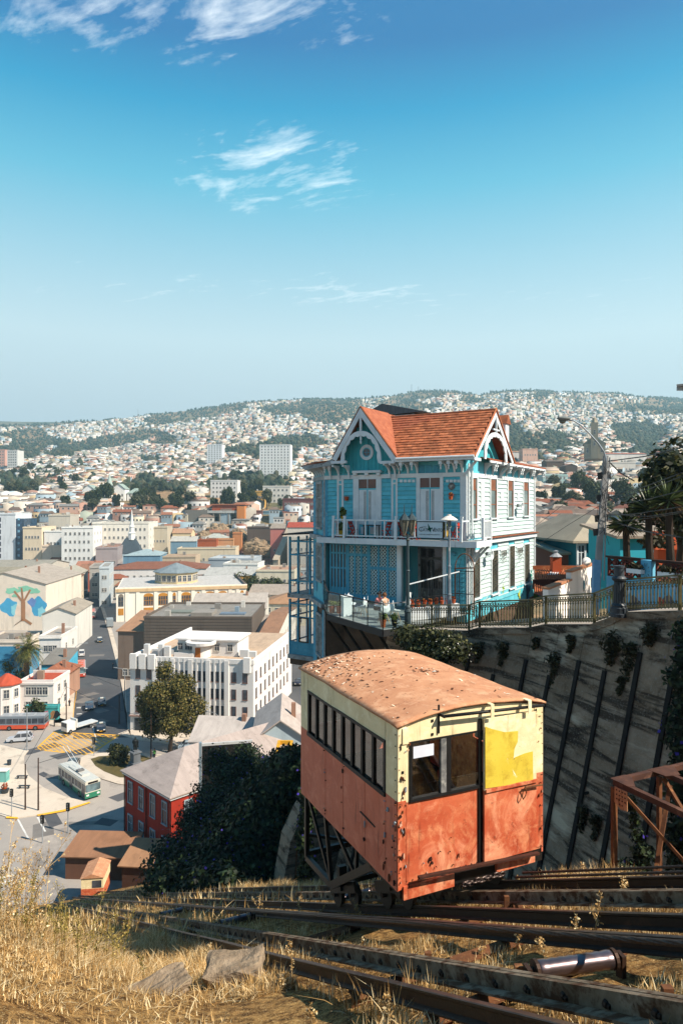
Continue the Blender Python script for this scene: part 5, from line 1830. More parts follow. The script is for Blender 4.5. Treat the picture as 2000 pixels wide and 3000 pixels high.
# glazed gallery at the left, two storeys
GX0,GX1,GY0,GY1 = -4.75,-2.5,3.0,7.0
GLS = clear_glass('gallery_pane',(0.86,0.88,0.88),0.0)
gal = MB().slab([(GX0-0.35,GY0-0.45,zB-0.05),(GX1+0.2,GY0-0.6,zB+0.1),(GX1+0.2,GY1+0.2,zB+0.3),(GX0-0.35,GY1+0.2,zB+0.05)],0.1).build('gallery_roof',mat('tar_roof',srgb('#34353a',0.5),srgb('#26272b',0.5),rough=0.8,scale=3),house)
for z0_,z1_ in((-5.85,zB-0.25),(-9.9,-6.25)):
 MB().box(GX0-0.12,GX1,GY0-0.12,GY1,z0_-0.3,z0_-0.02).build('gallery_cornice',M_WOLD,house)
 MB().box(GX0,GX1,GY0,GY1,z0_-0.02,z0_).build('gallery_floor',M_WOLD,house)
 for i,x in enumerate((GX0,lerp(GX0,GX1,0.3),lerp(GX0,GX1,0.72),GX1-0.05)):
  MB().box(x-0.06,x+0.06,GY0-0.06,GY0+0.06,z0_,z1_).build('gallery_post',M_TEALT,house)
  MB().box(x-0.05,x+0.05,GY1-0.1,GY1,z0_,z1_).build('gallery_post',M_TEALT,house)
 for y in(4.0,5.0,6.0):
  MB().box(GX0-0.05,GX0+0.05,y-0.05,y+0.05,z0_,z1_).build('gallery_post',M_TEALT,house)
 for f in(0.22,0.68,0.92):
  z = lerp(z0_,z1_,f)
  MB().box(GX0-0.04,GX1,GY0-0.045,GY0+0.045,z-0.045,z+0.045).build('gallery_rail',M_TEALT,house)
  MB().box(GX0-0.042,GX0+0.042,GY0+0.046,GY1,z-0.044,z+0.044).build('gallery_rail',M_TEALT,house)
  MB().box(GX0+0.05,GX1,GY1-0.08,GY1-0.02,z-0.044,z+0.044).build('gallery_rail',M_TEALT,house)
 MB().box(GX0+0.06,GX1-0.1,GY0-0.004,GY0+0.004,z0_+0.05,z1_-0.03).build('gallery_pane',GLS,house)
 xm0,xm1 = lerp(GX0,GX1,0.34),lerp(GX0,GX1,0.68)
 za,zb = lerp(z0_,z1_,0.25),lerp(z0_,z1_,0.66)
 mb = MB().box(xm0,xm0+0.08,GY0-0.07,GY0-0.02,za,zb).box(xm1-0.08,xm1,GY0-0.07,GY0-0.02,za,zb).box(xm0,xm1,GY0-0.071,GY0-0.02,zb+0.001,zb+0.08).box(xm0,xm1,GY0-0.071,GY0-0.02,za-0.08,za-0.001)
 mb.build('casement',M_WOLD if z0_>-7 else M_IRON,house)
 MB().box(GX0+0.1,GX0+0.5,GY1-0.6,GY1-0.2,z0_,z0_+1.2).build('gallery_cupboard',M_BROWNW,house)
MB().box(GX0,GX1,GY0-0.05,GY0+0.02,-9.9,-9.15).build('gallery_panel',M_TEALT,house)
MB().box(GX0,GX1,GY0,GY1,-10.6,-10.21).build('gallery_underside',M_FOUND,house)
# sign on the balcony
xs0,xs1 = hf(766,800,BY-0.12)[0],hf(910,800,BY-0.12)[0]
zs0,zs1 = hf(840,815,BY-0.12)[1],hf(840,726,BY-0.12)[1]
scx,scz =(xs0+xs1)/2,(zs0+zs1)/2
sgn = thing('hotel_sign','white hotel sign with dark lettering and green star hung on the balcony rail','sign',HL+HEX*scx+HEY*(BY-0.12)+Vector((0,0,scz)),HRZ)
sw,sh =(xs1-xs0)/2,(zs1-zs0)/2
MB().box(-sw,sw,0,0.04,-sh,sh).build('board',mat('sign_white',srgb('#c6d6de',0.9),srgb('#b9cbd5',0.85)),sgn)
M_SIGNK = mat('sign_black',srgb('#1b1d20',0.5))
mb = MB().box(-sw-0.03,sw+0.03,-0.02,0.05,sh,sh+0.04).box(-sw-0.03,sw+0.03,-0.02,0.05,-sh-0.04,-sh).box(-sw-0.03,-sw,-0.019,0.049,-sh,sh).box(sw,sw+0.03,-0.019,0.049,-sh,sh)
mb.build('frame',M_SIGNK,sgn)
def lettering(txt,x,z,size,m,parent,y=-0.006,align='CENTER',sx=1.0,name='lettering',rot=(math.radians(90),0,0)):
 cu = bpy.data.curves.new(name,'FONT')
 cu.body = txt
 cu.size = size
 cu.align_x = align
 cu.align_y = 'CENTER'
 cu.extrude = 0.002
 cu.materials.append(m)
 o = bpy.data.objects.new(name,cu)
 COL.objects.link(o)
 dg = bpy.context.evaluated_depsgraph_get()
 me = bpy.data.meshes.new_from_object(o.evaluated_get(dg))
 bpy.data.objects.remove(o)
 o = put(name,me,parent,(x,y,z))
 o.rotation_euler = rot
 o.scale =(sx,1,1)
 return o
M_LET = mat('sign_letter',srgb('#3a3f45',0.5))
lettering('C',-sw*0.86,0.02,0.34,M_LET,sgn,align='LEFT')
lettering('UATRO',-sw*0.68,-0.0,0.24,M_LET,sgn,align='LEFT',sx=0.72)
lettering('CASA',-sw*0.6,0.16,0.1,M_LET,sgn,align='LEFT')
lettering('V',sw*0.14,0.02,0.34,M_LET,sgn,align='LEFT')
lettering('IENTOS',sw*0.33,-0.0,0.24,M_LET,sgn,align='LEFT',sx=0.68)
lettering('• HOTEL & RESTAURANT •',0,-0.24,0.085,M_LET,sgn,sx=1.25)
mb = MB()
for k in range(4):
 a = math.radians(90*k+20)
 r1 =(0.30,0.16,0.2,0.16)[k]
 c_,s_ = math.cos(a),math.sin(a)
 mb.prism([(r1*-s_+0.0,0.06+r1*c_),(0.07*c_,0.06+0.07*s_),(0,0.06),(-0.07*c_,0.06-0.07*s_)],-0.01,-0.003,'y')
mb.build('star_emblem',mat('sign_green',srgb('#1e6b5c',0.6)),sgn)
# balcony furniture and pots
M_REDW = mat('red_paint_wood',srgb('#cf3a24',0.75),srgb('#b83220',0.7),rough=0.5,scale=3)
M_DKW = mat('dark_wood',srgb('#4a3026',0.55),srgb('#38241d',0.5),rough=0.6)
M_TERRA = mat('terracotta_pot',srgb('#c4623a',0.7),srgb('#b4552f',0.65),rough=0.8)
M_GLAZE = mat('yellow_pot',srgb('#c9a227',0.75),srgb('#a8861f',0.7),rough=0.5)
M_PLANT = leaf_mat('pot_plant_leaf',srgb('#3a4a22',0.6),srgb('#6d7f3a',0.7),srgb('#9aa24f',0.7))
def HP(x,y,z):
 return HL+HEX*x+HEY*y+Vector((0,0,z))
def fold_chair(label,x,y,rz,group):
 c_ = thing('folding_chair',label,'chair',HP(x,y,zB-0.02),HRZ+rz,group)
 for sx in(-0.2,0.2):
  MB().bar((sx,-0.22,0.0),(sx,0.2,0.95),0.04,0.05).build('leg',M_REDW,c_)
  MB().bar((sx*0.9,0.25,0.0),(sx*0.9,-0.18,0.5),0.04,0.045).build('leg',M_REDW,c_)
 st_ = MB()
 for k in range(5):
  st_.box(-0.2,0.2,-0.2+0.085*k,-0.13+0.085*k,0.45,0.475)
 st_.build('seat',M_REDW,c_)
 MB().box(-0.21,0.21,0.13,0.16,0.78,0.95).box(-0.21,0.21,0.1,0.13,0.62,0.72).build('backrest',M_REDW,c_)
 return c_
GRC = 'red folding chairs on the balcony'
fold_chair('leftmost red folding chair on the balcony, behind the first rail post',fx(330,780,-0.6),-0.5,math.radians(100),GRC)
fold_chair('red folding chair on the balcony left of the dark table',fx(405,780,-0.6),-0.55,math.radians(95),GRC)
fold_chair('red folding chair on the balcony right of the dark table',fx(598,780,-0.6),-0.6,math.radians(-95),GRC)
fold_chair('red folding chair on the balcony left of the lantern lamp post',fx(683,780,-0.6),-0.5,math.radians(80),GRC)
fold_chair('red folding chair on the balcony between lantern and hotel sign',fx(750,780,-0.6),-0.55,math.radians(-90),GRC)
fold_chair('red folding chair on the balcony right of the hotel sign',fx(978,780,-0.6),-0.5,math.radians(-90),GRC)
for zx,lab in((510,'dark table on the balcony between two red folding chairs'),(712,'dark table on the balcony behind the lantern lamp post')):
 tb = thing('balcony_table',lab,'table',HP(fx(zx,780,-0.55),-0.5,zB-0.02),HRZ,'balcony tables')
 MB().box(-0.42,0.42,-0.3,0.3,0.72,0.76).build('table_top',M_DKW,tb)
 for sx in(-0.36,0.36):
  for sy in(-0.24,0.24):
   MB().box(sx-0.025,sx+0.025,sy-0.025,sy+0.025,0,0.72).build('leg',M_DKW,tb)
def potted(name,label,loc,r,h,plant_h,pot_m,seed,leaf_m=None,n=70,group=None,size=None):
 t_ = thing(name,label,'potted plant',loc,0,group)
 MB().lathe([(0.0,0.0),(r*0.7,0.0),(r,h*0.9),(r*1.08,h*0.9),(r*1.08,h),(r*0.9,h),(r*0.85,h*0.88),(0,h*0.86)],12).build('pot',pot_m,t_,smooth=False)
 leaves_obj('foliage',[(0,0,h+plant_h*0.5)],[(r*1.2,r*1.2,plant_h*0.55)],n,size or plant_h*0.3,leaf_m or M_PLANT,t_,seed,elong=2.2,shell=0.1)
 return t_
M_REDF = leaf_mat('red_flower_leaf',srgb('#7c3a22',0.7),srgb('#c8552c',0.8),srgb('#8a7a3a',0.7))
potted('potted_plant','tall yellow pot with spiky plant on the left end of the balcony',HP(fx(350,700,-0.9),-0.85,zB+0.95),0.14,0.28,0.5,M_GLAZE,1)
potted('potted_plant','yellow planter standing on the balcony floor by the left corner',HP(fx(340,780,-0.8),-0.75,zB),0.16,0.4,0.45,M_GLAZE,2)
potted('potted_plant','yellow pot with leaves on the balcony right of the hotel sign',HP(fx(925,770,-0.8),-0.8,zB+0.1),0.16,0.42,0.55,M_GLAZE,3)
potted('wall_planter','small red pot fixed to the turquoise wall beside the left shutters',HP(hf(380,600)[0],-0.16,hf(380,606)[1]),0.14,0.24,0.06,M_TERRA,4,n=10)
potted('wall_planter','hanging pot of dry flowers on the turquoise wall right of the right shutters',HP(hf(962,590)[0],-0.18,hf(962,600)[1]),0.12,0.18,0.2,M_TERRA,5,M_REDF)
# terrace deck with glass balustrade
zD = -5.6
DK =[(-1.05,40.3),(-0.72,35.2),(1.86,30.75),(3.0,31.35),(6.6,35.7)]
M_DECK = mat('deck_grey',srgb('#9ca5a4',0.6),srgb('#868f90',0.55),rough=0.45,scale=1.0,stain=srgb('#c2c2b8',0.7),sscale=1.2)
deck = thing('terrace_deck','grey terrace deck with glass balustrade jutting out below the turquoise house','terrace',(DK[2][0],DK[2][1],zD))
o0 = Vector(deck.location)
mb = MB().prism([(p[0]-o0.x,p[1]-o0.y)for p in DK],-0.1,0.0,'z')
mb.build('floor',M_DECK,deck)
M_DKST = mat('dark_deck_steel',srgb('#2c2d2f',0.5),srgb('#3b3b3c',0.5),rough=0.6)
for a,b in zip(DK[1:3],DK[2:4]):
 MB().bar(Vector((*a,zD-0.17))-o0,Vector((*b,zD-0.17))-o0,0.1,0.3).build('edge_beam',M_DKST,deck)
for f in(0.0,0.3,0.62,0.95):
 p = Vector((*DK[1],zD)).lerp(Vector((*DK[2],zD)),f)
 q_ = Vector((p.x+1.6,p.y+4.2,zD-3.4))
 MB().bar(p-o0+Vector((0,0,-0.3)),q_-o0,0.09,0.11).build('strut',M_DKST,deck)
GLD = clear_glass('balustrade_glass',(0.86,0.93,0.93),0.02)
RT =[Vector((*p,zD+1.15))for p in(DK[0],DK[1],DK[2],DK[3])]
for i in range(3):
 MB().bar(RT[i]-o0,RT[i+1]-o0,0.1,0.035).build('handrail',M_DKST if i<2 else M_GREYW,deck)
 n =(3,4,1)[i]
 for k in range(n+1):
  p = RT[i].lerp(RT[i+1],k/n)
  MB().bar(p-o0+Vector((0,0,-0.02)),p-o0+Vector((0,0,-1.2)),0.045,0.045).build('balustrade_post',M_DKST,deck)
 for k in range(n):
  p,q_ = RT[i].lerp(RT[i+1],(k+0.02)/n),RT[i].lerp(RT[i+1],(k+0.98)/n)
  MB().bar(p-o0+Vector((0,0,-0.58)),q_-o0+Vector((0,0,-0.58)),0.012,1.05).build('glass_panel',GLD,deck)
M_WPLAS = mat('white_plastic',srgb('#e4e9ea',0.88),srgb('#d7dee0',0.85),rough=0.4)
M_BEECH = mat('pale_wood_leg',srgb('#d8b487',0.75),srgb('#c29b6c',0.7))
def shell_chair(label,x,y,rz,z=zD,group='white shell chairs on the terrace'):
 c_ = thing('shell_chair',label,'chair',(x,y,z),rz,group)
 mb = MB()
 vs,fs =[],[]
 nu,nv = 8,7
 for j in range(nv+1):
  t_ = j/nv
  for i in range(nu+1):
   s_ = i/nu*2-1
   yy_ = -0.22+0.42*min(1,t_/0.55)
   z_ = 0.44+(0.0 if t_<0.5 else 0.38*((t_-0.5)/0.5)**1.2)+0.16*abs(s_)**2.5*(0.6+0.8*t_)
   w_ = 0.25*(1-0.25*max(0,t_-0.75)/0.25)*(0.85+0.15*min(1,t_/0.2))
   yy_+=0.12*max(0,t_-0.55)-0.05*abs(s_)**2*(t_>0.6)
   vs.append((s_*w_,yy_,z_))
 for j in range(nv):
  for i in range(nu):
   k = j*(nu+1)+i
   fs.append((k,k+1,k+nu+2,k+nu+1))
 mb.add(vs,fs)
 s_o = mb.build('shell_seat',M_WPLAS,c_,smooth=True)
 sm = s_o.modifiers.new('thick','SOLIDIFY')
 sm.thickness = 0.012
 for sx in(-1,1):
  for sy in(-1,1):
   MB().tube([(sx*0.12,sy*0.1,0.44),(sx*0.22,sy*0.22,0.0)],[0.02,0.012],6).build('leg',M_BEECH,c_)
 return c_
shell_chair('white shell chair nearest the glass corner, seen from behind',2.0,32.4,math.radians(200))
shell_chair('white shell chair next to the terrace corner, partly behind the other chair',2.55,33.0,math.radians(120))
shell_chair('white shell chair behind the middle glass panel left of the sitting people',1.05,34.2,math.radians(-120))
shell_chair('white shell chair at the far table beside the white cube',0.45,35.3,math.radians(60))
tb = thing('terrace_table','small terrace table between the two sitting people','table',(1.95,33.35,zD))
MB().lathe([(0,0.70),(0.36,0.70),(0.36,0.73),(0,0.732)],20).build('table_top',M_WPLAS,tb)
MB().lathe([(0.2,0.0),(0.2,0.02),(0.03,0.03),(0.03,0.7)],12).build('pedestal',M_GREYW,tb)
tb = thing('cube_table','tall white cube table on the left part of the terrace','table',(0.25,34.6,zD),0.3)
MB().box(-0.22,0.22,-0.22,0.22,0.0,0.98).build('body',M_WPLAS,tb)
MB().box(-0.26,0.26,-0.26,0.26,0.981,1.02).build('table_top',M_WPLAS,tb)
potted('potted_plant','terracotta pot with green shoots at the left glass corner of the terrace',(-0.5,35.55,zD),0.18,0.34,0.3,M_TERRA,11)
potted('potted_plant','second terracotta pot beside the left glass corner pot',(-0.1,35.4,zD),0.2,0.38,0.25,M_TERRA,12)
potted('potted_plant','terracotta pot standing in the glass corner of the terrace',(1.9,31.3,zD),0.15,0.35,0.35,M_TERRA,13)
potted('potted_plant','dark pot with a bushy plant right of the terrace corner',(2.45,31.7,zD),0.14,0.28,0.3,mat('dark_pot',srgb('#3a342f',0.5)),14)
# two people sitting at the terrace table
M_SKIN = mat('skin',srgb('#d79a78',0.8),srgb('#c98a68',0.75),rough=0.6)
M_HAIRD = mat('hair_dark',srgb('#2a1c16',0.5),srgb('#3a281f',0.55),rough=0.5)
def seated_person(label,loc,rz,shirt,trouser,hair,lean=0.25):
 p = thing('person',label,'person',loc,rz)
 J ={'pel':((0,0,0.52),0.15),'waist':((0,0.05*lean*4,0.70),0.13),'chest':((0,0.28*lean*2,0.93),0.155),'neck':((0,0.33*lean*2,1.08),0.055),'head':((0,0.38*lean*2,1.18),0.085),'crown':((0,0.37*lean*2,1.28),0.08)}
 E =[('pel','waist'),('waist','chest'),('chest','neck'),('neck','head'),('head','crown')]
 for s_,sx in(('l',-1),('r',1)):
  J['sh'+s_] =((sx*0.19,0.28*lean*2,1.0),0.06)
  J['el'+s_] =((sx*0.25,0.12+0.3*lean*2,0.76),0.045)
  J['wr'+s_] =((sx*0.12,0.38+0.3*lean*2,0.78),0.032)
  J['ha'+s_] =((sx*0.06,0.46+0.3*lean*2,0.80),0.03)
  J['hip'+s_] =((sx*0.1,0.02,0.50),0.1)
  J['kn'+s_] =((sx*0.12,0.44,0.50),0.068)
  J['an'+s_] =((sx*0.12,0.40,0.07),0.045)
  J['to'+s_] =((sx*0.13,0.58,0.035),0.035)
  E+=[('chest','sh'+s_),('sh'+s_,'el'+s_),('el'+s_,'wr'+s_),('wr'+s_,'ha'+s_),('pel','hip'+s_),('hip'+s_,'kn'+s_),('kn'+s_,'an'+s_),('an'+s_,'to'+s_)]
 names = list(J)
 me = bpy.data.meshes.new('body')
 me.from_pydata([J[k][0]for k in names],[(names.index(a),names.index(b))for a,b in E],[])
 b = put('body',me,p)
 for m in(shirt,trouser,M_SKIN):
  me.materials.append(m)
 b.modifiers.new('skin','SKIN')
 for i,k in enumerate(names):
  me.skin_vertices[0].data[i].radius =(J[k][1],J[k][1])
 me.skin_vertices[0].data[names.index('pel')].use_root = True
 sd = b.modifiers.new('sub','SUBSURF')
 sd.levels = sd.render_levels = 2
 dg = bpy.context.evaluated_depsgraph_get()
 me2 = bpy.data.meshes.new_from_object(b.evaluated_get(dg))
 me2.name = 'body'
 b.modifiers.clear()
 b.data = me2
 me2.materials.clear()
 for m in(shirt,trouser,M_SKIN):
  me2.materials.append(m)
 hy = J['head'][0][1]
 for f in me2.polygons:
  c_ = f.center
  f.material_index = 2 if(c_.z>1.05 or(c_.z<0.83 and c_.z>0.7 and c_.y>0.36 and abs(c_.x)<0.24))else(1 if c_.z<0.66 else 0)
  f.use_smooth = True
 mb = MB()
 vs,fs =[],[]
 for j in range(7):
  th = math.pi*0.62*j/6
  for i in range(14):
   a = 2*math.pi*i/14
   back = 0.5-0.5*math.sin(a)
   r = 0.118
   z_ = 1.235+r*1.05*math.cos(th*(0.62+0.5*back))
   rr = r*math.sin(th*(0.62+0.5*back))
   vs.append((rr*math.cos(a),hy-0.012+rr*math.sin(a),z_+0.01))
 for j in range(6):
  for i in range(14):
   fs.append((j*14+i,j*14+(i+1)%14,(j+1)*14+(i+1)%14,(j+1)*14+i))
 mb.add(vs,fs)
 mb.build('hair',hair,p,smooth=True)
 for sx in(-1,1):
  MB().lathe([(0,-0.012),(0.012,0),(0,0.012)],8,(sx*0.034,hy+0.088,1.215)).build('eye',M_HAIRD,p)
 MB().prism([(-0.014,1.17),(0.014,1.17),(0.0,1.215)],hy+0.07,hy+0.115,'y').build('nose',M_SKIN,p)
 return p
seated_person('person in pink shirt with dark hair leaning over the terrace table',(1.7,33.75,zD),math.radians(-125),mat('shirt_pink',srgb('#d98a86',0.8),srgb('#c97a78',0.75)),mat('trouser_dark',srgb('#3b3430',0.5)),M_HAIRD,0.3)
seated_person('person with brown hair in white top and brown vest at the terrace table',(2.2,33.0,zD),math.radians(35),mat('vest_brown',srgb('#a06a34',0.7),srgb('#e6e2dc',0.85),scale=4),mat('trouser_blue',srgb('#3c4a66',0.5)),mat('hair_brown',srgb('#5d3a24',0.6),srgb('#7b5233',0.65)),0.28)
# low planter wall with clay pots, iron fence and gate in front of the porch
pw = thing('planter_wall','low white planter wall below the iron fence in front of the porch','wall',(3.3,33.2,zD))
pa,pb = Vector((3.35,33.1,0)),Vector((6.0,33.6,0))
MB().bar((0.0,0.0,0.3),(2.5,0.75,0.42),0.3,0.6).build('wall',M_WTRIM,pw)
fc = thing('porch_fence','white-topped iron fence rising along the porch behind the lamp posts','fence',(3.3,33.5,zD))
for i in range(22):
 f = i/21
 x,y,zt_ = 2.6*f,0.75*f,1.75+0.55*f
 MB().box(x-0.012,x+0.012,y-0.012,y+0.012,0.5,zt_).build('picket',M_IRON,fc)
MB().bar((0,0,1.72),(2.6,0.75,2.27),0.05,0.05).build('top_rail',M_WTRIM,fc)
MB().bar((0,0,1.0),(2.6,0.75,1.2),0.02,0.03).build('mid_rail',M_IRON,fc)
for i in range(8):
 potted('clay_pot','small clay pot of red flowers on the white planter wall, number %s from the left'%('one','two','three','four','five','six','seven','eight')[i],(3.45+0.3*i,33.22+0.09*i,zD+0.62+0.016*i),0.1,0.2,0.18,M_TERRA,30+i,M_REDF,n=26,group='clay pots on the planter wall')
gt = thing('iron_gate','arched iron gate beside the right lamp post at the house corner','gate',(5.75,34.6,zD),math.radians(-20))
for sx in(0,0.95):
 MB().box(sx-0.03,sx+0.03,-0.03,0.03,0,2.4).build('gate_post',M_RUST,gt)
pts =[(0.475+0.475*math.cos(math.pi*k/12),0,2.4+0.75*math.sin(math.pi*k/12))for k in range(13)]
MB().tube(pts,0.03,6).bar((0,0,2.4),(0.95,0,2.45),0.05,0.06).build('arch',M_RUST,gt)
MB().tube([(0.475,0,2.45),(0.475,0,3.0)],0.012,5).tube([(0.2,0,2.45),(0.3,0,2.9)],0.012,5).tube([(0.75,0,2.45),(0.65,0,2.9)],0.012,5).build('arch_spokes',M_IRON,gt)
for i in range(9):
 x = 0.08+0.1*i
 MB().box(x-0.01,x+0.01,-0.01,0.01,0.1,2.3).build('picket',M_IRON,gt)
MB().box(0.03,0.92,-0.012,0.012,0.1,0.14).box(0.03,0.92,-0.012,0.012,1.1,1.14).box(0.03,0.92,-0.012,0.012,2.25,2.29).build('gate_rail',M_IRON,gt)
bk = thing('patterned_screen','white patterned folding screen leaning by the porch door behind the left lamp post','screen',(3.25,34.0,zD),HRZ)
MB().bar((0,0,0),(0,0.25,1.25),0.55,0.04,up=(1,0,0)).build('board',M_WTRIM,bk)
# promenade, retaining wall, railing
RP =[(1200,1776,1842,16.2),(1264,1776,1843,16.6),(1373,1771,1847,17.2),(1404,1759,1838,17.4),(1552,1756,1838,18.1),(1598,1735,1828,18.3),(1740,1737,1828,18.3),(1797,1710,1808,18.3),(1827,1697,1792,18.3),(1990,1682,1788,18.3),(2250,1660,1760,18.3)]
def lat_pt(u,v,y):
 a =(u-1000)/2000
 Y = y/(DY*a-DX)
 return P(u,v,Y)
RB =[lat_pt(u,vb,y)for u,vt,vb,y in RP]
RTp =[Vector((p.x,p.y,lat_pt(u,vt,y).z))for p,(u,vt,vb,y)in zip(RB,RP)]
CV = Vector((DY,-DX,0))
mb = MB()
for a,b in zip(RB,RB[1:]):
 mb.slab([a-CV*0.1,b-CV*0.1,b+CV*7,a+CV*7],0.25)
M_PROM = mat('promenade_concrete',srgb('#b9ada0',0.7),srgb('#a3988c',0.65),scale=0.8,stain=srgb('#857b70',0.6),sscale=1.0)
tag(mb.build('promenade',M_PROM),kind='structure')
t = NT('stained_concrete')
t.co = t.coord(rnd=False)
c = t.mix(t.ramp(t.noise(0.8,7,0.7),0.3,0.65),srgb('#b09c86',0.74),srgb('#8a755f',0.62))
v = t.coord(scale=(0.5,0.5,2.4),rnd=False)
c = t.mix(t.ramp(t.noise(0.9,7,0.65,v,0.5),0.50,0.62),c,srgb('#4d4036',0.48))
v = t.coord(scale=(2.5,2.5,0.35),rnd=False)
c = t.mix(t.ramp(t.noise(1.0,6,0.7,v),0.58,0.75),c,srgb('#6b5c48',0.5))
v = t.coord(scale=(0.16,0.16,3.2),rnd=False)
c = t.mix(t.ramp(t.noise(1.0,5,0.6,v),0.54,0.6),c,srgb('#5d5044',0.5))
v = t.coord(scale=(0.3,0.3,1.3),rnd=False)
c = t.mix(t.ramp(t.noise(1.0,6,0.65,v),0.56,0.68),c,srgb('#c4b49c',0.8))
c = t.mix(t.ramp(t.noise(14,5,0.7),0.55,0.75),c,srgb('#b5ad9e',0.65))
t.color(c)
wv = t.n.new('ShaderNodeTexWave')
wv.bands_direction = 'Z'
wv.inputs['Scale'].default_value = 0.9
wv.inputs['Distortion'].default_value = 1.5
t.l.new(t.vec(),wv.inputs['Vector'])
t.bump(t.mix(0.6,wv.outputs[0],t.noise(9,8,0.7)),0.55,0.07)
t.set(0.95,0,0.15)
M_WALLC = t.m
wall = thing('retaining_wall','tall stained concrete retaining wall with dark joint strips beside the funicular','wall',RB[6])
o0 = Vector(wall.location)
def wall_top(s):
 pts = sorted([(Vector((DX,DY,0)).dot(p),p)for p in RB],key=lambda q:q[0])
 ss_ =[q[0]for q in pts]
 zz = np.interp(s,ss_,[q[1].z for q in pts])
 ly = np.interp(s,ss_,[q[1].dot(CV)for q in pts])
 return float(ly),float(zz)
JS =[5.1+1.325*k for k in range(19)]
for i in range(len(JS)-1):
 a,b = JS[i],JS[i+1]
 n = 3
 vs,fs =[],[]
 for bk in(0.0,0.35):
  for k in range(n+1):
   s_ = lerp(a+0.012,b-0.012,k/n)
   ly,zt_ = wall_top(s_)
   zb_ = -1.6-KS*s_-5.5
   for j in range(9):
    z = lerp(zt_-0.02,zb_,j/8)
    y_ = ly-0.12-(zt_-z)*0.26+0.025*float(fbm(s_*2,z*2,21,3))+bk
    vs.append(TR(s_,y_,z)-o0)
 m_ =(n+1)*9
 for k in range(n):
  for j in range(8):
   q = k*9+j
   fs+=[(q,q+9,q+10,q+1),(m_+q,m_+q+1,m_+q+10,m_+q+9)]
  fs+=[(k*9,m_+k*9,m_+k*9+9,k*9+9),(k*9+8,k*9+17,m_+k*9+17,m_+k*9+8)]
 for j in range(8):
  fs+=[(j,j+1,m_+j+1,m_+j),(n*9+j,m_+n*9+j,m_+n*9+j+1,n*9+j+1)]
 put('wall_panel',MB().add(vs,fs).mesh('wall_panel',M_WALLC),wall)
 if i:
  ly,zt_ = wall_top(a)
  z1_,zb_ = zt_-1.55-0.3*math.sin(i*3),-1.6-KS*a-5
  p,q = TR(a,ly-0.16-(zt_-z1_)*0.26,z1_)-o0,TR(a,ly-0.16-(zt_-zb_)*0.26,zb_)-o0
  MB().bar(p,q,0.16,0.07,up=CV).build('joint_strip',mat('joint_tar',srgb('#2a2725',0.5),srgb('#35302c',0.5),rough=0.9),wall)
for a,b in zip(RB,RB[1:]):
 e = CV*-0.06
 MB().bar(a+e-o0+Vector((0,0,-0.13)),b+e-o0+Vector((0,0,-0.13)),0.34,0.24).build('coping',M_WALLC,wall)
for s_,dz_ in((17.0,2.6),(16.9,4.4),(19.6,2.3),(19.5,4.6),(22.1,2.2),(14.3,2.9),(14.2,4.9),(24.5,2.0),(16.8,5.8),(19.6,6.2)):
 ly,zt_ = wall_top(s_)
 p = TR(s_,ly-0.16-dz_*0.26,zt_-dz_)-o0
 MB().tube([p+CV*0.1,p-CV*0.06],0.05,8).build('weep_pipe',mat('pipe_dark',srgb('#1d1b1a',0.5)),wall)
t_ = thing('wing_wall','pale slanted concrete wing wall left of the funicular car','wall',TR(30.5,11.5,-18))
ww =[(10.6,-23),(11.0,-17.6),(11.35,-15.8),(12.0,-14.6),(13.2,-13.2),(14.6,-12.6),(18.0,-12.0),(18.0,-23)]
mb = MB()
n_ = len(ww)
vs =[TR(30.0,y,z)-Vector(t_.location)for y,z in ww]+[TR(31.2,y,z)-Vector(t_.location)for y,z in ww]
fs =[tuple(range(n_)),tuple(range(n_,2*n_))[::-1]]+[(i,i+n_,(i+1)%n_+n_,(i+1)%n_)for i in range(n_)]
mb.add(vs,fs).build('wall',M_WALLC,t_)
for y in(11.75,12.35):
 MB().bar(TR(29.96,y,-14.8)-Vector(t_.location),TR(29.96,y-0.3,-19.5)-Vector(t_.location),0.06,0.05).build('conduit',M_RUST,t_)
M_RAILI = mat('weathered_bronze_iron',srgb('#857c50',0.7),srgb('#4a4836',0.55),rough=0.45,scale=2,metal=0.3,spec=0.5,stain=srgb('#7d7448',0.6),sscale=2,samt=(0.55,0.7))
def ring(mb,cx,cz,r,w=0.012,a0=0.0,a1=6.283,n=10):
 pts =[(cx+r*math.cos(lerp(a0,a1,k/n)),0,cz+r*math.sin(lerp(a0,a1,k/n)))for k in range(n+1)]
 mb.tube(pts,w,4,caps=False)
mb = MB().box(-0.016,0.016,-0.012,0.012,0.06,1.0)
ring(mb,0.0,0.885,0.062,0.018)
ring(mb,0.0,0.76,0.036,0.014,n=6)
ring(mb,0.0,0.165,0.062,0.018)
ring(mb,0.0,0.28,0.036,0.014,n=6)
mb.box(-0.02,0.02,-0.016,0.016,0.5,0.56)
bl_me = mb.mesh('baluster',M_RAILI)
RLAB =['railing section nearest the terrace corner, right of the lantern lamp post','railing section in front of the clay pots and arched gate','short sloping railing piece below the house corner','railing section in front of the painted foot of the turquoise house','short sloping railing piece right of the house','railing section in front of the white building with rusty roof','sloping railing piece left of the thick iron column','short railing piece behind the thick iron column','large railing section right of the iron column before the blue mural','railing section running out at the right edge']
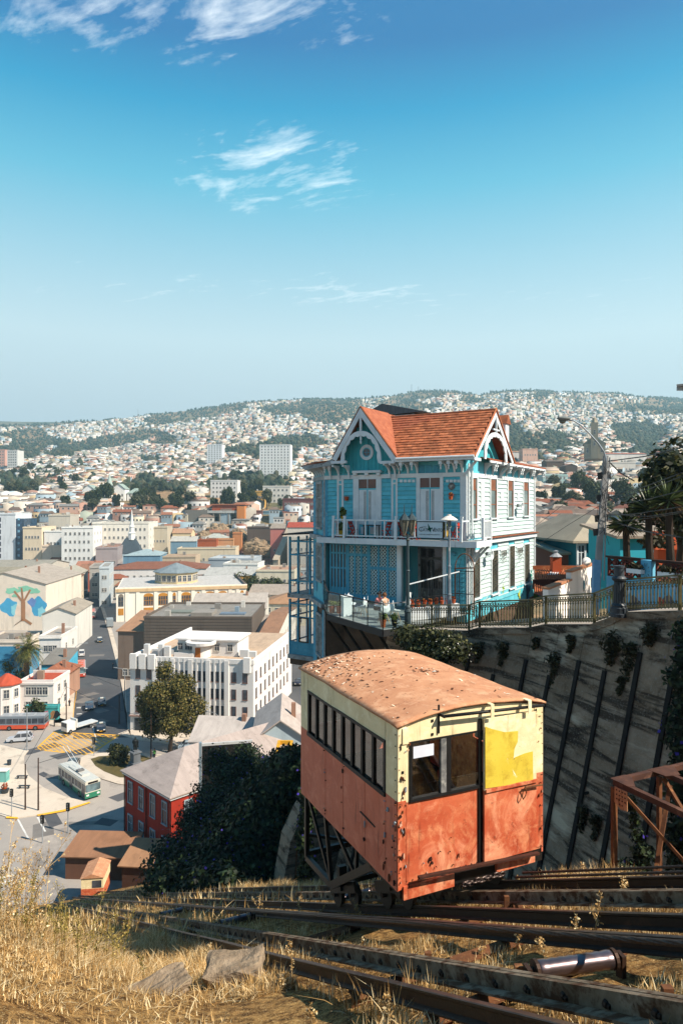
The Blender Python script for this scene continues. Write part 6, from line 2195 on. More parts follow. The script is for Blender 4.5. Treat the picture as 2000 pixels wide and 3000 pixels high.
for i,(a,b,ta,tb_)in enumerate(zip(RB,RB[1:],RTp,RTp[1:])):
 if i==9:
  b,tb_ = a.lerp(b,0.25),ta.lerp(tb_,0.25)
 h = 1.08
 r_ = thing('railing_section','ornate iron '+RLAB[i],'railing',a,0,'ornate iron railing sections')
 d = b-a
 L_ = math.hypot(d.x,d.y)
 az = math.atan2(d.y,d.x)
 MB().bar((0,0,h),d+Vector((0,0,h)),0.09,0.06).build('top_rail',M_RAILI,r_)
 MB().bar((0,0,0.1),d+Vector((0,0,0.1)),0.04,0.035).build('bottom_rail',M_RAILI,r_)
 MB().bar((0,0,h-0.08),d+Vector((0,0,h-0.08)),0.03,0.025).build('upper_rail',M_RAILI,r_)
 MB().box(-0.045,0.045,-0.045,0.045,0,h+0.02).build('post',M_RAILI,r_)
 n = max(2,int(L_/0.13))
 for k in range(1,n):
  put('baluster',bl_me,r_,d*(k/n),az)
cp = lat_pt(1812,1806,18.05)
t_ = thing('iron_column','thick dark fluted cast-iron lamp column stump on the wall by the railing','column',cp)
M_CAST = mat('dark_cast_iron',srgb('#3b464f',0.5),srgb('#2e373f',0.5),rough=0.55,scale=3,spec=0.5)
MB().lathe([(0.0,0),(0.30,0),(0.30,0.1),(0.27,0.12),(0.27,0.3),(0.24,0.33),(0.25,0.38),(0.20,0.45)],20).build('base',M_CAST,t_)
mb = MB()
nf = 32
vs,fs =[],[]
for j,(r,z)in enumerate(((0.19,0.45),(0.175,0.8),(0.165,1.18))):
 for k in range(nf):
  a_ = 2*math.pi*k/nf
  rr = r*(1 if k%2 else 0.90)
  vs.append((rr*math.cos(a_),rr*math.sin(a_),z))
for j in range(2):
 for k in range(nf):
  fs.append((j*nf+k,j*nf+(k+1)%nf,(j+1)*nf+(k+1)%nf,(j+1)*nf+k))
mb.add(vs,fs).build('fluted_shaft',M_CAST,t_)
MB().lathe([(0.165,1.18),(0.22,1.22),(0.235,1.28),(0.2,1.33),(0.165,1.36),(0.16,1.62),(0.18,1.64),(0.18,1.70),(0.0,1.71)],20).build('capital',M_CAST,t_)
# street lamps by the terrace
M_LAMPG = mat('lamp_green_iron',srgb('#4a5d63',0.5),srgb('#38474c',0.5),rough=0.5,scale=2,stain=srgb('#8b7a5c',0.6),sscale=3,samt=(0.62,0.72))
M_LGL = mat('lantern_glass',srgb('#8f8a78',0.7),srgb('#6f6c60',0.6),rough=0.25)
bp = P(1194,1843,31.0)
t_ = thing('lantern_lamp','tall green lamp post with two pointed lanterns in front of the turquoise house','street lamp',bp)
MB().lathe([(0,0),(0.2,0),(0.2,0.12),(0.15,0.2),(0.15,0.75),(0.17,0.8),(0.12,0.95),(0.14,1.0),(0.085,1.1),(0.08,2.6),(0.1,2.65),(0.07,2.7),(0.06,4.0),(0.09,4.05),(0.06,4.15),(0.05,4.3)],14).build('post',M_LAMPG,t_,smooth=False)
MB().box(-0.22,0.24,-0.05,0.05,4.19,4.25).build('cross_arm',M_LAMPG,t_)
for dx,dy in((-0.17,-0.1),(0.19,0.12)):
 MB().lathe([(0.05,4.25),(0.07,4.33),(0.10,4.42),(0.21,4.92),(0.21,4.94)],6,(dx,dy,0)).build('lantern_glass',M_LGL,t_)
 MB().lathe([(0.25,4.94),(0.25,4.97),(0.15,5.12),(0.07,5.22),(0.04,5.24),(0.025,5.3),(0.012,5.65),(0,5.67)],6,(dx,dy,0)).build('lantern_roof',M_LAMPG,t_)
 for k in range(6):
  a_ = 2*math.pi*k/6
  MB().bar((dx+0.105*math.cos(a_),dy+0.105*math.sin(a_),4.42),(dx+0.215*math.cos(a_),dy+0.215*math.sin(a_),4.93),0.025,0.025).build('lantern_bar',M_LAMPG,t_)
bp = P(1315,1818,33.2)
t_ = thing('shade_lamp','grey lamp post with flat white shade beside the hotel sign','street lamp',bp)
MB().lathe([(0,0),(0.17,0),(0.17,0.1),(0.11,0.2),(0.1,1.2),(0.12,1.25),(0.085,1.35),(0.075,2.6),(0.095,2.63),(0.06,2.7),(0.055,4.45),(0.08,4.5),(0.08,4.6),(0.1,4.65),(0.1,4.85)],12).build('post',mat('grey_lamp_iron',srgb('#8b98a3',0.6),srgb('#6d7a86',0.55),stain=srgb('#c8c5bd',0.7),sscale=3),t_)
MB().lathe([(0.12,4.85),(0.42,4.88),(0.42,4.91),(0.2,5.06),(0.1,5.1),(0.1,5.16),(0,5.17)],16).build('shade',mat('shade_white',srgb('#e2ddd4',0.85),srgb('#cfc9bd',0.8)),t_)
# concrete utility pole with street light and wires
UY = 30.0
pb_,pt_ = P(1741,1800,UY),P(1773,1335,UY)
pole = thing('utility_pole','leaning grey concrete utility pole with long-armed street light and cables','utility pole',pb_)
M_POLE = mat('pole_concrete',srgb('#a7a7a6',0.65),srgb('#8f8f90',0.6),rough=0.9,scale=1.5,bump=0.1)
mb = MB()
d = pt_-pb_
vs =[(-.14,-.12,0),(.14,-.12,0),(.14,.12,0),(-.14,.12,0)]+[tuple(d+Vector(q))for q in((-.09,-.08,0),(.09,-.08,0),(.09,.08,0),(-.09,.08,0))]
mb.add(vs,[(0,1,2,3),(4,5,6,7),(0,1,5,4),(1,2,6,5),(2,3,7,6),(3,0,4,7)]).build('shaft',M_POLE,pole)
MB().bar(P(1741,1800,UY)-pb_,P(1746,1640,UY)-pb_+Vector((0,0,0)),0.29,0.26,up=(0,1,0)).build('blue_painted_foot',mat('pole_blue',srgb('#6aa4cf',0.65),srgb('#8fb7d6',0.7),stain=srgb('#a9c44a',0.7),sscale=5,samt=(0.66,0.7)),pole)
arm =[P(u,v,UY-0.15)-pb_ for u,v in((1770,1390),(1774,1345),(1768,1325),(1752,1300),(1725,1270),(1700,1245),(1680,1233),(1666,1231))]
MB().tube(arm,[0.05,0.045,0.04,0.036,0.034,0.032,0.03,0.028],8).build('lamp_arm',mat('galvanised_arm',srgb('#a3adb5',0.7),srgb('#868f96',0.65),rough=0.45,metal=0.5),pole,smooth=True)
hp = P(1650,1229,UY-0.15)-pb_
mb = MB().lathe([(0,-0.11),(0.18,-0.09),(0.28,-0.02),(0.3,0.02),(0.22,0.08),(0,0.11)],14)
mb.v =[(hp.x+v_[0]*1.05,hp.y+v_[1]*0.5,hp.z+v_[2]+0.04)for v_ in mb.v]
mb.build('lamp_head',mat('lamp_head_grey',srgb('#8d9290',0.65)),pole,smooth=True)
mb = MB().lathe([(0,-0.13),(0.12,-0.1),(0.16,0.0)],12)
mb.v =[(hp.x-0.05+v_[0],hp.y+v_[1]*0.5,hp.z-0.05+v_[2])for v_ in mb.v]
mb.build('lamp_lens',M_LGL,pole,smooth=True)
MB().tube([P(1785,1340,UY-0.2)-pb_,P(1774,1480,UY-0.25)-pb_,P(1768,1700,UY-0.25)-pb_],0.03,6).build('conduit',M_POLE,pole)
for k,(u,v)in enumerate(((1765,1395),(1762,1460),(1757,1520),(1752,1560))):
 MB().bar(P(u-16,v,UY)-pb_,P(u+22,v-4,UY)-pb_,0.3,0.035,up=(0,1,0)).build('strap',M_IRON,pole)
M_WIRE = mat('wire_black',srgb('#25272a',0.5),srgb('#3a3d40',0.55),rough=0.6)
mess = random.Random(9)
tang = MB()
for k in range(15):
 u0,v0 = 1762+mess.uniform(-6,14),mess.uniform(1345,1560)
 pts =[P(u0+mess.uniform(-14,26),v0+28*j+mess.uniform(-8,8),UY-0.3+mess.uniform(-0.1,0.1))-pb_ for j in range(4)]
 tang.tube(pts,0.01,4)
tag(tang.build('cable_tangle',M_WIRE,pole),kind='stuff')
WIRES =[('from the pole top rising to the right edge, highest of all',[(1782,1351,29.8),(1889,1337,24),(2000,1310,20),(2100,1280,17)],0.022),('from the pole top down into the dark tree',[(1782,1352,30),(1815,1385,31),(1856,1409,33)],0.03),('second from top rising right across the dark tree',[(1776,1459,29.8),(1890,1425,24),(2010,1380,19)],0.016),('third from top rising right across the dark tree',[(1802,1462,29.8),(1900,1433,24),(2010,1390,19)],0.016),('in front of the tallest yucca head',[(1802,1480,29.8),(1900,1462,24),(2010,1434,19)],0.016),('sagging across the middle of the yuccas',[(1776,1510,29.8),(1860,1506,25),(2010,1482,19)],0.016),('just below the one across the middle of the yuccas',[(1780,1507,29.8),(1900,1513,24),(2010,1496,19)],0.014),('lowest of those rising to the right',[(1800,1528,29.8),(1900,1518,24),(2010,1500,19)],0.012),('thick and sagging down to the right edge',[(1808,1532,29.8),(1879,1555,25),(2010,1577,20)],0.022),('thin, from the pole down left to the turquoise house',[(1772,1372,30),(1660,1470,36),(1562,1545,42)],0.012),('thin, from the pole left past the house corner',[(1765,1475,30),(1660,1540,37),(1565,1602,44)],0.012)]
for lab,pts,r in WIRES:
 pp =[P(*q)for q in pts]
 q =[]
 for a,b in zip(pp,pp[1:]):
  q+=[a.lerp(b,k/5)for k in range(5)]
 q.append(pp[-1])
 tag(MB().tube(q,r,5).build('overhead_wire',M_WIRE,smooth=True),'dark overhead wire '+lab,'wire','overhead wires')
# blue mural wall with breeze blocks
M_BLUEW = mat('mural_blue',srgb('#5aaed6',0.72),srgb('#7cc3de',0.75),rough=0.8,scale=0.5,stain=srgb('#b8c9e6',0.8),sscale=0.7,samt=(0.5,0.62))
M_MAROON = mat('maroon_block',srgb('#7a4038',0.6),srgb('#693630',0.55),rough=0.85,scale=3)
A_,B_ = lat_pt(1775,1790,23.6),lat_pt(2060,1790,23.6)
A_.z = B_.z = -4.9
mw = thing('mural_wall','light blue painted garden wall with maroon breeze-block parapet and flower boxes','wall',A_,math.atan2((B_-A_).y,(B_-A_).x))
LW =(B_-A_).length
zt_ = 1.75
MB().box(0,LW,0,0.25,0,zt_).build('wall',M_BLUEW,mw)
for i,(x,z,r,cc)in enumerate(((1.6,0.5,0.7,'#6f6a72'),(3.4,0.5,0.95,'#7a6f74'),(2.5,0.25,0.4,'#d9a23a'),(0.9,0.4,0.35,'#e6c25a'),(4.6,0.3,0.5,'#d8b848'),(2.9,0.9,0.3,'#c85a4a'),(1.1,1.2,0.35,'#cfe3ef'),(4.3,0.9,0.35,'#b9a6d8'),(0.5,0.9,0.3,'#8fb64a'))):
 pts =[(x+r*(0.8+0.3*math.sin(2*a_+i))*math.cos(a_),max(0.02,z+r*(0.7+0.25*math.cos(3*a_))*math.sin(a_)))for a_ in[6.283*k/14 for k in range(14)]]
 MB().prism(pts,-0.006-0.002*i,-0.001,'y').build('mural_shape',mat('mural_blob_%d'%i,srgb(cc,0.75)),mw)
mb = MB().box(0,0.42,0,0.12,0.36,0.4).box(0,0.42,0,0.12,0,0.04).box(0,0.04,0,0.12,0.041,0.359).box(0.38,0.42,0,0.12,0.041,0.359)
mb.bar((0.04,0.06,0.05),(0.38,0.06,0.35),0.1,0.035,up=(1,0,-1)).bar((0.38,0.06,0.05),(0.04,0.06,0.35),0.1,0.035,up=(1,0,1)).box(0.15,0.27,0.01,0.11,0.15,0.25)
bb = mb.mesh('breeze_block',M_MAROON)
nblk = int(LW/0.425)
for r_ in range(2):
 for i in range(nblk):
  if abs(i*0.425-LW*0.42)<0.3:
   continue
  put('breeze_block',bb,mw,(i*0.425+0.01,0.05,zt_+0.003+0.405*r_))
MB().box(LW*0.42-0.12,LW*0.42+0.4,-0.03,0.28,0,zt_+0.85).build('pier',M_BLUEW,mw)
MB().box(-0.05,LW*0.42-0.13,-0.02,0.27,zt_+0.82,zt_+0.9).build('coping',M_DKW,mw)
MB().box(LW*0.42+0.41,LW,-0.02,0.27,zt_+0.82,zt_+0.9).build('coping',M_DKW,mw)
for k in range(10):
 a_ = 6.283*k/10
 cx_,cz_ = LW*0.42+0.14,zt_+0.4
 MB().bar((cx_+0.12*math.cos(a_),-0.036,cz_+0.2*math.sin(a_)),(cx_+0.2*math.cos(a_),-0.036,cz_+0.34*math.sin(a_)),0.006,0.03,up=(1,0,1)).build('sun_ray_mark',M_CAST,mw)
M_DRYPL = leaf_mat('dark_dry_plant',srgb('#2a2a1e',0.5),srgb('#4d4a30',0.55),srgb('#6b6038',0.6))
for i,x in enumerate((1.2,LW*0.42+0.75,LW*0.42+1.75,LW*0.42+2.75)):
 p = Vector(mw.location)+(B_-A_).normalized()*x+Vector((-0.25*0.4,-0.25,zt_+0.28))
 fb = thing('flower_box','white flower box of dark dry plants on the maroon parapet, %s from the left'%('first','second','third','fourth')[i],'flower box',p,mw.rotation_euler.z,'flower boxes on the parapet')
 MB().box(0,0.75,-0.12,0.12,0,0.18).build('box',M_WTRIM,fb)
 leaves_obj('foliage',[(0.2,0,0.28),(0.55,0,0.26)],[(0.28,0.15,0.16)]*2,160,0.08,M_DRYPL,fb,40+i)
def yucca(label,u,v,Y,h,R,seed):
 g = random.Random(seed)
 hd = P(u,v,Y)
 t_ = thing('yucca_tree',label,'yucca',hd-Vector((0,0,h)))
 MB().tube([(0.1,0,0),(0.05,0.05,h*0.5),(0,0,h)],[0.2,0.16,0.15],8).build('trunk',mat('yucca_bark',srgb('#4a3a2c',0.5),srgb('#33281f',0.5),bump=0.6),t_)
 sk = MB()
 lv = MB()
 for k in range(150):
  a,e = g.uniform(0,6.283),math.asin(g.uniform(-0.75,0.98))
  dry = e<-0.35
  ln = R*g.uniform(0.75,1.1)*(0.8 if dry else 1)
  dv = Vector((math.cos(a)*math.cos(e),math.sin(a)*math.cos(e),math.sin(e)))
  sd = dv.cross(Vector((0,0,1))).normalized()if abs(dv.z)<0.98 else Vector((1,0,0))
  b0 = Vector((0,0,h))+dv*0.12
  m_ = b0+dv*ln*0.6
  e_ = b0+dv*ln+Vector((0,0,-0.16*ln*(1-abs(dv.z))))
  w_ = 0.045*R
  (sk if dry else lv).add([b0-sd*w_*0.6,b0+sd*w_*0.6,m_+sd*w_,e_,m_-sd*w_],[(0,1,2,3,4)])
 put('leaves',lv.mesh('leaves',leaf_mat('yucca_leaf',srgb('#1f2a1a',0.6),srgb('#4a5a34',0.7),srgb('#7c8a52',0.8),0.15,0.4),recalc=False),t_)
 put('dry_skirt',sk.mesh('dry_skirt',leaf_mat('yucca_dry',srgb('#4d3d2a',0.6),srgb('#7d6545',0.7)),recalc=False),t_)
yucca('yucca with wide dark head left of the taller one behind the parapet',1898,1490,29.5,3.0,0.95,1)
yucca('tallest yucca with sunlit spiky head before the dark tree',1958,1468,28.5,3.2,0.95,2)
yucca('lowest yucca beside the concrete utility pole',1832,1540,30.5,2.3,0.85,3)
M_LFD = leaf_mat('dark_tree_leaf',srgb('#1c2416',0.55),srgb('#34401f',0.6),srgb('#5d5a2e',0.65))
M_BARK = mat('tree_bark',srgb('#54463a',0.5),srgb('#3a3028',0.5),rough=0.95,scale=3,bump=0.5)
def tree(name,label,base,h,crown,leaf_m,n,size,seed,trunk_r=0.15,group=None,cat='tree',bole=0.45,clumps=14,shell=0.5,qr=(0.26,0.46)):
 g = random.Random(seed)
 t_ = thing(name,label,cat,base,0,group)
 cz = h-crown[2]
 cs,rs =[],[]
 for k in range(clumps):
  a,e,r = g.uniform(0,6.283),math.asin(g.uniform(-0.8,1)),g.uniform(0.35,0.78)
  cs.append((crown[0]*r*math.cos(a)*math.cos(e),crown[1]*r*math.sin(a)*math.cos(e),cz+crown[2]*r*math.sin(e)))
  q = g.uniform(*qr)
  rs.append((crown[0]*q,crown[1]*q,crown[2]*q))
 lim = MB().tube([(0,0,-0.3),(0.02*h,0,h*bole*0.5),(0,0.02*h,h*bole),(0,0,h*0.85)],[trunk_r*1.25,trunk_r,trunk_r*0.8,trunk_r*0.2],7)
 for c_ in cs[:8]:
  lim.tube([(0,0,h*bole*g.uniform(0.6,1.1)),(c_[0]*0.5,c_[1]*0.5,(c_[2]+h*bole)/2),c_],[trunk_r*0.5,trunk_r*0.3,trunk_r*0.08],5)
 lim.build('trunk',M_BARK,t_)
 leaves_obj('crown',cs,rs,n,size,leaf_m,t_,seed,shell=shell)
 return t_
p = P(1990,1700,33.0)
tree('garden_tree','big dark tree behind the yuccas at the right edge',p,6.9,(2.7,2.6,2.9),M_LFD,5200,0.2,5,0.25,clumps=26)
for i,(u,v,Y,r,lab)in enumerate(((1905,1600,30.5,0.5,'low dark shrub on the parapet between the yuccas'),)):
 leaves = thing('shrub',lab,'shrub',P(u,v,Y))
 leaves_obj('foliage',[(0,0,0.2),(0.6,0,0.2)],[(0.5,0.4,0.3)]*2,400,0.12,M_DRYPL,leaves,60)
M_HANG = leaf_mat('hanging_wall_plant',srgb('#2b2b1c',0.5),srgb('#4b4a2c',0.55),srgb('#6e6540',0.6))
HL_ =['over the left part of the wall','second from the left on the wall','above the first long joint strip','beside the third joint strip','halfway along the wall under the railing step','big one under the iron column','long one hanging right of the iron column','small one on the lower right joint strip','small one low on the wall','low dark one near the steel frame','under the railing at far right']
for i,(u,v,r,hh,k_)in enumerate(((1400,1895,0.32,0.5,0),(1470,1895,0.3,0.6,0),(1565,1875,0.16,0.25,0),(1620,1930,0.34,0.8,0),(1668,1870,0.2,0.4,0),(1790,1880,0.5,0.6,0),(1840,1900,0.42,1.0,0),(1812,1990,0.16,0.35,0),(1705,2370,0.2,0.55,0),(1742,2400,0.25,0.5,0),(1900,1850,0.35,0.35,0))):
 a =(u-1000)/2000
 y_ = 17.6
 for _ in range(5):
  Y = y_/(DY*a-DX)
  p = P(u,v,Y)
  ly,ztp = wall_top(p.dot(Vector((DX,DY,0))))
  y_ = ly-0.2-max(0,ztp-p.z)*0.26
 t_ = thing('wall_plant','dark plant on the retaining wall, '+HL_[i],'plant',p,0,'plants on the retaining wall')
 leaves_obj('foliage',[(0,-0.1,0),(0.05,-0.12,-hh*0.5),(-0.05,-0.1,-hh)],[(r,r*0.7,r*0.8),(r*0.85,r*0.6,hh*0.45),(r*0.5,r*0.4,hh*0.4)],int(420*r/0.3),0.07,M_HANG,t_,70+i,elong=2.5,shell=0.1)
t_ = thing('flowering_bush','dense green bush with small white flowers spilling over the wall under the terrace','bush',P(1290,1900,28.0))
cs =[tuple(P(u,v,Y)-Vector(t_.location))for u,v,Y in((1215,1880,29),(1260,1870,28.5),(1310,1880,28),(1335,1905,27.5),(1290,1920,27.8),(1240,1900,28.5),(1190,1860,30))]
leaves_obj('foliage',cs,[(0.7,0.6,0.55)]*7,4200,0.1,leaf_mat('bush_leaf',srgb('#2c3220',0.55),srgb('#4f5734',0.6),srgb('#7b7a4c',0.65)),t_,80,shell=0.3)
leaves_obj('flowers',cs[2:5],[(0.72,0.62,0.57)]*3,130,0.05,leaf_mat('white_petal',srgb('#d9d9cc',0.8),srgb('#efeee4',0.9)),t_,81,shell=0.97)
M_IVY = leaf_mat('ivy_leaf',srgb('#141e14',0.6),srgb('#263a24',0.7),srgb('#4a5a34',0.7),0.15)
M_PURP = leaf_mat('purple_flower',srgb('#4a3aa8',0.7),srgb('#6a58cf',0.8))
t_ = thing('ivy_curtain','dark ivy curtain with purple flowers hanging at the right edge of the wall','ivy',P(1990,2100,17.5))
cs =[tuple(P(1990+12*math.sin(k*1.7)+(10 if k<3 else 0),1850+45*k,18.5-0.14*k)-Vector(t_.location))for k in range(17)]
leaves_obj('foliage',cs,[(0.32,0.4,0.4)]*17,4200,0.09,M_IVY,t_,82,shell=0.3)
leaves_obj('flowers',cs,[(0.36,0.42,0.42)]*17,46,0.09,M_PURP,t_,83,shell=0.97,elong=1.0)
t_ = thing('ivy_clump','dark ivy with purple flowers climbing inside the rusty steel frame','ivy',P(1840,2560,12.8))
cs =[tuple(P(u,v,13.2)-Vector(t_.location))for u,v in((1790,2560),(1830,2550),(1870,2545),(1880,2500),(1865,2450),(1855,2400),(1845,2350),(1800,2580),(1850,2590))]
leaves_obj('foliage',cs,[(0.26,0.2,0.24)]*4+[(0.14,0.12,0.2)]*3+[(0.3,0.2,0.2)]*2,1900,0.06,M_IVY,t_,84,shell=0.3)
leaves_obj('flowers',cs,[(0.25,0.22,0.24)]*9,16,0.06,M_PURP,t_,85,shell=0.97,elong=1.0)
# ivy-covered slope below the car
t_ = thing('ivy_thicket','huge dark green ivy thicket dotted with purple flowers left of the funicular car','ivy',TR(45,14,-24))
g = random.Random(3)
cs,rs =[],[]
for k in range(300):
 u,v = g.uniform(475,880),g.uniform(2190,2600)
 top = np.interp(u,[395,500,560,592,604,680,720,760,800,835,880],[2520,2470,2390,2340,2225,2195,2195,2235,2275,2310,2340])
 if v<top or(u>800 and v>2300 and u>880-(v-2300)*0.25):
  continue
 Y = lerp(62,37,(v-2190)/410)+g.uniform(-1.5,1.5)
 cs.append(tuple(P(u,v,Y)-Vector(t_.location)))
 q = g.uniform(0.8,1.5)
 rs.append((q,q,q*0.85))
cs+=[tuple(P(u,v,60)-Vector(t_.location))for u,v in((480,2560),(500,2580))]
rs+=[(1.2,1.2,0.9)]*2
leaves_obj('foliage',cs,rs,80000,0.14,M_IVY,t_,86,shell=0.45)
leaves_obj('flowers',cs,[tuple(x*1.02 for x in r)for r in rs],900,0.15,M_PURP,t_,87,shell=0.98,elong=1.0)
t_ = thing('ivy_slope','dark ivy carpet with purple flowers on the slope beside the pale wing wall','ivy',TR(40,13,-21))
cs,rs =[],[]
for k in range(260):
 s_,y_ = 31.4+15*g.random()**1.5,g.uniform(8.4,15.5)
 cs.append(tuple(TR(s_,y_,float(hill_z(s_,y_))+0.35)-Vector(t_.location)))
 rs.append((1.5,1.5,0.8))
leaves_obj('foliage',cs,rs,80000,0.18,M_IVY,t_,91,shell=0.4)
leaves_obj('flowers',cs,rs,420,0.14,M_PURP,t_,92,shell=0.98,elong=1.0)
t_ = thing('ivy_strip','narrow ivy strip with purple flowers hanging beside the pale wing wall','ivy',P(900,2440,29))
cs =[tuple(P(895+8*math.sin(k),2330+24*k,29)-Vector(t_.location))for k in range(12)]
leaves_obj('foliage',cs,[(0.38,0.4,0.35)]*12,2600,0.12,M_IVY,t_,88,shell=0.4)
leaves_obj('flowers',cs,[(0.4,0.42,0.36)]*12,60,0.1,M_PURP,t_,89,shell=0.98,elong=1.0)
# lower town
def wmat(h,k=0.8,d=0.25):
 c_ = srgb(h,k)
 return mat('plaster_%s_%.2f'%(h,k),c_,tuple(x*0.9 for x in c_),rough=0.9,scale=0.12,stain=tuple(x*(1-d)*0.8 for x in c_),sscale=0.5,streak=True,samt=(0.52,0.78))
def rmat(h,k=0.7):
 c_ = srgb(h,k)
 return mat('roofing_%s_%.2f'%(h,k),c_,tuple(x*0.78 for x in c_),rough=0.85,scale=0.3,stain=tuple(x*0.6 for x in c_),sscale=0.4,samt=(0.52,0.75),stretch=(4,1,1))
GLS_T = glass_mat('town_pane',(0.035,0.04,0.05),0.12)
WINC ={}
def win_mesh(w,h,fm,arch=False,bars=True):
 k =(round(w,2),round(h,2),fm.name,arch)
 if k not in WINC:
  mb = MB()
  mb.mat(1).box(-w/2,w/2,-0.02,0.01,0,h)
  mb.mat(0).box(-w/2-0.12,-w/2,-0.1,0.01,-0.05,h).box(w/2,w/2+0.12,-0.1,0.01,-0.05,h).box(-w/2-0.12,w/2+0.12,-0.11,0.01,h,h+0.16).box(-w/2-0.16,w/2+0.16,-0.16,0.01,-0.18,-0.051)
  if bars:
   mb.box(-0.035,0.035,-0.05,-0.021,0,h).box(-w/2,-0.036,-0.05,-0.021,h*0.62,h*0.66).box(0.036,w/2,-0.05,-0.021,h*0.62,h*0.66)
  WINC[k] = mb.mesh('window',[fm,GLS_T])
 return WINC[k]
WFRAME = wmat('#d8d4cc')
def windows(t_,side,L_,cols,rows,h,w=1.1,wh=1.6,z0=1.2,fm=None,at=0.0,m0=1.2,D=0.0,name='window'):
 me = win_mesh(w,wh,fm or WFRAME)
 fh =(h-0.6)/rows
 for r in range(rows):
  for c_ in range(cols):
   x = lerp(m0,L_-m0,(c_+0.5)/cols)
   z = z0+r*fh
   if z+wh>h-0.2:
    continue
   if side=='front':
    put(name,me,t_,(x,at,z))
   elif side=='right':
    put(name,me,t_,(at,x,z),math.radians(90))
   else:
    put(name,me,t_,(at,x,z),math.radians(-90))
def roof_on(t_,kind,w,d,h,rm,wm,rise=2.2,ov=0.4):
 if kind=='flat':
  MB().box(0.25,w-0.25,0.25,d-0.25,h+0.001,h+0.05).build('roof',rm,t_)
  p = MB()
  p.box(-0.1,w+0.1,-0.1,0.25,h,h+0.6).box(-0.1,w+0.1,d-0.25,d+0.1,h,h+0.6).box(-0.1,0.25,0.251,d-0.251,h,h+0.6).box(w-0.25,w+0.1,0.251,d-0.251,h,h+0.6)
  p.build('parapet',wm,t_)
 elif kind=='gx':
  MB().prism([(-ov,h-0.1),(d/2,h+rise),(d+ov,h-0.1),(d+ov,h+0.08),(d/2,h+rise+0.2),(-ov,h+0.08)],-ov,w+ov,'x').build('roof',rm,t_)
  MB().prism([(0,h),(d,h),(d/2,h+rise)],0.02,w-0.02,'x').build('gable',wm,t_)
 elif kind=='gy':
  MB().prism([(-ov,h-0.1),(w/2,h+rise),(w+ov,h-0.1),(w+ov,h+0.08),(w/2,h+rise+0.2),(-ov,h+0.08)],-ov,d+ov,'y').build('roof',rm,t_)
  MB().prism([(0,h),(w,h),(w/2,h+rise)],0.02,d-0.02,'y').build('gable',wm,t_)
 elif kind=='hip':
  i = min(w,d)/2*0.95
  a,b =((i,d/2),(w-i,d/2))if w>=d else((w/2,i),(w/2,d-i))
  E =[(-ov,-ov,h),(w+ov,-ov,h),(w+ov,d+ov,h),(-ov,d+ov,h)]
  R =[(a[0],a[1],h+rise),(b[0],b[1],h+rise)]
  lo =[(x,y,z-0.15)for x,y,z in E]
  f =[(0,1,5,4),(1,2,5),(2,3,4,5),(3,0,4)]if w>=d else[(0,1,4),(1,2,5,4),(2,3,5),(3,0,4,5)]
  MB().add(E+R+lo,f+[(6,7,1,0),(7,8,2,1),(8,9,3,2),(9,6,0,3),(9,8,7,6)]).build('roof',rm,t_)
 elif kind=='shed':
  MB().slab([(-ov,-ov,h),(w+ov,-ov,h),(w+ov,d+ov,h+rise),(-ov,d+ov,h+rise)],0.15).build('roof',rm,t_)
  MB().prism([(0,h-0.3),(d,h-0.3),(d,h+rise-0.25)],0.02,w-0.02,'x').build('gable',wm,t_)
FOOT =[]
def bpx(label,u0,u1,Y,vt,depth,rz=0,roof='flat',wall_='#e0d8cc',roofc='#9a8f84',cols=0,rows=0,side=0,base=ZS,rise=2.2,name='building',group=None,ww=1.1,wh=1.6,left=0,cat='building',cornice=True):
 a0,a1 =(u0-1000)/2000,(u1-1000)/2000
 r = math.radians(rz)
 c_,s_ = math.cos(r),math.sin(r)
 w =(a1*Y-a0*Y)/(c_-a1*s_)
 h =(1480-vt)/2000*Y-base
 t_ = thing(name,label,cat,(a0*Y,Y,base),r,group)
 FOOT.append((a0*Y,Y,r,w,depth))
 wm,rm = wmat(wall_),rmat(roofc)
 MB().box(0,w,0,depth,-1.5,h).build('wall',wm,t_)
 roof_on(t_,roof,w,depth,h,rm,wm,rise)
 if cornice and roof=='flat':
  MB().box(-0.3,w+0.3,-0.3,-0.101,h-0.35,h+0.05).build('cornice',wm,t_)
 if cols:
  windows(t_,'front',w,cols,rows,h,ww,wh)
 if side:
  windows(t_,'right',depth,side,rows,h,ww,wh,at=w)
 if left:
  windows(t_,'left',depth,left,rows,h,ww,wh,at=0)
 gq = random.Random(int(u0*7+Y))
 if roof=='flat' and w>6 and depth>6:
  for _ in range(gq.randint(2,5)):
   x,y,q = gq.uniform(1,w-2),gq.uniform(1.5,depth-2),gq.uniform(0.4,1.1)
   MB().box(x-q,x+q,y-q*0.7,y+q*0.7,h+0.05,h+0.05+gq.uniform(0.6,2.2)).build('roof_unit',wmat(gq.choice(('#b9b4ac','#8f8a84','#d8d4cc','#a08a78'))),t_)
 elif w>5 and depth>4 and name!='station':
  MB().box(w*0.7,w*0.7+0.7,depth*0.4,depth*0.4+0.7,h,h+rise+0.9).build('chimney',wmat('#a07a66'),t_)
 t_['_w'],t_['_h'] = w,h
 return t_
M_PATCH = mat('asphalt_repair',srgb('#7d7874',0.65),srgb('#8d8781',0.68),scale=0.5)
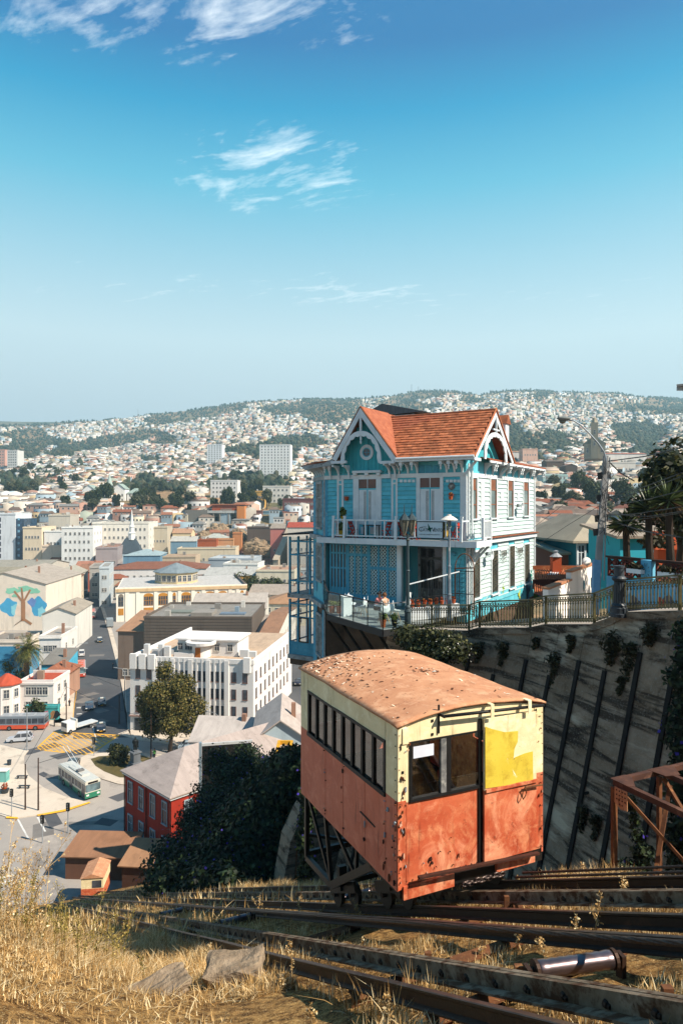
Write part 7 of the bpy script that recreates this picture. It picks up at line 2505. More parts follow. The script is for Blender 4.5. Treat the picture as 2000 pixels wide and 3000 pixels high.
# white corner building
M_WB = wmat('#e6e2de',0.86,0.2)
A_,B_ = G(382,2140),G(742,2160)
rz = math.atan2((B_-A_).y,(B_-A_).x)
w,d,h =(B_-A_).length,33.0,14.4
wb = thing('corner_building','white four-storey art deco corner building with slim dark windows','building',A_,rz)
MB().box(0,w,0,d,-0.5,h).build('wall',M_WB,wb)
p = MB().box(-0.15,w+0.15,-0.15,0.3,h,h+0.9).box(-0.15,0.3,0.301,d,h,h+0.9).box(w-0.3,w+0.15,0.301,d,h,h+0.9)
p.build('parapet',M_WB,wb)
MB().box(0.31,w-0.31,0.31,d-0.1,h+0.001,h+0.06).build('roof',rmat('#c9ad92',0.8),wb)
sl_me = MB().mat(1).box(-0.42,0.42,-0.03,0.01,0,1.95).mat(0).box(-0.5,-0.42,-0.06,0.01,-0.04,1.95).box(0.42,0.5,-0.06,0.01,-0.04,1.95).box(-0.55,0.55,-0.12,0.01,-0.15,-0.041).mesh('window',[wmat('#8a5a4c',0.6),GLS_T])
fx_ =[0.065,0.155]+sum([[c_-0.045,c_,c_+0.045]for c_ in(0.28,0.425,0.57,0.715)],[])+[0.845,0.935]
for r_ in range(3):
 for f in fx_:
  put('window',sl_me,wb,(w*f,0,3.95+3.4*r_))
 for k in range(9):
  put('window',sl_me,wb,(w,2+3.3*k,3.95+3.4*r_),math.radians(90))
for c_ in(0.208,0.352,0.498,0.642,0.79):
 MB().box(w*c_-0.45,w*c_+0.45,-0.35,0.0,3.2,h+0.6).build('pilaster',M_WB,wb)
for c_ in(0.28,0.425,0.57,0.715):
 for dx in(-0.0225,0.0225):
  MB().box(w*(c_+dx)-0.16,w*(c_+dx)+0.16,-0.2,0.0,3.4,h+0.75).build('fin',M_WB,wb)
for c_ in(0.035,0.11,0.185,0.955):
 MB().box(w*c_-0.7,w*c_+0.7,-0.7,0.0,h-1.6,h+1.4).build('parapet_block',M_WB,wb)
MB().box(-0.1,w+0.15,-0.4,0.0,3.0,3.25).build('string_course',wmat('#a98a80',0.7),wb)
for k,c_ in enumerate((0.09,0.28,0.425,0.57,0.715,0.89)):
 MB().box(w*c_-1.35,w*c_+1.35,-0.12,0.0,0,2.6).build('shop_shutter',mat('shutter_grey',srgb('#4a4f55',0.55),srgb('#363a40',0.5),stain=srgb('#8d9296',0.6),sscale=0.9),wb)
for k in range(5):
 c_ =(0.19,0.355,0.5,0.645,0.8)[k]
 MB().box(w*c_-0.5,w*c_+0.5,-0.15,0.0,0,0.9).build('blue_plinth',wmat('#3f78a8',0.6),wb)
x0,x1 = w*0.30,w*0.80
pent = MB().box(x0,x1,6,14,h+0.06,h+3.3).build('penthouse',M_WB,wb)
MB().box(x0-0.4,x1+0.4,5.6,14.4,h+3.3,h+3.6).build('penthouse_roof',M_WB,pent)
for f in(0.04,0.16,0.25,0.66,0.88):
 put('window',win_mesh(1.0,1.3,WFRAME),pent,(lerp(x0,x1,f),6,h+1.2))
MB().lathe([(1.9,h+0.06),(1.9,h+2.6),(3.1,h+2.7),(3.2,h+3.3),(2.6,h+3.35),(2.6,h+3.0),(0,h+2.98)],24,(lerp(x0,x1,0.42),5.2,0)).build('turret',M_WB,pent)
MB().box(lerp(x0,x1,0.42)-0.6,lerp(x0,x1,0.42)+0.5,3.2,3.32,h+0.1,h+2.2).build('turret_door',wmat('#b9702f',0.7),pent)
MB().box(x0+0.5,lerp(x0,x1,0.36),2.6,2.9,h+0.06,h+1.2).build('terrace_wall',M_WB,wb)
for k,(f,y,sx,sz)in enumerate(((0.06,4.5,0.5,2.4),(0.12,5.5,0.8,1.3),(0.19,4.0,0.5,2.6),(0.25,3.6,0.6,2.3),(0.86,6,0.9,1.6),(0.92,6.5,0.8,1.2),(0.22,6.5,1.0,1.0))):
 MB().box(w*f-sx,w*f+sx,y-0.5,y+0.5,h+0.06,h+sz).build('roof_unit',wmat('#d5d6d6',0.8),wb)
bpx('long pale facade beside the white corner building along the right street',757,806,168,1868,50,-2,'gx','#e4ddd2','#a87e62',2,3,12,name='street_building')
# dark slab building behind it
t_ = bpx('dark brown flat-roofed building with one slot window behind the white building',422,738,178,1812,26,-1.0,'flat','#6b6057','#9a948c',0,0,cornice=False)
w,h = t_['_w'],t_['_h']
MB().box(w*0.43,w*0.545,-0.06,0.02,h-5.0,h-3.9).build('slot_window',GLS_T,t_)
for k in range(12):
 MB().box(0.05,w-0.05,-0.035,0.0,h-0.9-0.8*k-0.05,h-0.9-0.8*k+0.02).build('cladding_joint',wmat('#574d46',0.6),t_)
for a,b,y0,y1,hh,cc in((0.14,0.38,8,12,0.5,'#8a8f86'),(0.4,0.6,4,11,0.9,'#a39c93'),(0.66,0.9,6,9,0.4,'#7d8fa0'),(0.78,0.82,10,11,1.6,'#9fb2c0')):
 MB().box(w*a,w*b,y0,y1,h+0.06,h+hh).build('roof_unit',wmat(cc,0.65),t_)
bpx('small shed with brown metal roof left of the dark slab building',346,424,180,1848,16,-6,'shed','#8a7668','#b98e6e',3,1,rise=3,name='shed')
bpx('pale grey curved-roof building between the dark slab and the cream hall',560,778,205,1785,26,4,'gx','#ded8cc','#c8bcb0',0,0,rise=3.0)
bpx('glass-roofed white annex right of the dark slab building',738,785,182,1862,22,0,'shed','#e2dcd4','#b4a89c',2,2,4,rise=2)
# cream hall with arched orange windows
A_,B_ = P(341,1733,269),P(722,1721,282)
rz = math.atan2(B_.y-A_.y,B_.x-A_.x)
w,d,h = math.hypot(B_.x-A_.x,B_.y-A_.y),46,12.6
ch_ = thing('cream_hall','cream hall with arched orange windows and an octagonal roof lantern','building',(A_.x,A_.y,ZS),rz)
M_CRM = wmat('#efe6d6',0.88,0.15)
M_ORG = wmat('#c98a34',0.75)
MB().box(0,w,0,d,-0.5,h).build('wall',M_CRM,ch_)
MB().box(-0.3,w+0.3,-0.5,0.0,h-0.9,h+0.3).build('cornice',wmat('#d9b98f',0.8),ch_)
MB().box(0.5,w-0.5,0.5,d-0.5,h+0.001,h+0.08).build('roof',rmat('#cbc6c0',0.8),ch_)
MB().box(-0.3,w+0.3,0.001,0.5,h+0.3,h+0.8).build('parapet',M_CRM,ch_)
MB().box(w-0.5,w+0.3,0.501,d,h+0.3,h+0.8).build('parapet',wmat('#7d6f66',0.6),ch_)
for f,ww_ in((0.24,3.6),(0.35,3.6),(0.435,1.2),(0.525,3.6),(0.62,1.2),(0.71,3.6),(0.81,3.6),(0.965,1.4),(0.035,2.0)):
 pts =[(-ww_/2,0),(ww_/2,0),(ww_/2,4.0)]+[(ww_/2*math.cos(math.pi*k/8),4.0+0.9*math.sin(math.pi*k/8))for k in range(1,8)]+[(-ww_/2,4.0)]
 aw = MB().prism([(w*f+x,6.0+z)for x,z in pts],-0.12,0.0,'y').build('arched_window',M_ORG if f>0.1 else wmat('#8c8378',0.7),ch_)
 nb_ = 4 if ww_>2 else 2
 for k in range(nb_):
  for z0_,z1_ in((6.2,8.0),(8.2,9.6)):
   xa,xb = w*f-ww_/2+ww_*(k+0.12)/nb_,w*f-ww_/2+ww_*(k+0.88)/nb_
   MB().box(xa,xb,-0.16,-0.121,z0_,z1_).build('pane',GLS_T,aw)
 MB().box(w*f-ww_/2,w*f+ww_/2,-0.12,0.0,2.6,5.2).build('lower_window',M_ORG,ch_)
for f in(0.08,0.16,0.295,0.4,0.475,0.58,0.66,0.76,0.87,0.93):
 MB().box(w*f-0.7,w*f+0.7,-0.3,0.0,0,h-0.91).build('pilaster',M_CRM,ch_)
lc =(w*0.46,22)
mb = MB().lathe([(9.0,h),(9.0,h+4.6)],8,(lc[0],lc[1],0))
lan = mb.build('roof_lantern',wmat('#e2c89a',0.8),ch_)
MB().lathe([(9.9,h+4.6),(9.9,h+4.9),(0.5,h+8.4),(0.0,h+8.5)],8,(lc[0],lc[1],0)).build('lantern_roof',rmat('#8d9aa0',0.7),ch_)
for k in range(8):
 a_ = 2*math.pi*(k+0.5)/8
 for q in(-2.2,0,2.2):
  r_ = 9.0*math.cos(math.pi/8)
  put('window',win_mesh(1.6,2.4,WFRAME),lan,(lc[0]+r_*math.cos(a_)-q*math.sin(a_),lc[1]+r_*math.sin(a_)+q*math.cos(a_),h+1.1),a_+math.pi/2)
# mural building
t_ = bpx('tall pale building with a big painted tree mural on its gable end',-110,135,250,1712,40,3,'gy','#eadccb','#bdb0a2',0,0,rise=4.2)
w,h = t_['_w'],t_['_h']
M_MUR ={k:mat('mural_'+k,srgb(k,0.85),srgb(k,0.7),scale=0.4)for k in('#8fd0dc','#4fa6cf','#a97c5c','#8cc9ae','#e9d2c0','#6f8fc4')}
xc = w*0.73
def blob(x,z,rx,rz_,m,k,seed):
 g = random.Random(seed)
 ph = g.uniform(0,6)
 pts =[(x+rx*(0.85+0.2*math.sin(3*a_+ph))*math.cos(a_),z+rz_*(0.85+0.2*math.cos(4*a_+ph))*math.sin(a_))for a_ in[6.283*i/16 for i in range(16)]]
 MB().prism(pts,-0.01-0.006*k,-0.002,'y').build('mural_shape',M_MUR[m],t_)
for k,(dx,z,rx,rz_,m)in enumerate(((-5,h*0.5,3.6,3.6,'#4fa6cf'),(5.2,h*0.52,3.4,3.8,'#4fa6cf'),(3.2,h*0.6,1.8,1.8,'#6f8fc4'),(-3,h*0.45,1.9,2.2,'#8fd0dc'),(6.4,h*0.4,1.6,2.0,'#8fd0dc'),(-1.8,h*0.42,1.2,2.6,'#e9d2c0'),(1.8,h*0.42,1.2,2.6,'#e9d2c0'),(-4,h*0.86,3.0,1.3,'#8cc9ae'),(0.5,h*0.9,3.2,1.2,'#8cc9ae'),(4,h*0.85,2.2,1.2,'#8cc9ae'),(-3,h*0.75,1.2,0.7,'#8cc9ae'))):
 blob(xc+dx,z,rx,rz_,m,k,k)
for k,(x0,z0_,x1,z1_,w_)in enumerate(((0,h*0.2,0,h*0.62,1.5),(0,h*0.6,-3.2,h*0.85,0.7),(0,h*0.6,2.6,h*0.88,0.7),(0,h*0.6,-0.6,h*0.92,0.6),(0,h*0.25,-3,h*0.12,0.9),(0,h*0.25,3,h*0.13,0.9))):
 MB().bar((xc+x0,-0.09-0.002*k,z0_),(xc+x1,-0.09-0.002*k,z1_),0.02,w_,up=(1,0,0.3)).build('mural_trunk',M_MUR['#a97c5c'],t_)
# other buildings of the flat town
T =[('white house with bright red roof at the left edge beside the bus',60,157,150,2000,9,0,'flat','#efe6e0','#c8573a',4,2,2),('white shed with ribbed grey roof right of the tree mural',125,222,216,1800,24,8,'gy','#e4dfd6','#b4a796',0,0,0),('tan two-storey building with brown roof and red banner on the left street',142,216,286,1712,14,4,'shed','#d8c5ac','#8d6a52',3,2,0),('white gabled warehouse end above the tan building',126,210,325,1690,30,6,'gy','#ece7dd','#b9b2a2',0,0,0),('long grey-roofed warehouse behind the mural building',-60,128,345,1668,40,4,'gx','#cfc6b8','#a9a294',0,0,0),('olive-grey roofed hall at the left edge of the flat town',-70,92,300,1690,26,2,'gx','#d4cab8','#a39a86',0,0,0),('blue painted house with teal roof behind the shrub at the left edge',-60,58,168,1935,12,2,'gx','#4f9fc4','#2f6f8e',4,1,0),('white two-storey house right of the palm',116,180,188,1868,14,4,'flat','#efe9e2','#b3a89c',3,2,2),('bright cyan house with grey roof below the palm',122,190,172,1946,10,3,'shed','#54b4d4','#8f8a82',4,1,0),('low house with brown tiled roof behind the white red-roofed house',106,187,160,1982,11,2,'hip','#b98f78','#a86a4e',0,0,0),('pale house left of the palm crown with flat roof',-50,72,205,1880,14,2,'flat','#d9cdbf','#9c9084',4,1,0),('terracotta shop house at the bend of the left street',230,264,362,1676,26,12,'gx','#b0614a','#a5765c',2,2,4),('grey town house with tall windows on the left street',263,293,335,1663,22,14,'flat','#b3aca4','#9c948a',2,3,5),('pale blue-grey town house beside the cream hall',292,320,308,1664,26,14,'flat','#c4ccd0','#a9a49c',2,3,5),('salmon pink block at the far end of the left street',219,292,392,1664,20,8,'gx','#d99a80','#b98068',4,1,0),('white three-storey hall with brown tiled roof behind the cream hall',319,604,362,1668,26,6,'hip','#ece8e4','#94604a',14,2,0),('row of low houses with rusty orange roofs above the left street',148,302,436,1640,24,6,'gx','#c9a48c','#b4684a',8,1,0),('cream windowless wall block in the old town',124,227,440,1600,20,4,'flat','#e2cdb8','#b9a898',0,0,0),('cream building with tall columns right of the glass tower',68,123,448,1546,22,0,'flat','#ecd9bc','#b9a58c',5,4,2),('white stepped office block left of the hotel',130,182,450,1557,20,6,'flat','#eceae6','#c0bcb4',4,3,3),('tall white modern office with ribbon windows',181,273,430,1546,24,6,'flat','#efeeea','#c6c2ba',6,6,3),('grey stone classical building on the rise',143,206,476,1510,26,8,'flat','#c8c0b2','#a08f80',6,4,4),('white seven-storey hotel with attic storey',271,436,456,1533,34,5,'flat','#f0e9dc','#8d8a86',12,6,3),('lilac-grey long building with arched street windows',281,345,405,1606,40,10,'flat','#a79c9c','#b48a76',8,2,8),('blue-grey hall with pale sheet roof',362,470,398,1628,26,6,'hip','#6f93ab','#a9bcc0',6,1,0),('tan flat building behind the white brown-roofed hall',430,573,408,1632,18,3,'flat','#cdb79c','#c2a48a',0,0,0),('cream ornate facade with flat roof under the ruins',520,690,446,1608,24,3,'flat','#e0d0b4','#b0a696',10,2,4),('grey and white modern flat block in the middle of the old town',612,742,398,1638,26,-4,'flat','#aab4bc','#cfd2d2',4,2,3),('white garage block with blank walls',655,755,362,1652,16,-6,'flat','#eceae4','#b3aea6',0,0,0),('yellow ochre house with pale roof behind the cream hall',600,762,345,1686,22,0,'gx','#e0a955','#c4c2bc',4,1,2),('cream arcade building with arched windows below the gallery',750,862,338,1672,24,-4,'flat','#e4d9c2','#c49a80',7,2,3),('wide grey-roofed low building left of the house gallery',728,905,292,1742,24,-3,'gx','#c9bfb2','#b5a698',0,0,0),('cream corner shop building with awning left of the house gallery',768,900,262,1768,20,-5,'hip','#e6d8bc','#b98e6c',5,2,3),('rust red corrugated shed under the ruins',575,634,468,1582,12,3,'flat','#a8562f','#a86a4a',0,0,0),('small blue-grey house with white front under the ruins',500,576,462,1586,16,4,'gx','#7f9cae','#c9c4ba',4,1,0),('white villa with pale roof among the ruins',595,665,496,1576,14,2,'hip','#dcdad2','#c3c4ba',4,1,2),('cream low houses right of the hotel',506,560,490,1562,16,2,'gx','#e6cfa6','#c49a7c',4,1,0),('grey classical block behind the slate-roofed spire',433,490,478,1545,20,3,'flat','#c9bda8','#b3a897',5,3,2),('pink house climbing the slope beside the old cable track',792,860,470,1548,18,-4,'gx','#cf8076','#a89a8c',4,2,2),('house with red dormered roof left of the turquoise house',842,925,440,1545,16,-2,'gx','#d9cfc2','#b4513c',5,2,0),]
for row in T:
 lab,u0,u1,Y,vt,dep,rz,rf_,wc,rc,c_,r_,sd = row
 bpx(lab,u0,u1,Y,vt,dep,rz,rf_,wc,rc,c_,r_,sd,group='buildings of the lower town',base=ZS if Y<465 else float(terr_z((u0+u1)/2,Y))-3,rise=3.0 if Y>250 else 2.0)
t_ = thing('round_house_wing','rounded white wing with red conical roof at the left edge of the picture','building',G(22,2098))
MB().lathe([(2.8,0),(2.8,7.2)],8).build('wall',wmat('#efe6e0'),t_)
MB().lathe([(3.2,7.2),(3.2,7.4),(0.4,9.3),(0,9.35)],8).build('roof',rmat('#c8573a'),t_)
for k in range(3):
 for z in(1.2,4.6):
  a_ = math.radians(-112+45*k)
  put('window',win_mesh(1.0,1.7,WFRAME),t_,(2.6*math.cos(a_),2.6*math.sin(a_),z),a_+math.pi/2)
t_ = bpx('low wall painted with teal and pink graffiti beside the bus',78,170,146,2075,1.2,0,'flat','#4fb0b0','#b98a94',0,0,base=ZS,name='graffiti_wall',cat='wall',cornice=False)
for k in range(9):
 x = 0.5+0.75*k
 MB().prism([(x+0.7*math.cos(a_*0.9)*(1+0.3*math.sin(3*a_+k)),1.2+0.9*math.sin(a_))for a_ in[6.283*i/9 for i in range(9)]],-0.02-0.003*k,-0.004,'y').build('graffiti_shape',wmat(('#2a2d33','#e39ab0','#3fb8c4','#b98a5c')[k%4],0.7),t_)
bpx('blue painted long wall beside the left street',190,226,236,1842,3,22,'flat','#e6ddd4','#c2a896',0,0,name='street_wall',cat='wall',cornice=False)
t_ = bpx('white office tower with a dark glass corner at the left edge',-60,46,452,1506,24,0,'flat','#dfe3e6','#c9c9c6',0,0,name='office_tower')
w,h = t_['_w'],t_['_h']
MB().box(w+0.001,w+5.4,0.6,20,-1,h-3).build('glass_wing',glass_mat('tower_glass',(0.02,0.04,0.07),0.1),t_)
for k in range(9):
 MB().box(w-11.5,w-9.5,-0.15,0.0,3+4*k,5.8+4*k).build('window',GLS_T,t_)
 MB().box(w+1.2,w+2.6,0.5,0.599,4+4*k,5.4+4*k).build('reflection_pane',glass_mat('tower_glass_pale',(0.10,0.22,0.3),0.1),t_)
bp = P(378,1600,428)
t_ = thing('spire_building','blue-grey slate-roofed building with slender white clock spire','building',(bp.x,bp.y,ZS),math.radians(8))
MB().box(-7,7,0,12,0,16).build('wall',wmat('#a9bcc8',0.8),t_)
MB().add([(-7.4,-0.4,16),(7.4,-0.4,16),(7.4,12.4,16),(-7.4,12.4,16),(-3,4,25),(3,4,25),(3,8,25),(-3,8,25)],[(0,1,5,4),(1,2,6,5),(2,3,7,6),(3,0,4,7),(4,5,6,7)]).build('roof',rmat('#56646f',0.55),t_)
MB().lathe([(2.2,24),(2.2,28),(2.6,28.2),(1.7,29),(1.5,32),(1.9,32.3),(1.2,33.5),(0.9,36),(0.15,43),(0,43.2)],8,(1,5,0)).build('spire',wmat('#e2e2de',0.85),t_)
for k in(-4.5,-1.5,1.5,4.5):
 put('window',win_mesh(1.3,2.6,WFRAME),t_,(k,0,11))
t_ = thing('ruined_terrace','grey concrete ruin with a dark open hall and orange upper floor on the cliff','ruin',(P(600,1550,545).x,545,P(600,1560,545).z),math.radians(-2))
Lr = 42
MB().box(-16,2,0,18,0,18).build('concrete_block',wmat('#8f8a82',0.6),t_)
MB().box(2,26,6,18,0,12).build('dark_hall',M_DARKR,t_)
MB().box(2,26,0,18,15.5,17.5).build('floor_slab',wmat('#c9c9c4',0.7),t_)
for x in(2.5,7,12,19,25.5):
 MB().box(x-0.5,x+0.5,0.3,1.3,0,15.5).build('column',wmat('#a39a8e',0.65),t_)
MB().box(5,27,4,14,17.5,22).build('upper_floor',wmat('#b0532f',0.7),t_)
MB().box(4,32,3,15,22,22.8).build('roof',rmat('#c07a58',0.7),t_)
MB().box(26,32,-1,10,4,21).build('orange_tower',wmat('#d98a4a',0.75),t_)
bpx('long blue graffiti-covered ruin wall on the cliff top',768,862,560,1498,3,-2,'flat','#7fa0ae','#a89a8c',7,1,base=-22,name='graffiti_ruin',cat='ruin',ww=1.6,wh=3)
bpx('brown graffiti-covered ruin wall next to the orange tower',733,768,556,1497,4,-2,'flat','#8a5f58','#a89a8c',3,1,base=-24,name='graffiti_ruin',cat='ruin')
bpx('roofless brick ruin with arched openings below the cliff',724,792,505,1545,8,-4,'flat','#6b5c52','#8a7a6c',6,1,0,base=-40,name='brick_ruin',cat='ruin')
bpx('orange plastered ruin stub on the cliff foot',682,708,492,1562,6,2,'flat','#cf8a58','#b98a6c',1,1,base=-40,name='plaster_ruin',cat='ruin')
bpx('peach painted low ruin wall with murals',634,684,478,1580,4,2,'flat','#d9a274','#b98a6c',3,1,base=-46,name='mural_ruin',cat='ruin')
M_ROCK = mat('cliff_rock',srgb('#b39a7c',0.75),srgb('#8f7860',0.65),rough=0.95,scale=0.2,stain=srgb('#5d4f40',0.5),sscale=0.15,bump=1.0,bscale=0.8,bdist=0.6)
for i,(u,v,Y,sx,sz)in enumerate(((640,1566,524,9,8),(700,1570,518,6,6),(600,1574,514,6,5),(760,1608,474,10,7))):
 import bmesh as _bm
 bm = _bm.new()
 _bm.ops.create_icosphere(bm,subdivisions=4,radius=1)
 for q in bm.verts:
  f_ = 1+0.4*abs(float(fbm(q.co.x*4,q.co.y*4+q.co.z*5,40+i,5)))-0.1
  q.co = Vector((q.co.x*sx*f_,q.co.y*sx*0.7*f_,q.co.z*sz*f_))
 me = bpy.data.meshes.new('rock_outcrop')
 bm.to_mesh(me)
 bm.free()
 me.materials.append(M_ROCK)
 tag(put('rock_outcrop',me,None,P(u,v,Y)),'tan rock outcrop %s'%('under the concrete ruin','below the orange tower','left of the villa under the ruin','beside the old cable track')[i],'rock','cliff rocks')
bpx('old stepped cable track wall climbing the cliff',800,815,440,1640,40,-14,'shed','#b9aa96','#c9b8a2',0,0,rise=28,name='cable_track',cat='ramp',base=-46)
# red building below, station, sheds
A_,B_ = P(367,2270,93.7),P(502,2347,85.3)
rz = math.atan2(B_.y-A_.y,B_.x-A_.x)
w,h,d = math.hypot(B_.x-A_.x,B_.y-A_.y),9.2,17
rb = thing('red_building','red two-storey building with white window surrounds and pale grey hipped roof','building',(A_.x,A_.y,ZS),rz)
MB().box(0,w,0,d,-1,h).build('wall',mat('red_plaster',srgb('#b83a26',0.62),srgb('#a83020',0.58),rough=0.85,scale=0.3,stain=srgb('#7d2418',0.5),sscale=0.6,streak=True),rb)
roof_on(rb,'hip',w,d+16,h+0.45,mat('pale_sheet_roof',srgb('#b9aaa2',0.75),srgb('#a89a93',0.7),rough=0.7,scale=0.3,stain=srgb('#8d8079',0.6),sscale=0.5,stretch=(1,5,1)),M_WTRIM,3.3,0.5)
MB().box(-0.3,w+0.3,-0.3,d,h,h+0.29).build('cornice',M_WTRIM,rb)
wm_ = mat('grey_window_trim',srgb('#a9bcc6',0.75),srgb('#93a8b4',0.7))
for r_ in range(2):
 for k in range(4):
  put('window',win_mesh(1.1,2.7,wm_),rb,(w*(0.13+0.247*k),0,1.2+4.5*r_))
 for k in range(3):
  put('window',win_mesh(1.1,2.7,wm_),rb,(w,2.5+4.5*k,1.2+4.5*r_),math.radians(90))
for x in(0.1,w*0.5,w-0.1):
 MB().tube([(x,-0.15,0),(x,-0.15,h)],0.08,6).build('downpipe',mat('pipe_maroon',srgb('#5d1d16',0.5)),rb)
MB().box(w*0.45,w*0.5,6,7.6,h+2.1,h+2.3).build('skylight',GLS_T,rb)
t_ = thing('billboard','tall dark billboard back with pale frame above the ivy thicket','billboard',P(592,2335,78),math.radians(12))
MB().box(0,5.6,0,0.15,-1,5.8).build('panel',M_DARKR,t_)
MB().box(-0.35,-0.02,-0.1,0.4,-2,6.2).build('frame_post',wmat('#8fa0ab',0.6),t_)
MB().box(-0.35,5.7,-0.05,0.2,5.81,6.1).build('frame_top',wmat('#cfd0d0',0.7),t_)
bpx('white roofed shed with blue gable and yellow door right of the ivy thicket',742,900,101,2172,14,4,'gy','#b3c4cc','#cbbdb4',0,0,rise=3.0,name='market_shed')
bpx('yellow painted kiosk half hidden by the ivy thicket',808,850,92,2212,4,0,'flat','#d8a12a','#c2b4a6',0,0,name='kiosk')
bpx('long pale roofed market hall behind the red building',560,745,112,2172,10,-7,'gx','#d9d2ca','#cdc2ba',0,0,rise=2.6,name='market_hall')
st_ = bpx('lower station with brown tarred roof at the foot of the funicular',192,372,84,2505,4.6,-3,'shed','#6b4a3a','#a5785a',0,0,rise=0.7,name='station')
st_['category'] = 'station'
bpx('second lower station roof with torn tar paper beside the red building',358,496,79,2532,4.4,-6,'shed','#4a342a','#b08462',0,0,rise=0.8,name='station_shed')
t_ = thing('lower_funicular_car','second orange funicular car parked in the lower station, half hidden by weeds','funicular car',P(238,2640,76),0.12)
MB().box(0,2.4,0,3.6,0,1.3).build('body',M_CRED,t_)
MB().box(0,2.4,0.02,3.58,1.301,2.5).build('upper_body',M_CCREAM,t_)
MB().prism([(-0.1,2.5),(1.2,2.95),(2.5,2.5)],-0.1,3.7,'y').build('roof',M_CROOF,t_)
MB().box(1.2,2.2,-0.02,0.0,1.4,2.2).build('window',GLS_T,t_)
# statue, trees, palms
t_ = thing('statue','dark bronze standing statue on a grey stone pedestal on the traffic island','statue',G(397,2252))
MB().lathe([(1.7,0.14),(1.7,0.5),(1.3,0.6),(1.2,1.2),(0.95,1.3),(0.9,2.7),(1.15,2.8),(1.15,3.0),(0.6,3.1),(0.6,3.3)],4).build('pedestal',wmat('#7d8288',0.55),t_)
mb = MB().tube([(-0.18,0,3.3),(-0.17,0,4.2),(-0.08,0,4.4)],[0.16,0.18,0.2],8).tube([(0.18,0.05,3.3),(0.17,0,4.2),(0.08,0,4.4)],[0.16,0.18,0.2],8)
mb.tube([(0,0,4.2),(0,0,4.5),(0,0,4.95),(0,0,5.15)],[0.3,0.27,0.36,0.14],10).tube([(0,0,5.1),(0,-0.02,5.3),(0,-0.02,5.5)],[0.1,0.17,0.1],8)
mb.tube([(-0.34,0,5.0),(-0.45,0.02,4.6),(-0.3,-0.2,4.3)],[0.12,0.1,0.08],6).tube([(0.34,0,5.0),(0.46,0.05,4.6),(0.42,0.05,4.2)],[0.12,0.1,0.08],6)
mb.add([(-0.35,0.15,5.0),(0.35,0.15,5.0),(0.5,0.3,3.6),(-0.5,0.3,3.6)],[(0,1,2,3)])
mb.build('figure',mat('bronze_dark',srgb('#2a2e30',0.5),srgb('#3a3d3c',0.5),rough=0.5,metal=0.4),t_)
M_LFB = leaf_mat('autumn_leaf',srgb('#3a3f22',0.65),srgb('#6e6a34',0.75),srgb('#a08c50',0.8))
M_LFG = leaf_mat('town_tree_leaf',srgb('#26301c',0.6),srgb('#46522c',0.65),srgb('#6b6e3c',0.7))
M_LFO = leaf_mat('olive_tree_leaf',srgb('#3a3f2c',0.6),srgb('#5d5f40',0.65),srgb('#83805a',0.7))
tree('plane_tree','tall brown-green plane tree in front of the white corner building',G(497,2205),17.0,(6.9,5.5,8.0),M_LFB,30000,0.26,21,0.35,clumps=46,bole=0.3,qr=(0.16,0.32))
tree('shrub','round dark shrub on the traffic island beside the statue',G(347,2238),3.6,(2.6,2.2,1.9),M_LFD,1500,0.25,22,0.12,cat='shrub',clumps=10)
tree('street_tree','small green tree at the right end of the white corner building',G(610,2190),6.5,(2.6,2.4,2.9),M_LFO,1600,0.3,23,0.15)
tree('round_tree','dense round green tree right below the palm',G(48,2020),8.5,(3.8,3.4,4.0),M_LFG,3200,0.35,24,0.2)
for i,(u,v,Y,hgt,r,lab)in enumerate(((570,1618,440,13,4.5,'dark cypress-like tree in front of the cream ornate facade'),(727,1725,316,15,8,'leafy street tree right of the cream hall roof'),(748,1735,305,12,5,'smaller street tree beside the leafy one right of the cream hall'),(786,1740,312,13,5,'round tree in front of the cream arcade building'),(815,1738,315,12,4.5,'second round tree in front of the cream arcade building'),(842,1735,318,9,4,'third round tree, nearest the house gallery'),(105,2105,144,5,2.2,'small bush behind the graffiti wall'))):
 p = P(u,v,Y)
 p.z = ZS
 hh = max(hgt,(1480-v)/2000*Y-ZS+hgt*0.7)if Y>200 else hgt
 tree('street_tree',lab,p,hgt if Y<200 else hgt+1,(r,r,hgt*0.45),M_LFG,1300,0.6 if Y>200 else 0.3,30+i,0.25)
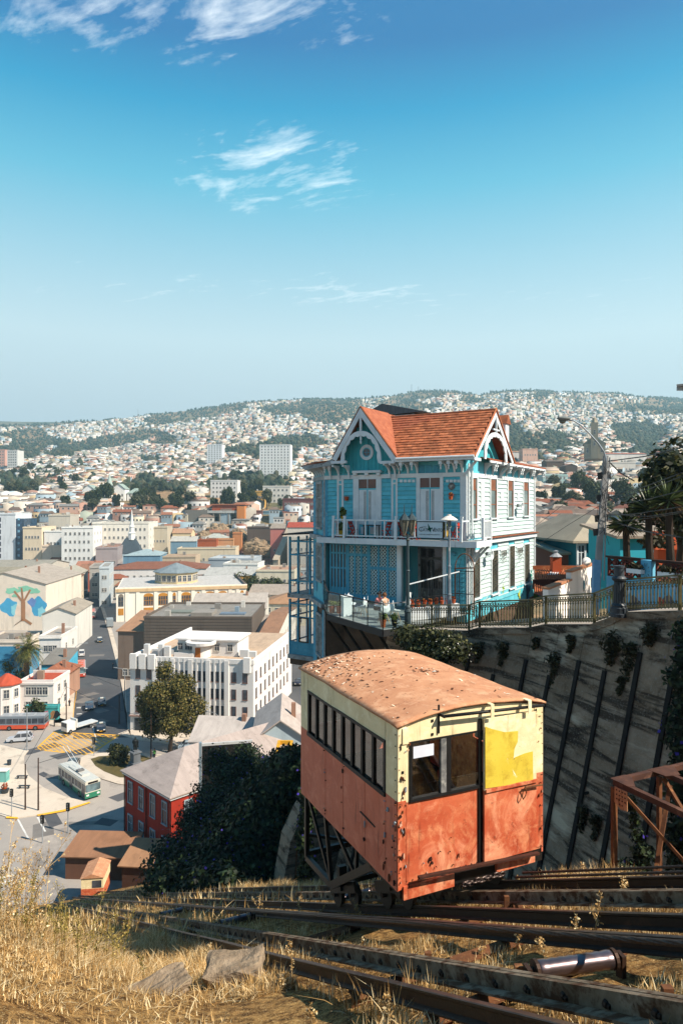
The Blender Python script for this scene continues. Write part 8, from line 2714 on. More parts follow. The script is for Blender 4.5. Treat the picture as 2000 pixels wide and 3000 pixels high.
def palm(label,p,h,R,seed,nf=46):
 g = random.Random(seed)
 t_ = thing('palm_tree',label,'palm',p)
 MB().tube([(0,0,-0.3),(0,0,h*0.5),(0,0,h)],[R*0.15,R*0.13,R*0.16],8).build('trunk',M_BARK,t_)
 mb = MB()
 dr = MB()
 for k in range(nf):
  a,e = g.uniform(0,6.283),math.asin(g.uniform(-0.75,0.98))
  d_ = Vector((math.cos(a),math.sin(a),0))
  pts =[Vector((0,0,h))+d_*R*f*math.cos(e)*(1-0.15*f)+Vector((0,0,R*(f*math.sin(e)-0.55*f*f*math.cos(e))))for f in(0,0.25,0.5,0.75,1.0)]
  sd = Vector((-math.sin(a),math.cos(a),0))
  tgt = dr if e<-0.4 else mb
  for i in range(4):
   for j in range(3):
    q = pts[i].lerp(pts[i+1],(j+0.5)/3)
    tg =(pts[i+1]-pts[i]).normalized()
    ln = R*0.26*(1-0.5*abs((i+j/3)/4-0.4))
    for s_ in(-1,1):
     e_ = q+sd*s_*ln*0.8+tg*ln*0.6+Vector((0,0,-ln*0.35))
     tgt.add([q-tg*R*0.018,q+tg*R*0.018,e_],[(0,1,2)])
   tgt.add([pts[i]-sd*R*0.008,pts[i]+sd*R*0.008,pts[i+1]+sd*R*0.006,pts[i+1]-sd*R*0.006],[(0,1,2,3)])
 put('fronds',mb.mesh('fronds',leaf_mat('palm_leaf',srgb('#34421f',0.65),srgb('#64692f',0.75),srgb('#94894a',0.8)),recalc=False),t_)
 put('dry_fronds',dr.mesh('dry_fronds',leaf_mat('palm_dry',srgb('#6b4f28',0.65),srgb('#b3843e',0.8)),recalc=False),t_)
p = P(80,1898,168)
palm('big date palm rising beside the blue house at the left',Vector((p.x,p.y,ZS)),p.z-ZS,4.6,1,90)
# vehicles
M_TYRE = mat('tyre',srgb('#1c1c1d',0.5))
M_HUB = mat('hub_grey',srgb('#8f9296',0.6),metal=0.5,rough=0.4)
wh_me ={}
def wheel(parent,x,y,r,w_=0.22):
 if r not in wh_me:
  a = MB().lathe([(0,-w_/2),(r,-w_/2),(r,w_/2),(0,w_/2)],14)
  a.v =[(v[0],v[2],v[1])for v in a.v]
  b = MB().lathe([(0,-w_/2-0.01),(r*0.6,-w_/2-0.01),(r*0.6,w_/2+0.01),(0,w_/2+0.01)],10)
  b.v =[(v[0],v[2],v[1])for v in b.v]
  wh_me[r] = a.mesh('tyre',M_TYRE),b.mesh('rim',M_HUB)
 t_ = put('wheel',wh_me[r][0],parent,(x,y,r))
 put('rim',wh_me[r][1],t_)
def car_paint(h):
 if 'paint_'+h not in MATS:
  t = NT('paint_'+h)
  t.color(t.mix(t.ramp(t.noise(2),0.3,0.7),srgb(h,0.8),srgb(h,0.7)))
  t.set(0.3,0,0.5)
  t.b.inputs['Coat Weight'].default_value = 0.5
  MATS['paint_'+h] = t.m
 return MATS['paint_'+h]
M_HEAD = mat('headlight',srgb('#e8e6dd',0.9),rough=0.2)
M_TAIL = mat('taillight',srgb('#a3201a',0.7),rough=0.3)
def auto(label,u,v,az,colr,suv=False,taxi=False,z=ZS,name='parked_car',group=None,top=None):
 t_ = thing(name,label,'car',G(u,v,z),math.radians(az),group)
 hh = 1.75 if suv else 1.45
 pm = car_paint(colr)
 L_ = 2.3 if suv else 2.15
 body =[(-L_,0.35),(L_,0.35),(L_+0.05,0.6),(L_-0.1,0.82),(1.15,0.98),(-L_+0.1,1.0),(-L_-0.02,0.75)]
 MB().prism(body,-0.85,0.85,'y').build('body',pm,t_)
 rr = -L_+(0.15 if suv else 0.75)
 cab =[(1.1,0.97),(0.45,hh-0.06),(rr+0.55,hh-0.02),(rr,0.99)]
 MB().prism(cab,-0.74,0.74,'y').build('window_band',GLS_T,t_)
 MB().slab([(0.5,-0.7,hh),(0.5,0.7,hh),(rr+0.5,0.7,hh+0.02),(rr+0.5,-0.7,hh+0.02)],0.06).build('roof',car_paint(top or colr),t_)
 for s_ in(-1,1):
  for xx in(1.35,-1.35):
   wheel(t_,xx,0.78*s_,0.33)
  MB().box(L_-0.08,L_+0.055,s_*0.6-0.18,s_*0.6+0.18,0.62,0.76).build('headlight',M_HEAD,t_)
  MB().box(-L_-0.03,-L_+0.05,s_*0.62-0.16,s_*0.62+0.16,0.7,0.88).build('taillight',M_TAIL,t_)
  MB().bar((0.42,s_*0.745,hh-0.07),(1.08,s_*0.745,0.99),0.03,0.06).build('pillar',pm,t_)
  MB().bar((rr+0.5,s_*0.745,hh-0.06),(rr+0.02,s_*0.745,1.0),0.03,0.12).build('pillar',pm,t_)
  MB().box(-0.35,-0.25,s_*0.742-0.012,s_*0.742+0.012,0.98,hh-0.03).build('pillar',pm,t_)
 if taxi:
  MB().box(-0.2,0.2,-0.35,0.35,hh+0.02,hh+0.2).build('taxi_sign',car_paint('#e8e4da'),t_)
  MB().box(L_+0.05,L_+0.07,-0.26,0.26,0.42,0.55).build('number_plate',M_YELLOW,t_)
 return t_
AZS = 111
auto('silver grey estate car at the left crossing',60,2172,192,'#c9cdd4',True,name='estate_car')
auto('dark blue car on the left street, lower of the two in the middle',262,2076,AZS+180,'#2f3b4c')
auto('black and yellow taxi with white roof sign, middle of the left street',299,2064,AZS+180,'#1d1f22',taxi=True,name='taxi')
auto('black taxi waiting at the edge of the yellow box',297,2139,AZS+178,'#1d1f22',taxi=True,name='taxi')
auto('white pickup car driving up the left street',240,1920,AZS,'#e6e6e4',True)
auto('dark taxi farther up the left street with white roof',293,1880,AZS+180,'#23262b',taxi=True,name='taxi',top='#dcdcd8')
auto('grey car far up the left street near the white van',250,1803,AZS+180,'#6f7f90')
auto('pale grey car at the far end of the left street',249,1738,AZS+180,'#a9b4c0')
auto('dark saloon in the tree shade before the trolleybus',215,2247,100,'#2b3036')
auto('silver car half hidden behind the red building roof',556,2192,15,'#a9bccb')
RC =['#3a3f46','#dcdcda','#5d7f9f','#c9ccd0','#23262b','#8f9aa6','#e2e0da']
RV =[2012,1996,1980,1964,1948,1934,1920]
for i,(c_,v)in enumerate(zip(RC,RV)):
 auto('%s car parked along the right street, %s from the front'%(('dark grey','white','blue','light grey','black','blue-grey','cream')[i],('first','second','third','fourth','fifth','sixth','seventh')[i]),836-0.06*(2012-v),v,93,c_,i%3==1,group='cars parked along the right street')
auto('dark car driving on the right street',872,2005,273,'#2f2426')
def bus(name,label,u,v,az,L_,colr,low,roofc,h=3.0,trolley=False,z=ZS):
 t_ = thing(name,label,'bus',G(u,v,z),math.radians(az))
 hw = 1.22
 MB().box(-L_/2,L_/2,-hw,hw,0.35,1.15).build('lower_body',car_paint(low),t_)
 MB().box(-L_/2,L_/2,-hw,hw,1.151,1.4).build('belt',car_paint(colr),t_)
 MB().box(-L_/2+0.02,L_/2-0.02,-hw+0.02,hw-0.02,1.401,2.45).build('glazing',GLS_T,t_)
 MB().box(-L_/2,L_/2,-hw,hw,2.451,h-0.12).build('upper_body',car_paint(colr),t_)
 MB().box(-L_/2+0.1,L_/2-0.1,-hw+0.12,hw-0.12,h-0.119,h).build('roof',car_paint(roofc),t_)
 n = int(L_/1.25)
 for k in range(n+1):
  x = lerp(-L_/2+0.06,L_/2-0.06,k/n)
  for s_ in(-1,1):
   MB().box(x-0.06,x+0.06,s_*hw-0.015,s_*hw+0.005,1.4,2.451).build('pillar',car_paint(colr),t_)
 for s_ in(-1,1):
  for xx in(L_*0.28,-L_*0.3):
   wheel(t_,xx,s_*1.1,0.48,0.3)
  MB().box(L_/2,L_/2+0.04,s_*0.85-0.2,s_*0.85+0.2,0.7,0.95).build('headlight',M_HEAD,t_)
  MB().box(-L_/2-0.03,-L_/2,s_*0.95-0.12,s_*0.95+0.12,0.7,1.1).build('taillight',M_TAIL,t_)
 MB().box(L_/2,L_/2+0.025,-0.8,0.8,2.52,2.8).build('route_board',M_DARKR,t_)
 MB().box(L_/2-0.01,L_/2+0.012,-1.1,1.1,1.3,2.42).build('windscreen',glass_mat('windscreen',(0.06,0.09,0.1),0.05),t_)
 for k,(x0,x1)in enumerate(((-0.25,0.0),(0.1,0.25))):
  MB().box(L_*x0,L_*x1,-0.6,0.6,h,h+0.18).build('roof_unit',car_paint(roofc),t_)
 if trolley:
  for s_ in(-0.25,0.25):
   MB().tube([(0.6,s_,h+0.2),(-5.6,s_*1.4,h+2.6)],0.04,6).build('trolley_pole',M_WTRIM,t_)
  MB().box(0.2,1.0,-0.5,0.5,h+0.181,h+0.4).build('pole_base',M_GREYW,t_)
  for x in(-4.2,-0.2,4.4):
   MB().box(x-0.6,x+0.6,-hw-0.012,-hw,0.45,2.4).build('door',GLS_T,t_)
 return t_
bus('trolleybus','green and cream trolleybus with raised poles turning round the traffic island',232,2312,-46,10.5,'#d8d3c4','#1f7a5c','#d4cfc4',trolley=True)
bus('city_bus','grey and orange bus stopped at the left crossing beside the graffiti wall',72,2135,183,9.0,'#7d8894','#d9532c','#a9adb2')
bus('city_bus','orange-roofed bus coming down the left street',237,1975,AZS+180,9.0,'#e2e0dc','#c9452c','#e0663c')
bus('city_bus','small bus with pink roof farther up the left street',271,1808,AZS+180,8.5,'#d9d3d0','#a83a30','#d98a80')
bus('city_bus','white bus at the far end of the left street',224,1742,AZS+180,9.5,'#e8e8e8','#dcdcdc','#efefef')
bus('city_bus','green and white bus on the right street behind the gallery',850,1905,93,9.5,'#e2e4df','#3f9a5a','#e4e6e2')
t_ = thing('flatbed_truck','white flatbed truck waiting at the edge of the yellow box','truck',G(222,2140),math.radians(235))
MB().box(0.6,2.6,-1.0,1.0,0.5,2.3).build('cab',car_paint('#eceae6'),t_)
MB().box(2.601,2.63,-0.9,0.9,1.35,2.15).build('windscreen',GLS_T,t_)
MB().box(-4.5,0.5,-1.1,1.1,0.85,1.05).build('flatbed',car_paint('#d8d8d6'),t_)
MB().box(0.2,0.5,-1.0,1.0,1.051,2.6).build('headboard',car_paint('#dcdcd8'),t_)
for xx in(1.8,-2.9):
 for s_ in(-0.95,0.95):
  wheel(t_,xx,s_,0.42)
t_ = thing('container_van','grey box van parked beside the left street','van',G(322,1836),math.radians(AZS))
MB().box(-3,2,-1.2,1.2,0.6,3.2).build('cargo_box',car_paint('#8f979c'),t_)
MB().box(2.01,3.8,-1.1,1.1,0.5,2.4).build('cab',car_paint('#5d666c'),t_)
for xx in(2.8,-2):
 for s_ in(-1.0,1.0):
  wheel(t_,xx,s_,0.45)
# street furniture
M_STEEL = mat('lamp_steel',srgb('#a9adb2',0.65),srgb('#8f9499',0.6),rough=0.5)
M_BROWNP = mat('wood_pole',srgb('#5d4538',0.55),srgb('#4a372d',0.5))
def st_lamp(label,u,v,h,az,arm=2.4):
 t_ = thing('street_lamp',label,'street lamp',G(u,v),math.radians(az),'street lamps of the lower town')
 MB().tube([(0,0,0),(0,0,h*0.92)],[0.13,0.08],7).build('post',M_STEEL,t_)
 MB().tube([(0,0,h*0.9),(arm*0.35,0,h*0.99),(arm,0,h)],0.06,6).build('arm',M_STEEL,t_)
 MB().box(arm-0.1,arm+0.7,-0.15,0.15,h-0.06,h+0.1).build('lamp_head',M_STEEL,t_)
for i,(u,v,h,lab)in enumerate(((222,1985,9,'on the left pavement beside the orange-roofed bus'),(233,1860,9,'on the left pavement by the white shed'),(236,1820,9,'on the left pavement above the shed one'),(238,1790,9,'on the left pavement near the tan building'),(239,1752,9,'at the far bend of the left street'),(366,2060,8,'on the right pavement of the left street'),(815,2010,9,'on the pavement of the right street'),(812,1930,9,'farther along the right street'),(640,2180,6,'before the shop shutters of the white building'))):
 st_lamp('grey curved street lamp '+lab,u,v,h,(20 if u<400 and i!=5 else 160)if u<800 else 20)
for i,(u,v,h,lab)in enumerate(((113,2376,8,'brown wooden pole on the paved corner'),(75,2374,7,'thin brown pole left of the thick one on the paved corner'),(195,2110,8,'dark pole on the pavement beside the graffiti wall'),(443,2225,9.5,'tall dark pole left of the plane tree'),(212,2030,7,'dark pole on the left pavement'),(80,2200,8,'pale pole in front of the estate car'),(350,2120,6,'dark signal pole on the right pavement'))):
 o = MB().tube([(0,0,0),(0,0,h)],[0.13,0.09],7).build('street_pole',M_STEEL if 'pale' in lab else M_BROWNP,None,loc=G(u,v))
 tag(o,lab,'pole','street poles')
for i,(u,v,h,lab)in enumerate(((35,2395,4.2,'traffic signal on the paved corner at the left edge'),(200,2440,4.2,'traffic signal above the station roof'),(125,2470,3.8,'traffic signal among the weeds near the crossing lines'),(276,2216,3.4,'square road sign on the traffic island tip'))):
 t_ = thing('traffic_signal','small '+lab,'traffic light',G(u,v),math.radians(-20),'traffic signals')
 MB().tube([(0,0,0),(0,0,h)],0.07,6).build('post',M_STEEL,t_)
 bx_ = MB().box(-0.22,0.22,-0.18,0.12,h-1.1,h).build('signal_box',M_CBLK,t_)
 for k in range(3):
  mb = MB().lathe([(0,0),(0.12,0),(0.12,0.05),(0,0.06)],10)
  mb.v =[(v_[0],-0.18-v_[2],h-0.2-0.34*k+v_[1])for v_ in mb.v]
  mb.build('lens',M_GREYW,bx_)
t_ = thing('bus_shelter','small glass bus shelter at the corner of the right street','bus shelter',G(784,2060),math.radians(90))
MB().box(-2,2,-0.8,0.8,2.4,2.5).build('roof',M_STEEL,t_)
MB().box(-2,2,0.7,0.75,0.3,2.3).build('glass_back',clear_glass('shelter_glass',(0.7,0.85,0.82),0.1),t_)
for x in(-1.9,1.9):
 MB().box(x-0.05,x+0.05,0.6,0.7,0,2.4).build('post',M_STEEL,t_)
for i,(u,v,lab)in enumerate(((8,2290,'cyan recycling kiosk at the left edge of the paved corner'),)):
 t_ = thing('recycling_kiosk',lab,'kiosk',G(u,v))
 MB().box(-0.9,0.9,-0.6,0.6,0.13,1.9).build('body',wmat('#7fc4bc',0.7),t_)
 MB().box(-1.0,1.0,-0.7,0.7,1.901,2.05).build('lid',wmat('#e0e4e0',0.8),t_)
for i,(u,v,lab)in enumerate(((28,2243,'dark litter bin on the paved corner'),(66,2283,'dark bench on the paved corner, upper'),(72,2312,'dark bench on the paved corner, lower'),(15,2325,'dark planter tub at the left of the paved corner'))):
 t_ = thing('litter_bin' if i==0 else('bench' if i<3 else 'planter_tub'),lab,('bin','bench','bench','planter')[i],(*G(u,v)[:2],ZS+0.13))
 if i in(1,2):
  MB().box(-0.9,0.9,-0.22,0.22,0.4,0.48).build('seat',M_CAST,t_)
  for x in(-0.7,0.7):
   MB().box(x-0.06,x+0.06,-0.2,0.2,0,0.4).build('leg',M_CAST,t_)
 else:
  MB().lathe([(0.3,0),(0.36,0.8),(0.4,0.85),(0.3,0.9),(0,0.92)]if i==0 else[(0.5,0),(0.7,0.6),(0.6,0.62),(0,0.55)],12).build('body',M_CAST,t_)
  if i==3:
   leaves_obj('foliage',[(0,0,1.0)],[(0.5,0.5,0.6)],90,0.2,M_REDF,t_,5)
def walker(label,u,v,shirt,z=ZS):
 t_ = thing('person',label,'person',G(u,v,z),random.uniform(0,6))
 mb = MB()
 n = 10
 prof =[((0,0),0.02,0.0,0.2),((0,0),0.17,0.05,0.12),((0,0),0.15,0.45,0.11),((0,0),0.19,0.85,0.13),((0,0),0.18,1.05,0.12),((0,0),0.24,1.38,0.13),((0,0),0.1,1.48,0.08),((0,0),0.06,1.54,0.06),((0,0),0.1,1.64,0.11),((0,0),0.09,1.74,0.1),((0,0),0.02,1.79,0.03)]
 vs,fs =[],[]
 for(c_,rx,z_,ry)in prof:
  for k in range(n):
   a = 6.283*k/n
   vs.append((rx*math.cos(a),ry*math.sin(a),z_))
 for j in range(len(prof)-1):
  for k in range(n):
   fs.append((j*n+k,j*n+(k+1)%n,(j+1)*n+(k+1)%n,(j+1)*n+k))
   mb.m.append(0)
 mb.v,mb.f = vs,fs
 mb.m =[1 if f[0]//n<3 else(2 if f[0]//n>5 else 0)for f in fs]
 for s_ in(-1,1):
  mb.cur = 0
  mb.tube([(s_*0.22,0,1.38),(s_*0.28,0.03,1.1),(s_*0.25,0.1,0.85)],[0.06,0.05,0.035],6)
 put('body',mb.mesh('body',[wmat(shirt,0.7),mat('dark_trousers',srgb('#2e3138',0.5)),M_SKIN],True),t_)
 MB().lathe([(0.09,1.66),(0.115,1.72),(0.09,1.8),(0,1.83)],10,(0,-0.015,0)).build('hair',M_HAIRD,t_)
for lab,u,v,c_ in(('dark-clothed pedestrian on the pavement by the graffiti wall',160,2128,'#2a2a30'),('person in a white top before the shop shutters',681,2165,'#e6e2e0'),('person in an orange top before the shop shutters',714,2160,'#d9653a'),('person in a green vest at the edge of the traffic island',453,2222,'#4f9a4a'),('pedestrian on the left pavement of the left street',204,2070,'#33343a'),('pedestrian on the right pavement by the white building',332,1960,'#3a3a40')):
 walker(lab,u,v,c_)
gq = random.Random(8)
for i in range(26):
 u_,v_ = gq.choice(((gq.uniform(60,360),gq.uniform(2150,2440)),(gq.uniform(235,330),gq.uniform(1900,2120))))
 c0 = Vector(G(u_,v_)[:2])
 a0 = gq.uniform(0,3)
 rx,ry = gq.uniform(0.5,1.6),gq.uniform(1.0,4.0)
 pts =[(c0.x+rx*sx*math.cos(a0)-ry*sy*math.sin(a0),c0.y+rx*sx*math.sin(a0)+ry*sy*math.cos(a0))for sx,sy in((-1,-1),(1,-0.9),(0.9,1),(-1,0.8))]
 sheet('asphalt_patch',pts,M_ASPHD if i%2 else M_PATCH,lift=0.0055+0.0004*i)
for i,(a,b,lab)in enumerate((((113,2300,30),(443,2120,30),'from the brown pole to the tall dark pole'),((195,2035,28),(443,2135,26),'across the street mouth to the tall dark pole'),((75,2310,30),(195,2045,30),'from the thin brown pole up to the graffiti wall'),((350,2070,30),(212,1985,30),'across the left street'))):
 pa_,pb_ = G(a[0],2376 if i in(0,2)else 2110),G(b[0],2225 if i<2 else 2110 if i==2 else 2030)
 pa_.z = pb_.z = ZS+7.2
 pts =[pa_.lerp(pb_,k/8)-Vector((0,0,0.5*math.sin(math.pi*k/8)))for k in range(9)]
 tag(MB().tube(pts,0.035,4).build('trolley_wire',M_WIRE),'thin dark trolley wire '+lab,'wire','trolley wires')
# right-hand slope, near part
def near_b(label,u0,u1,Y,vt,vb,depth,rz,roof,wall_,roofc,cols=0,rows=0,left=0,rise=1.2,name='hill_house',side=0,wh=1.4,ww=1.0):
 return bpx(label,u0,u1,Y,vt,depth,rz,roof,wall_,roofc,cols,rows,side,base=(1480-vb)/2000*Y,rise=rise,name=name,left=left,cat='house',wh=wh,ww=ww)
t_ = thing('white_house','white plastered house wall with rusty corrugated roofs right of the turquoise house','house',P(1605,1735,30.5))
o0 = Vector(t_.location)
hd = HEY
def wpt(t,z,off=0.0):
 return hd*t+HEX*-off+Vector((0,0,z-o0.z))
M_WH = wmat('#f0e8e0',0.88)
for nm,a,b,z1_ in(('low_wall',0,4.3,-3.78),('high_wall',4.301,9.8,-3.38)):
 MB().slab([wpt(a,-7),wpt(b,-7),wpt(b,z1_),wpt(a,z1_)],0.25).build(nm,M_WH,t_)
 MB().slab([wpt(a,z1_+0.1,-0.06),wpt(b,z1_+0.1,-0.06),wpt(b,z1_+0.1,0.32),wpt(a,z1_+0.1,0.32)],0.09).build('coping',wmat('#c98a64',0.7),t_)
for tt in(7.0,8.9):
 MB().slab([wpt(tt,-4.6,-0.02),wpt(tt+0.35,-4.6,-0.02),wpt(tt+0.35,-4.05,-0.02),wpt(tt,-4.05,-0.02)],0.03).build('window',GLS_T,t_)
M_CORR = mat('rusty_corrugated',srgb('#b4683c',0.72),srgb('#8f4a2c',0.62),rough=0.85,scale=1.2,stain=srgb('#c98a5c',0.75),sscale=1.5)
for nm,R4,n in(('upper_roof_sheet',[P(1563,1698,35),P(1664,1697,35),P(1690,1669,38.5),P(1563,1669,38.5)],34),('lower_roof_sheet',[P(1563,1738,32.5),P(1600,1732,32.5),P(1606,1724,34),P(1563,1710,34)],14)):
 vs =[]
 for i in range(n+1):
  f,dz = i/n,0.035*(1 if i%2 else-1)
  vs+=[R4[0].lerp(R4[1],f)-o0+Vector((0,0,dz)),R4[3].lerp(R4[2],f)-o0+Vector((0,0,dz))]
 put(nm,MB().add(vs,[(2*i,2*i+2,2*i+3,2*i+1)for i in range(n)]).mesh(nm,M_CORR),t_)
MB().slab([P(1602,1683,36.7)-o0,P(1630,1683,36.7)-o0,P(1640,1674,37.8)-o0,P(1612,1674,37.8)-o0],0.03).build('skylight',M_WTRIM,t_)
MB().bar(P(1560,1712,35.1)-o0,P(1664,1711,35.1)-o0,0.15,0.5).build('dark_red_wall',wmat('#5d2f26',0.55),t_)
MB().bar(P(1560,1663,39)-o0,P(1705,1663,39)-o0,0.1,0.22).build('rusty_ridge_sheet',M_CORR,t_)
t_ = thing('chimney','orange-red square chimney with metal cowl on the rusty roof','chimney',P(1627,1675,37.8))
MB().box(-0.24,0.24,-0.24,0.24,0,0.8).build('shaft',wmat('#b4512f',0.7),t_)
MB().lathe([(0.36,0.84),(0.1,1.05),(0.1,1.12),(0.16,1.14),(0,1.2)],8).build('cowl',M_STEEL,t_)
t_ = thing('satellite_dish','white satellite dish with blue letter on the white house wall','satellite dish',P(1714,1664,37.2))
mb = MB().lathe([(0,0),(0.12,0.008),(0.24,0.03),(0.24,0.045),(0,0.015)],24)
M_DISH = mat('dish_white',srgb('#e4e2de',0.85))
mb.v =[(v[0],-0.1-v[2],0.36+v[1])for v in mb.v]
mb.build('dish',M_DISH,t_,smooth=True)
MB().tube([(0,0.05,-0.15),(0,-0.08,0.2),(0,-0.08,0.36)],0.02,6).build('mount',M_STEEL,t_)
MB().tube([(0,-0.12,0.15),(0,-0.4,0.3)],0.012,5).build('feed_arm',M_STEEL,t_)
lettering('e',-0.03,0.4,0.2,mat('dish_blue',srgb('#2f7fb0',0.7)),t_,y=-0.15)
t_ = near_b('teal wooden house with white windows and beige roof behind the utility pole',1686,1870,46,1584,1720,9,8,'hip','#156878','#b3a894',0,0,rise=1.7,name='teal_house')
for x in(0.35,1.35):
 put('window',win_mesh(0.42,1.3,M_WTRIM),t_,(x,0,1.5))
near_b('brown house with teal-framed window left of the teal house',1643,1690,47,1618,1700,6,8,'shed','#8d5d50','#aeb0a0',1,1,rise=0.7,name='brown_house')
near_b('bright green wall of a small house right of the turquoise house',1560,1590,52,1612,1700,6,5,'flat','#6fae5c','#c9c9c0',0,0,name='green_house')
near_b('turquoise boarded porch house with yellow post behind the yuccas',1815,1990,40,1570,1660,4,6,'shed','#2f9fb4','#a89a8a',3,1,rise=0.6,name='porch_house')
near_b('orange brick garden wall behind the yucca trunks',1925,2050,36,1590,1660,0.4,4,'flat','#c4603c','#b0603c',0,0,name='brick_garden_wall')
tree('hill_tree','green tree between the turquoise house and the teal house',P(1608,1690,58),4.6,(2.0,1.8,1.9),M_LFG,2600,0.2,61,0.15)
MB_ = MB
t_ = thing('edge_house','grey eave corner of a house poking in at the right edge of the sky','house',P(1980,1126,14))
MB().slab([(0,0,0),(1.2,0,0.12),(1.2,0.6,0.12),(0.45,0.6,0)],0.05).build('eave',M_GREYR,t_)
MB().box(0.06,1.2,0.05,0.12,-0.11,-0.03).build('fascia',M_WOLD,t_)
MB().prism([(0.9,0.15),(4.5,0.15),(5.5,3.2),(2.6,3.2)],-13,-0.02,'z').build('wall',wmat('#c9b8a4'),t_)
MB().slab([(0.7,0.6,0.12),(4.8,0.0,0.12),(5.8,3.5,0.12),(2.3,3.5,0.12)],0.06).build('roof_sheet',M_GREYR,t_)
NB =[('white house with flat roof and long window right of the turquoise house',1562,1612,130,1598,5,'flat','#ece6e0','#c9c2b8',3,1),('grey blank-walled block above the green tree',1600,1672,150,1560,5,'flat','#a49f96','#b3aea4',0,0),('cream block with small windows behind the grey one',1660,1712,165,1564,2,'flat','#d9cdb8','#b9b0a2',4,1),('turquoise-topped white house high on the near slope',1584,1612,240,1500,3,'gx','#5fb8c4','#b9b2a8',3,2),('mint green house left of the olive tree',1612,1650,235,1492,2,'flat','#74c4a4','#b3a898',2,1),('white three-storey house with dark windows right of the olive tree',1708,1736,215,1490,2,'gx','#d5dade','#9a948c',3,3),('brown-roofed long house on the near slope',1612,1672,210,1512,1,'gx','#b9a08c','#9a7a66',5,1),('blue-white house at the corner of the turquoise house',1561,1584,200,1520,3,'gx','#b9cfe0','#a3877a',2,2),('pale green five-storey apartment block right of the turquoise house',1590,1662,330,1392,3,'flat','#b4d0cc','#8f9a98',6,5),('white two-storey house with lilac neighbour',1668,1712,300,1410,2,'gx','#e6e4e2','#b39a8c',3,2),('lilac house on the middle slope',1690,1716,290,1425,2,'gx','#b8a3c4','#a3877a',3,2),('dark brown wooden house under the church',1600,1652,400,1352,3,'gx','#5d4a40','#7a6a60',4,2),('dark gabled house under the church',1655,1690,380,1365,4,'gy','#4d423c','#7a6a60',3,2),('long white school building right of the church',1775,1892,520,1330,2,'gx','#e2dcd4','#b0705c',12,2),('long cream terrace building below the school',1780,1860,430,1355,2,'flat','#d4cfc6','#b3a898',8,2),('blue gabled house among white ones',1826,1852,340,1362,2,'gy','#3f6fa8','#8d9aa3',2,1),('pinkish flat-topped block left of the church',1530,1574,480,1316,2,'flat','#dcb4a0','#c9b4a4',5,3),('pale block row left of the pinkish block',1462,1530,500,1324,2,'gx','#d8d0c8','#b0886c',8,2)]
def seat(u,v,Y0):
 Ys_ = np.geomspace(120 if u>1400 else 470,2900,260)
 hit = np.nonzero(terr_z(np.full_like(Ys_,u),Ys_)>(1480-v)/2000*Ys_)[0]
 return float(Ys_[hit[0]])if len(hit)else Y0
for lab,u0,u1,Y,vt,rz,rf_,wc,rc,c_,r_ in NB:
 um =(u0+u1)/2
 Y = seat(um,vt+(58 if r_>4 else 16+13*r_),Y)
 b_ = float(terr_z(um,Y))-3
 bpx(lab,u0,u1,Y,vt,9 if Y<300 else 14,rz,rf_,wc,rc,c_,r_,0,base=b_,rise=1.6,name='hill_building',group='buildings on the right-hand slope',left=2 if c_ else 0)
bp = P(1740,1335,620)
t_ = thing('church','stone church with tall square bell tower on the right-hand hill','church',(bp.x,bp.y,bp.z-3),math.radians(-20))
MB().box(-9,9,0,30,0,14).build('nave',wmat('#b0a48e',0.7),t_)
MB().prism([(-10,14),(0,21),(10,14)],-0.5,30.5,'y').build('roof',rmat('#8f9082',0.6),t_)
MB().box(-3,3,-3,3,0,33).build('bell_tower',wmat('#a89c86',0.7),t_)
MB().lathe([(3.2,33),(2.0,35),(2.0,37),(0,38)],4).build('tower_cap',wmat('#a89c86',0.7),t_)
for x,z in((-6,6),(6,6),(0,22),(0,12)):
 put('window',win_mesh(1.6,4,wmat('#d8cfc0')),t_,(x,-3.01 if x==0 else 0,z))
for lab,u0,u1,Y,vt,wc,c_,r_,dep in(('tall white slab tower with dark window column left of the turquoise house',760,851,820,1304,'#f1f0ee',9,13,16),('white tower block in the middle of the hillside',607,651,1150,1303,'#eef0f2',5,12,18),('grey-white tower block near the left edge of the hills',22,52,1500,1320,'#dcdcd8',4,10,18),('white modern apartment block with terraces above the trees',617,696,690,1408,'#ece9e6',7,5,18),('salmon tower block at the left edge of the hills',-12,16,1450,1318,'#d9a898',3,9,18),('dark red long building beside the turquoise house',828,922,640,1462,'#7a4a48',9,3,14),('white balconied apartment house right of the dark trees',770,850,720,1425,'#e9e2d8',6,4,14),('yellow gabled villa below the slab tower',745,775,700,1440,'#e0b060',3,3,12)):
 um =(u0+u1)/2
 Y = seat(um,vt+(96 if Y==820 else 66 if Y>1000 else 50),Y)
 b_ = float(terr_z(um,Y))-5
 bpx(lab,u0,u1,Y,vt,dep,-4,'flat',wc,'#b9b4ac',c_,r_,0,base=b_,name='apartment_block',group='apartment blocks on the hills',ww=2.0 if Y>1000 else 1.5,wh=1.6)
bp = P(310,1470,640)
t_ = thing('white_mansion','large white turreted mansion with green roofs above the hotel','mansion',(bp.x,bp.y,bp.z-2),0)
for x,y,w_,d_,h_,rf_ in((-22,0,12,14,13,'gy'),(-9,2,14,14,11,'gy'),(6,0,12,14,14,'gy'),(19,3,14,12,10,'hip')):
 s_ = put('wing',None,t_,(x,y,0))
 MB().box(0,w_,0,d_,0,h_).build('wall',wmat('#eceae6',0.88),s_)
 roof_on(s_,rf_,w_,d_,h_,rmat('#a9bab0',0.7),wmat('#eceae6',0.88),5,0.6)
 for k in range(3):
  for z in(2.5,7.0):
   put('window',win_mesh(1.2,2.4,WFRAME),s_,(w_*(0.2+0.3*k),0,z))
MB().lathe([(2.6,0),(2.6,17),(3.2,17.2),(0.2,28),(0,28.5)],8,(4,-1,0)).build('turret',wmat('#b4c4bc',0.75),t_)
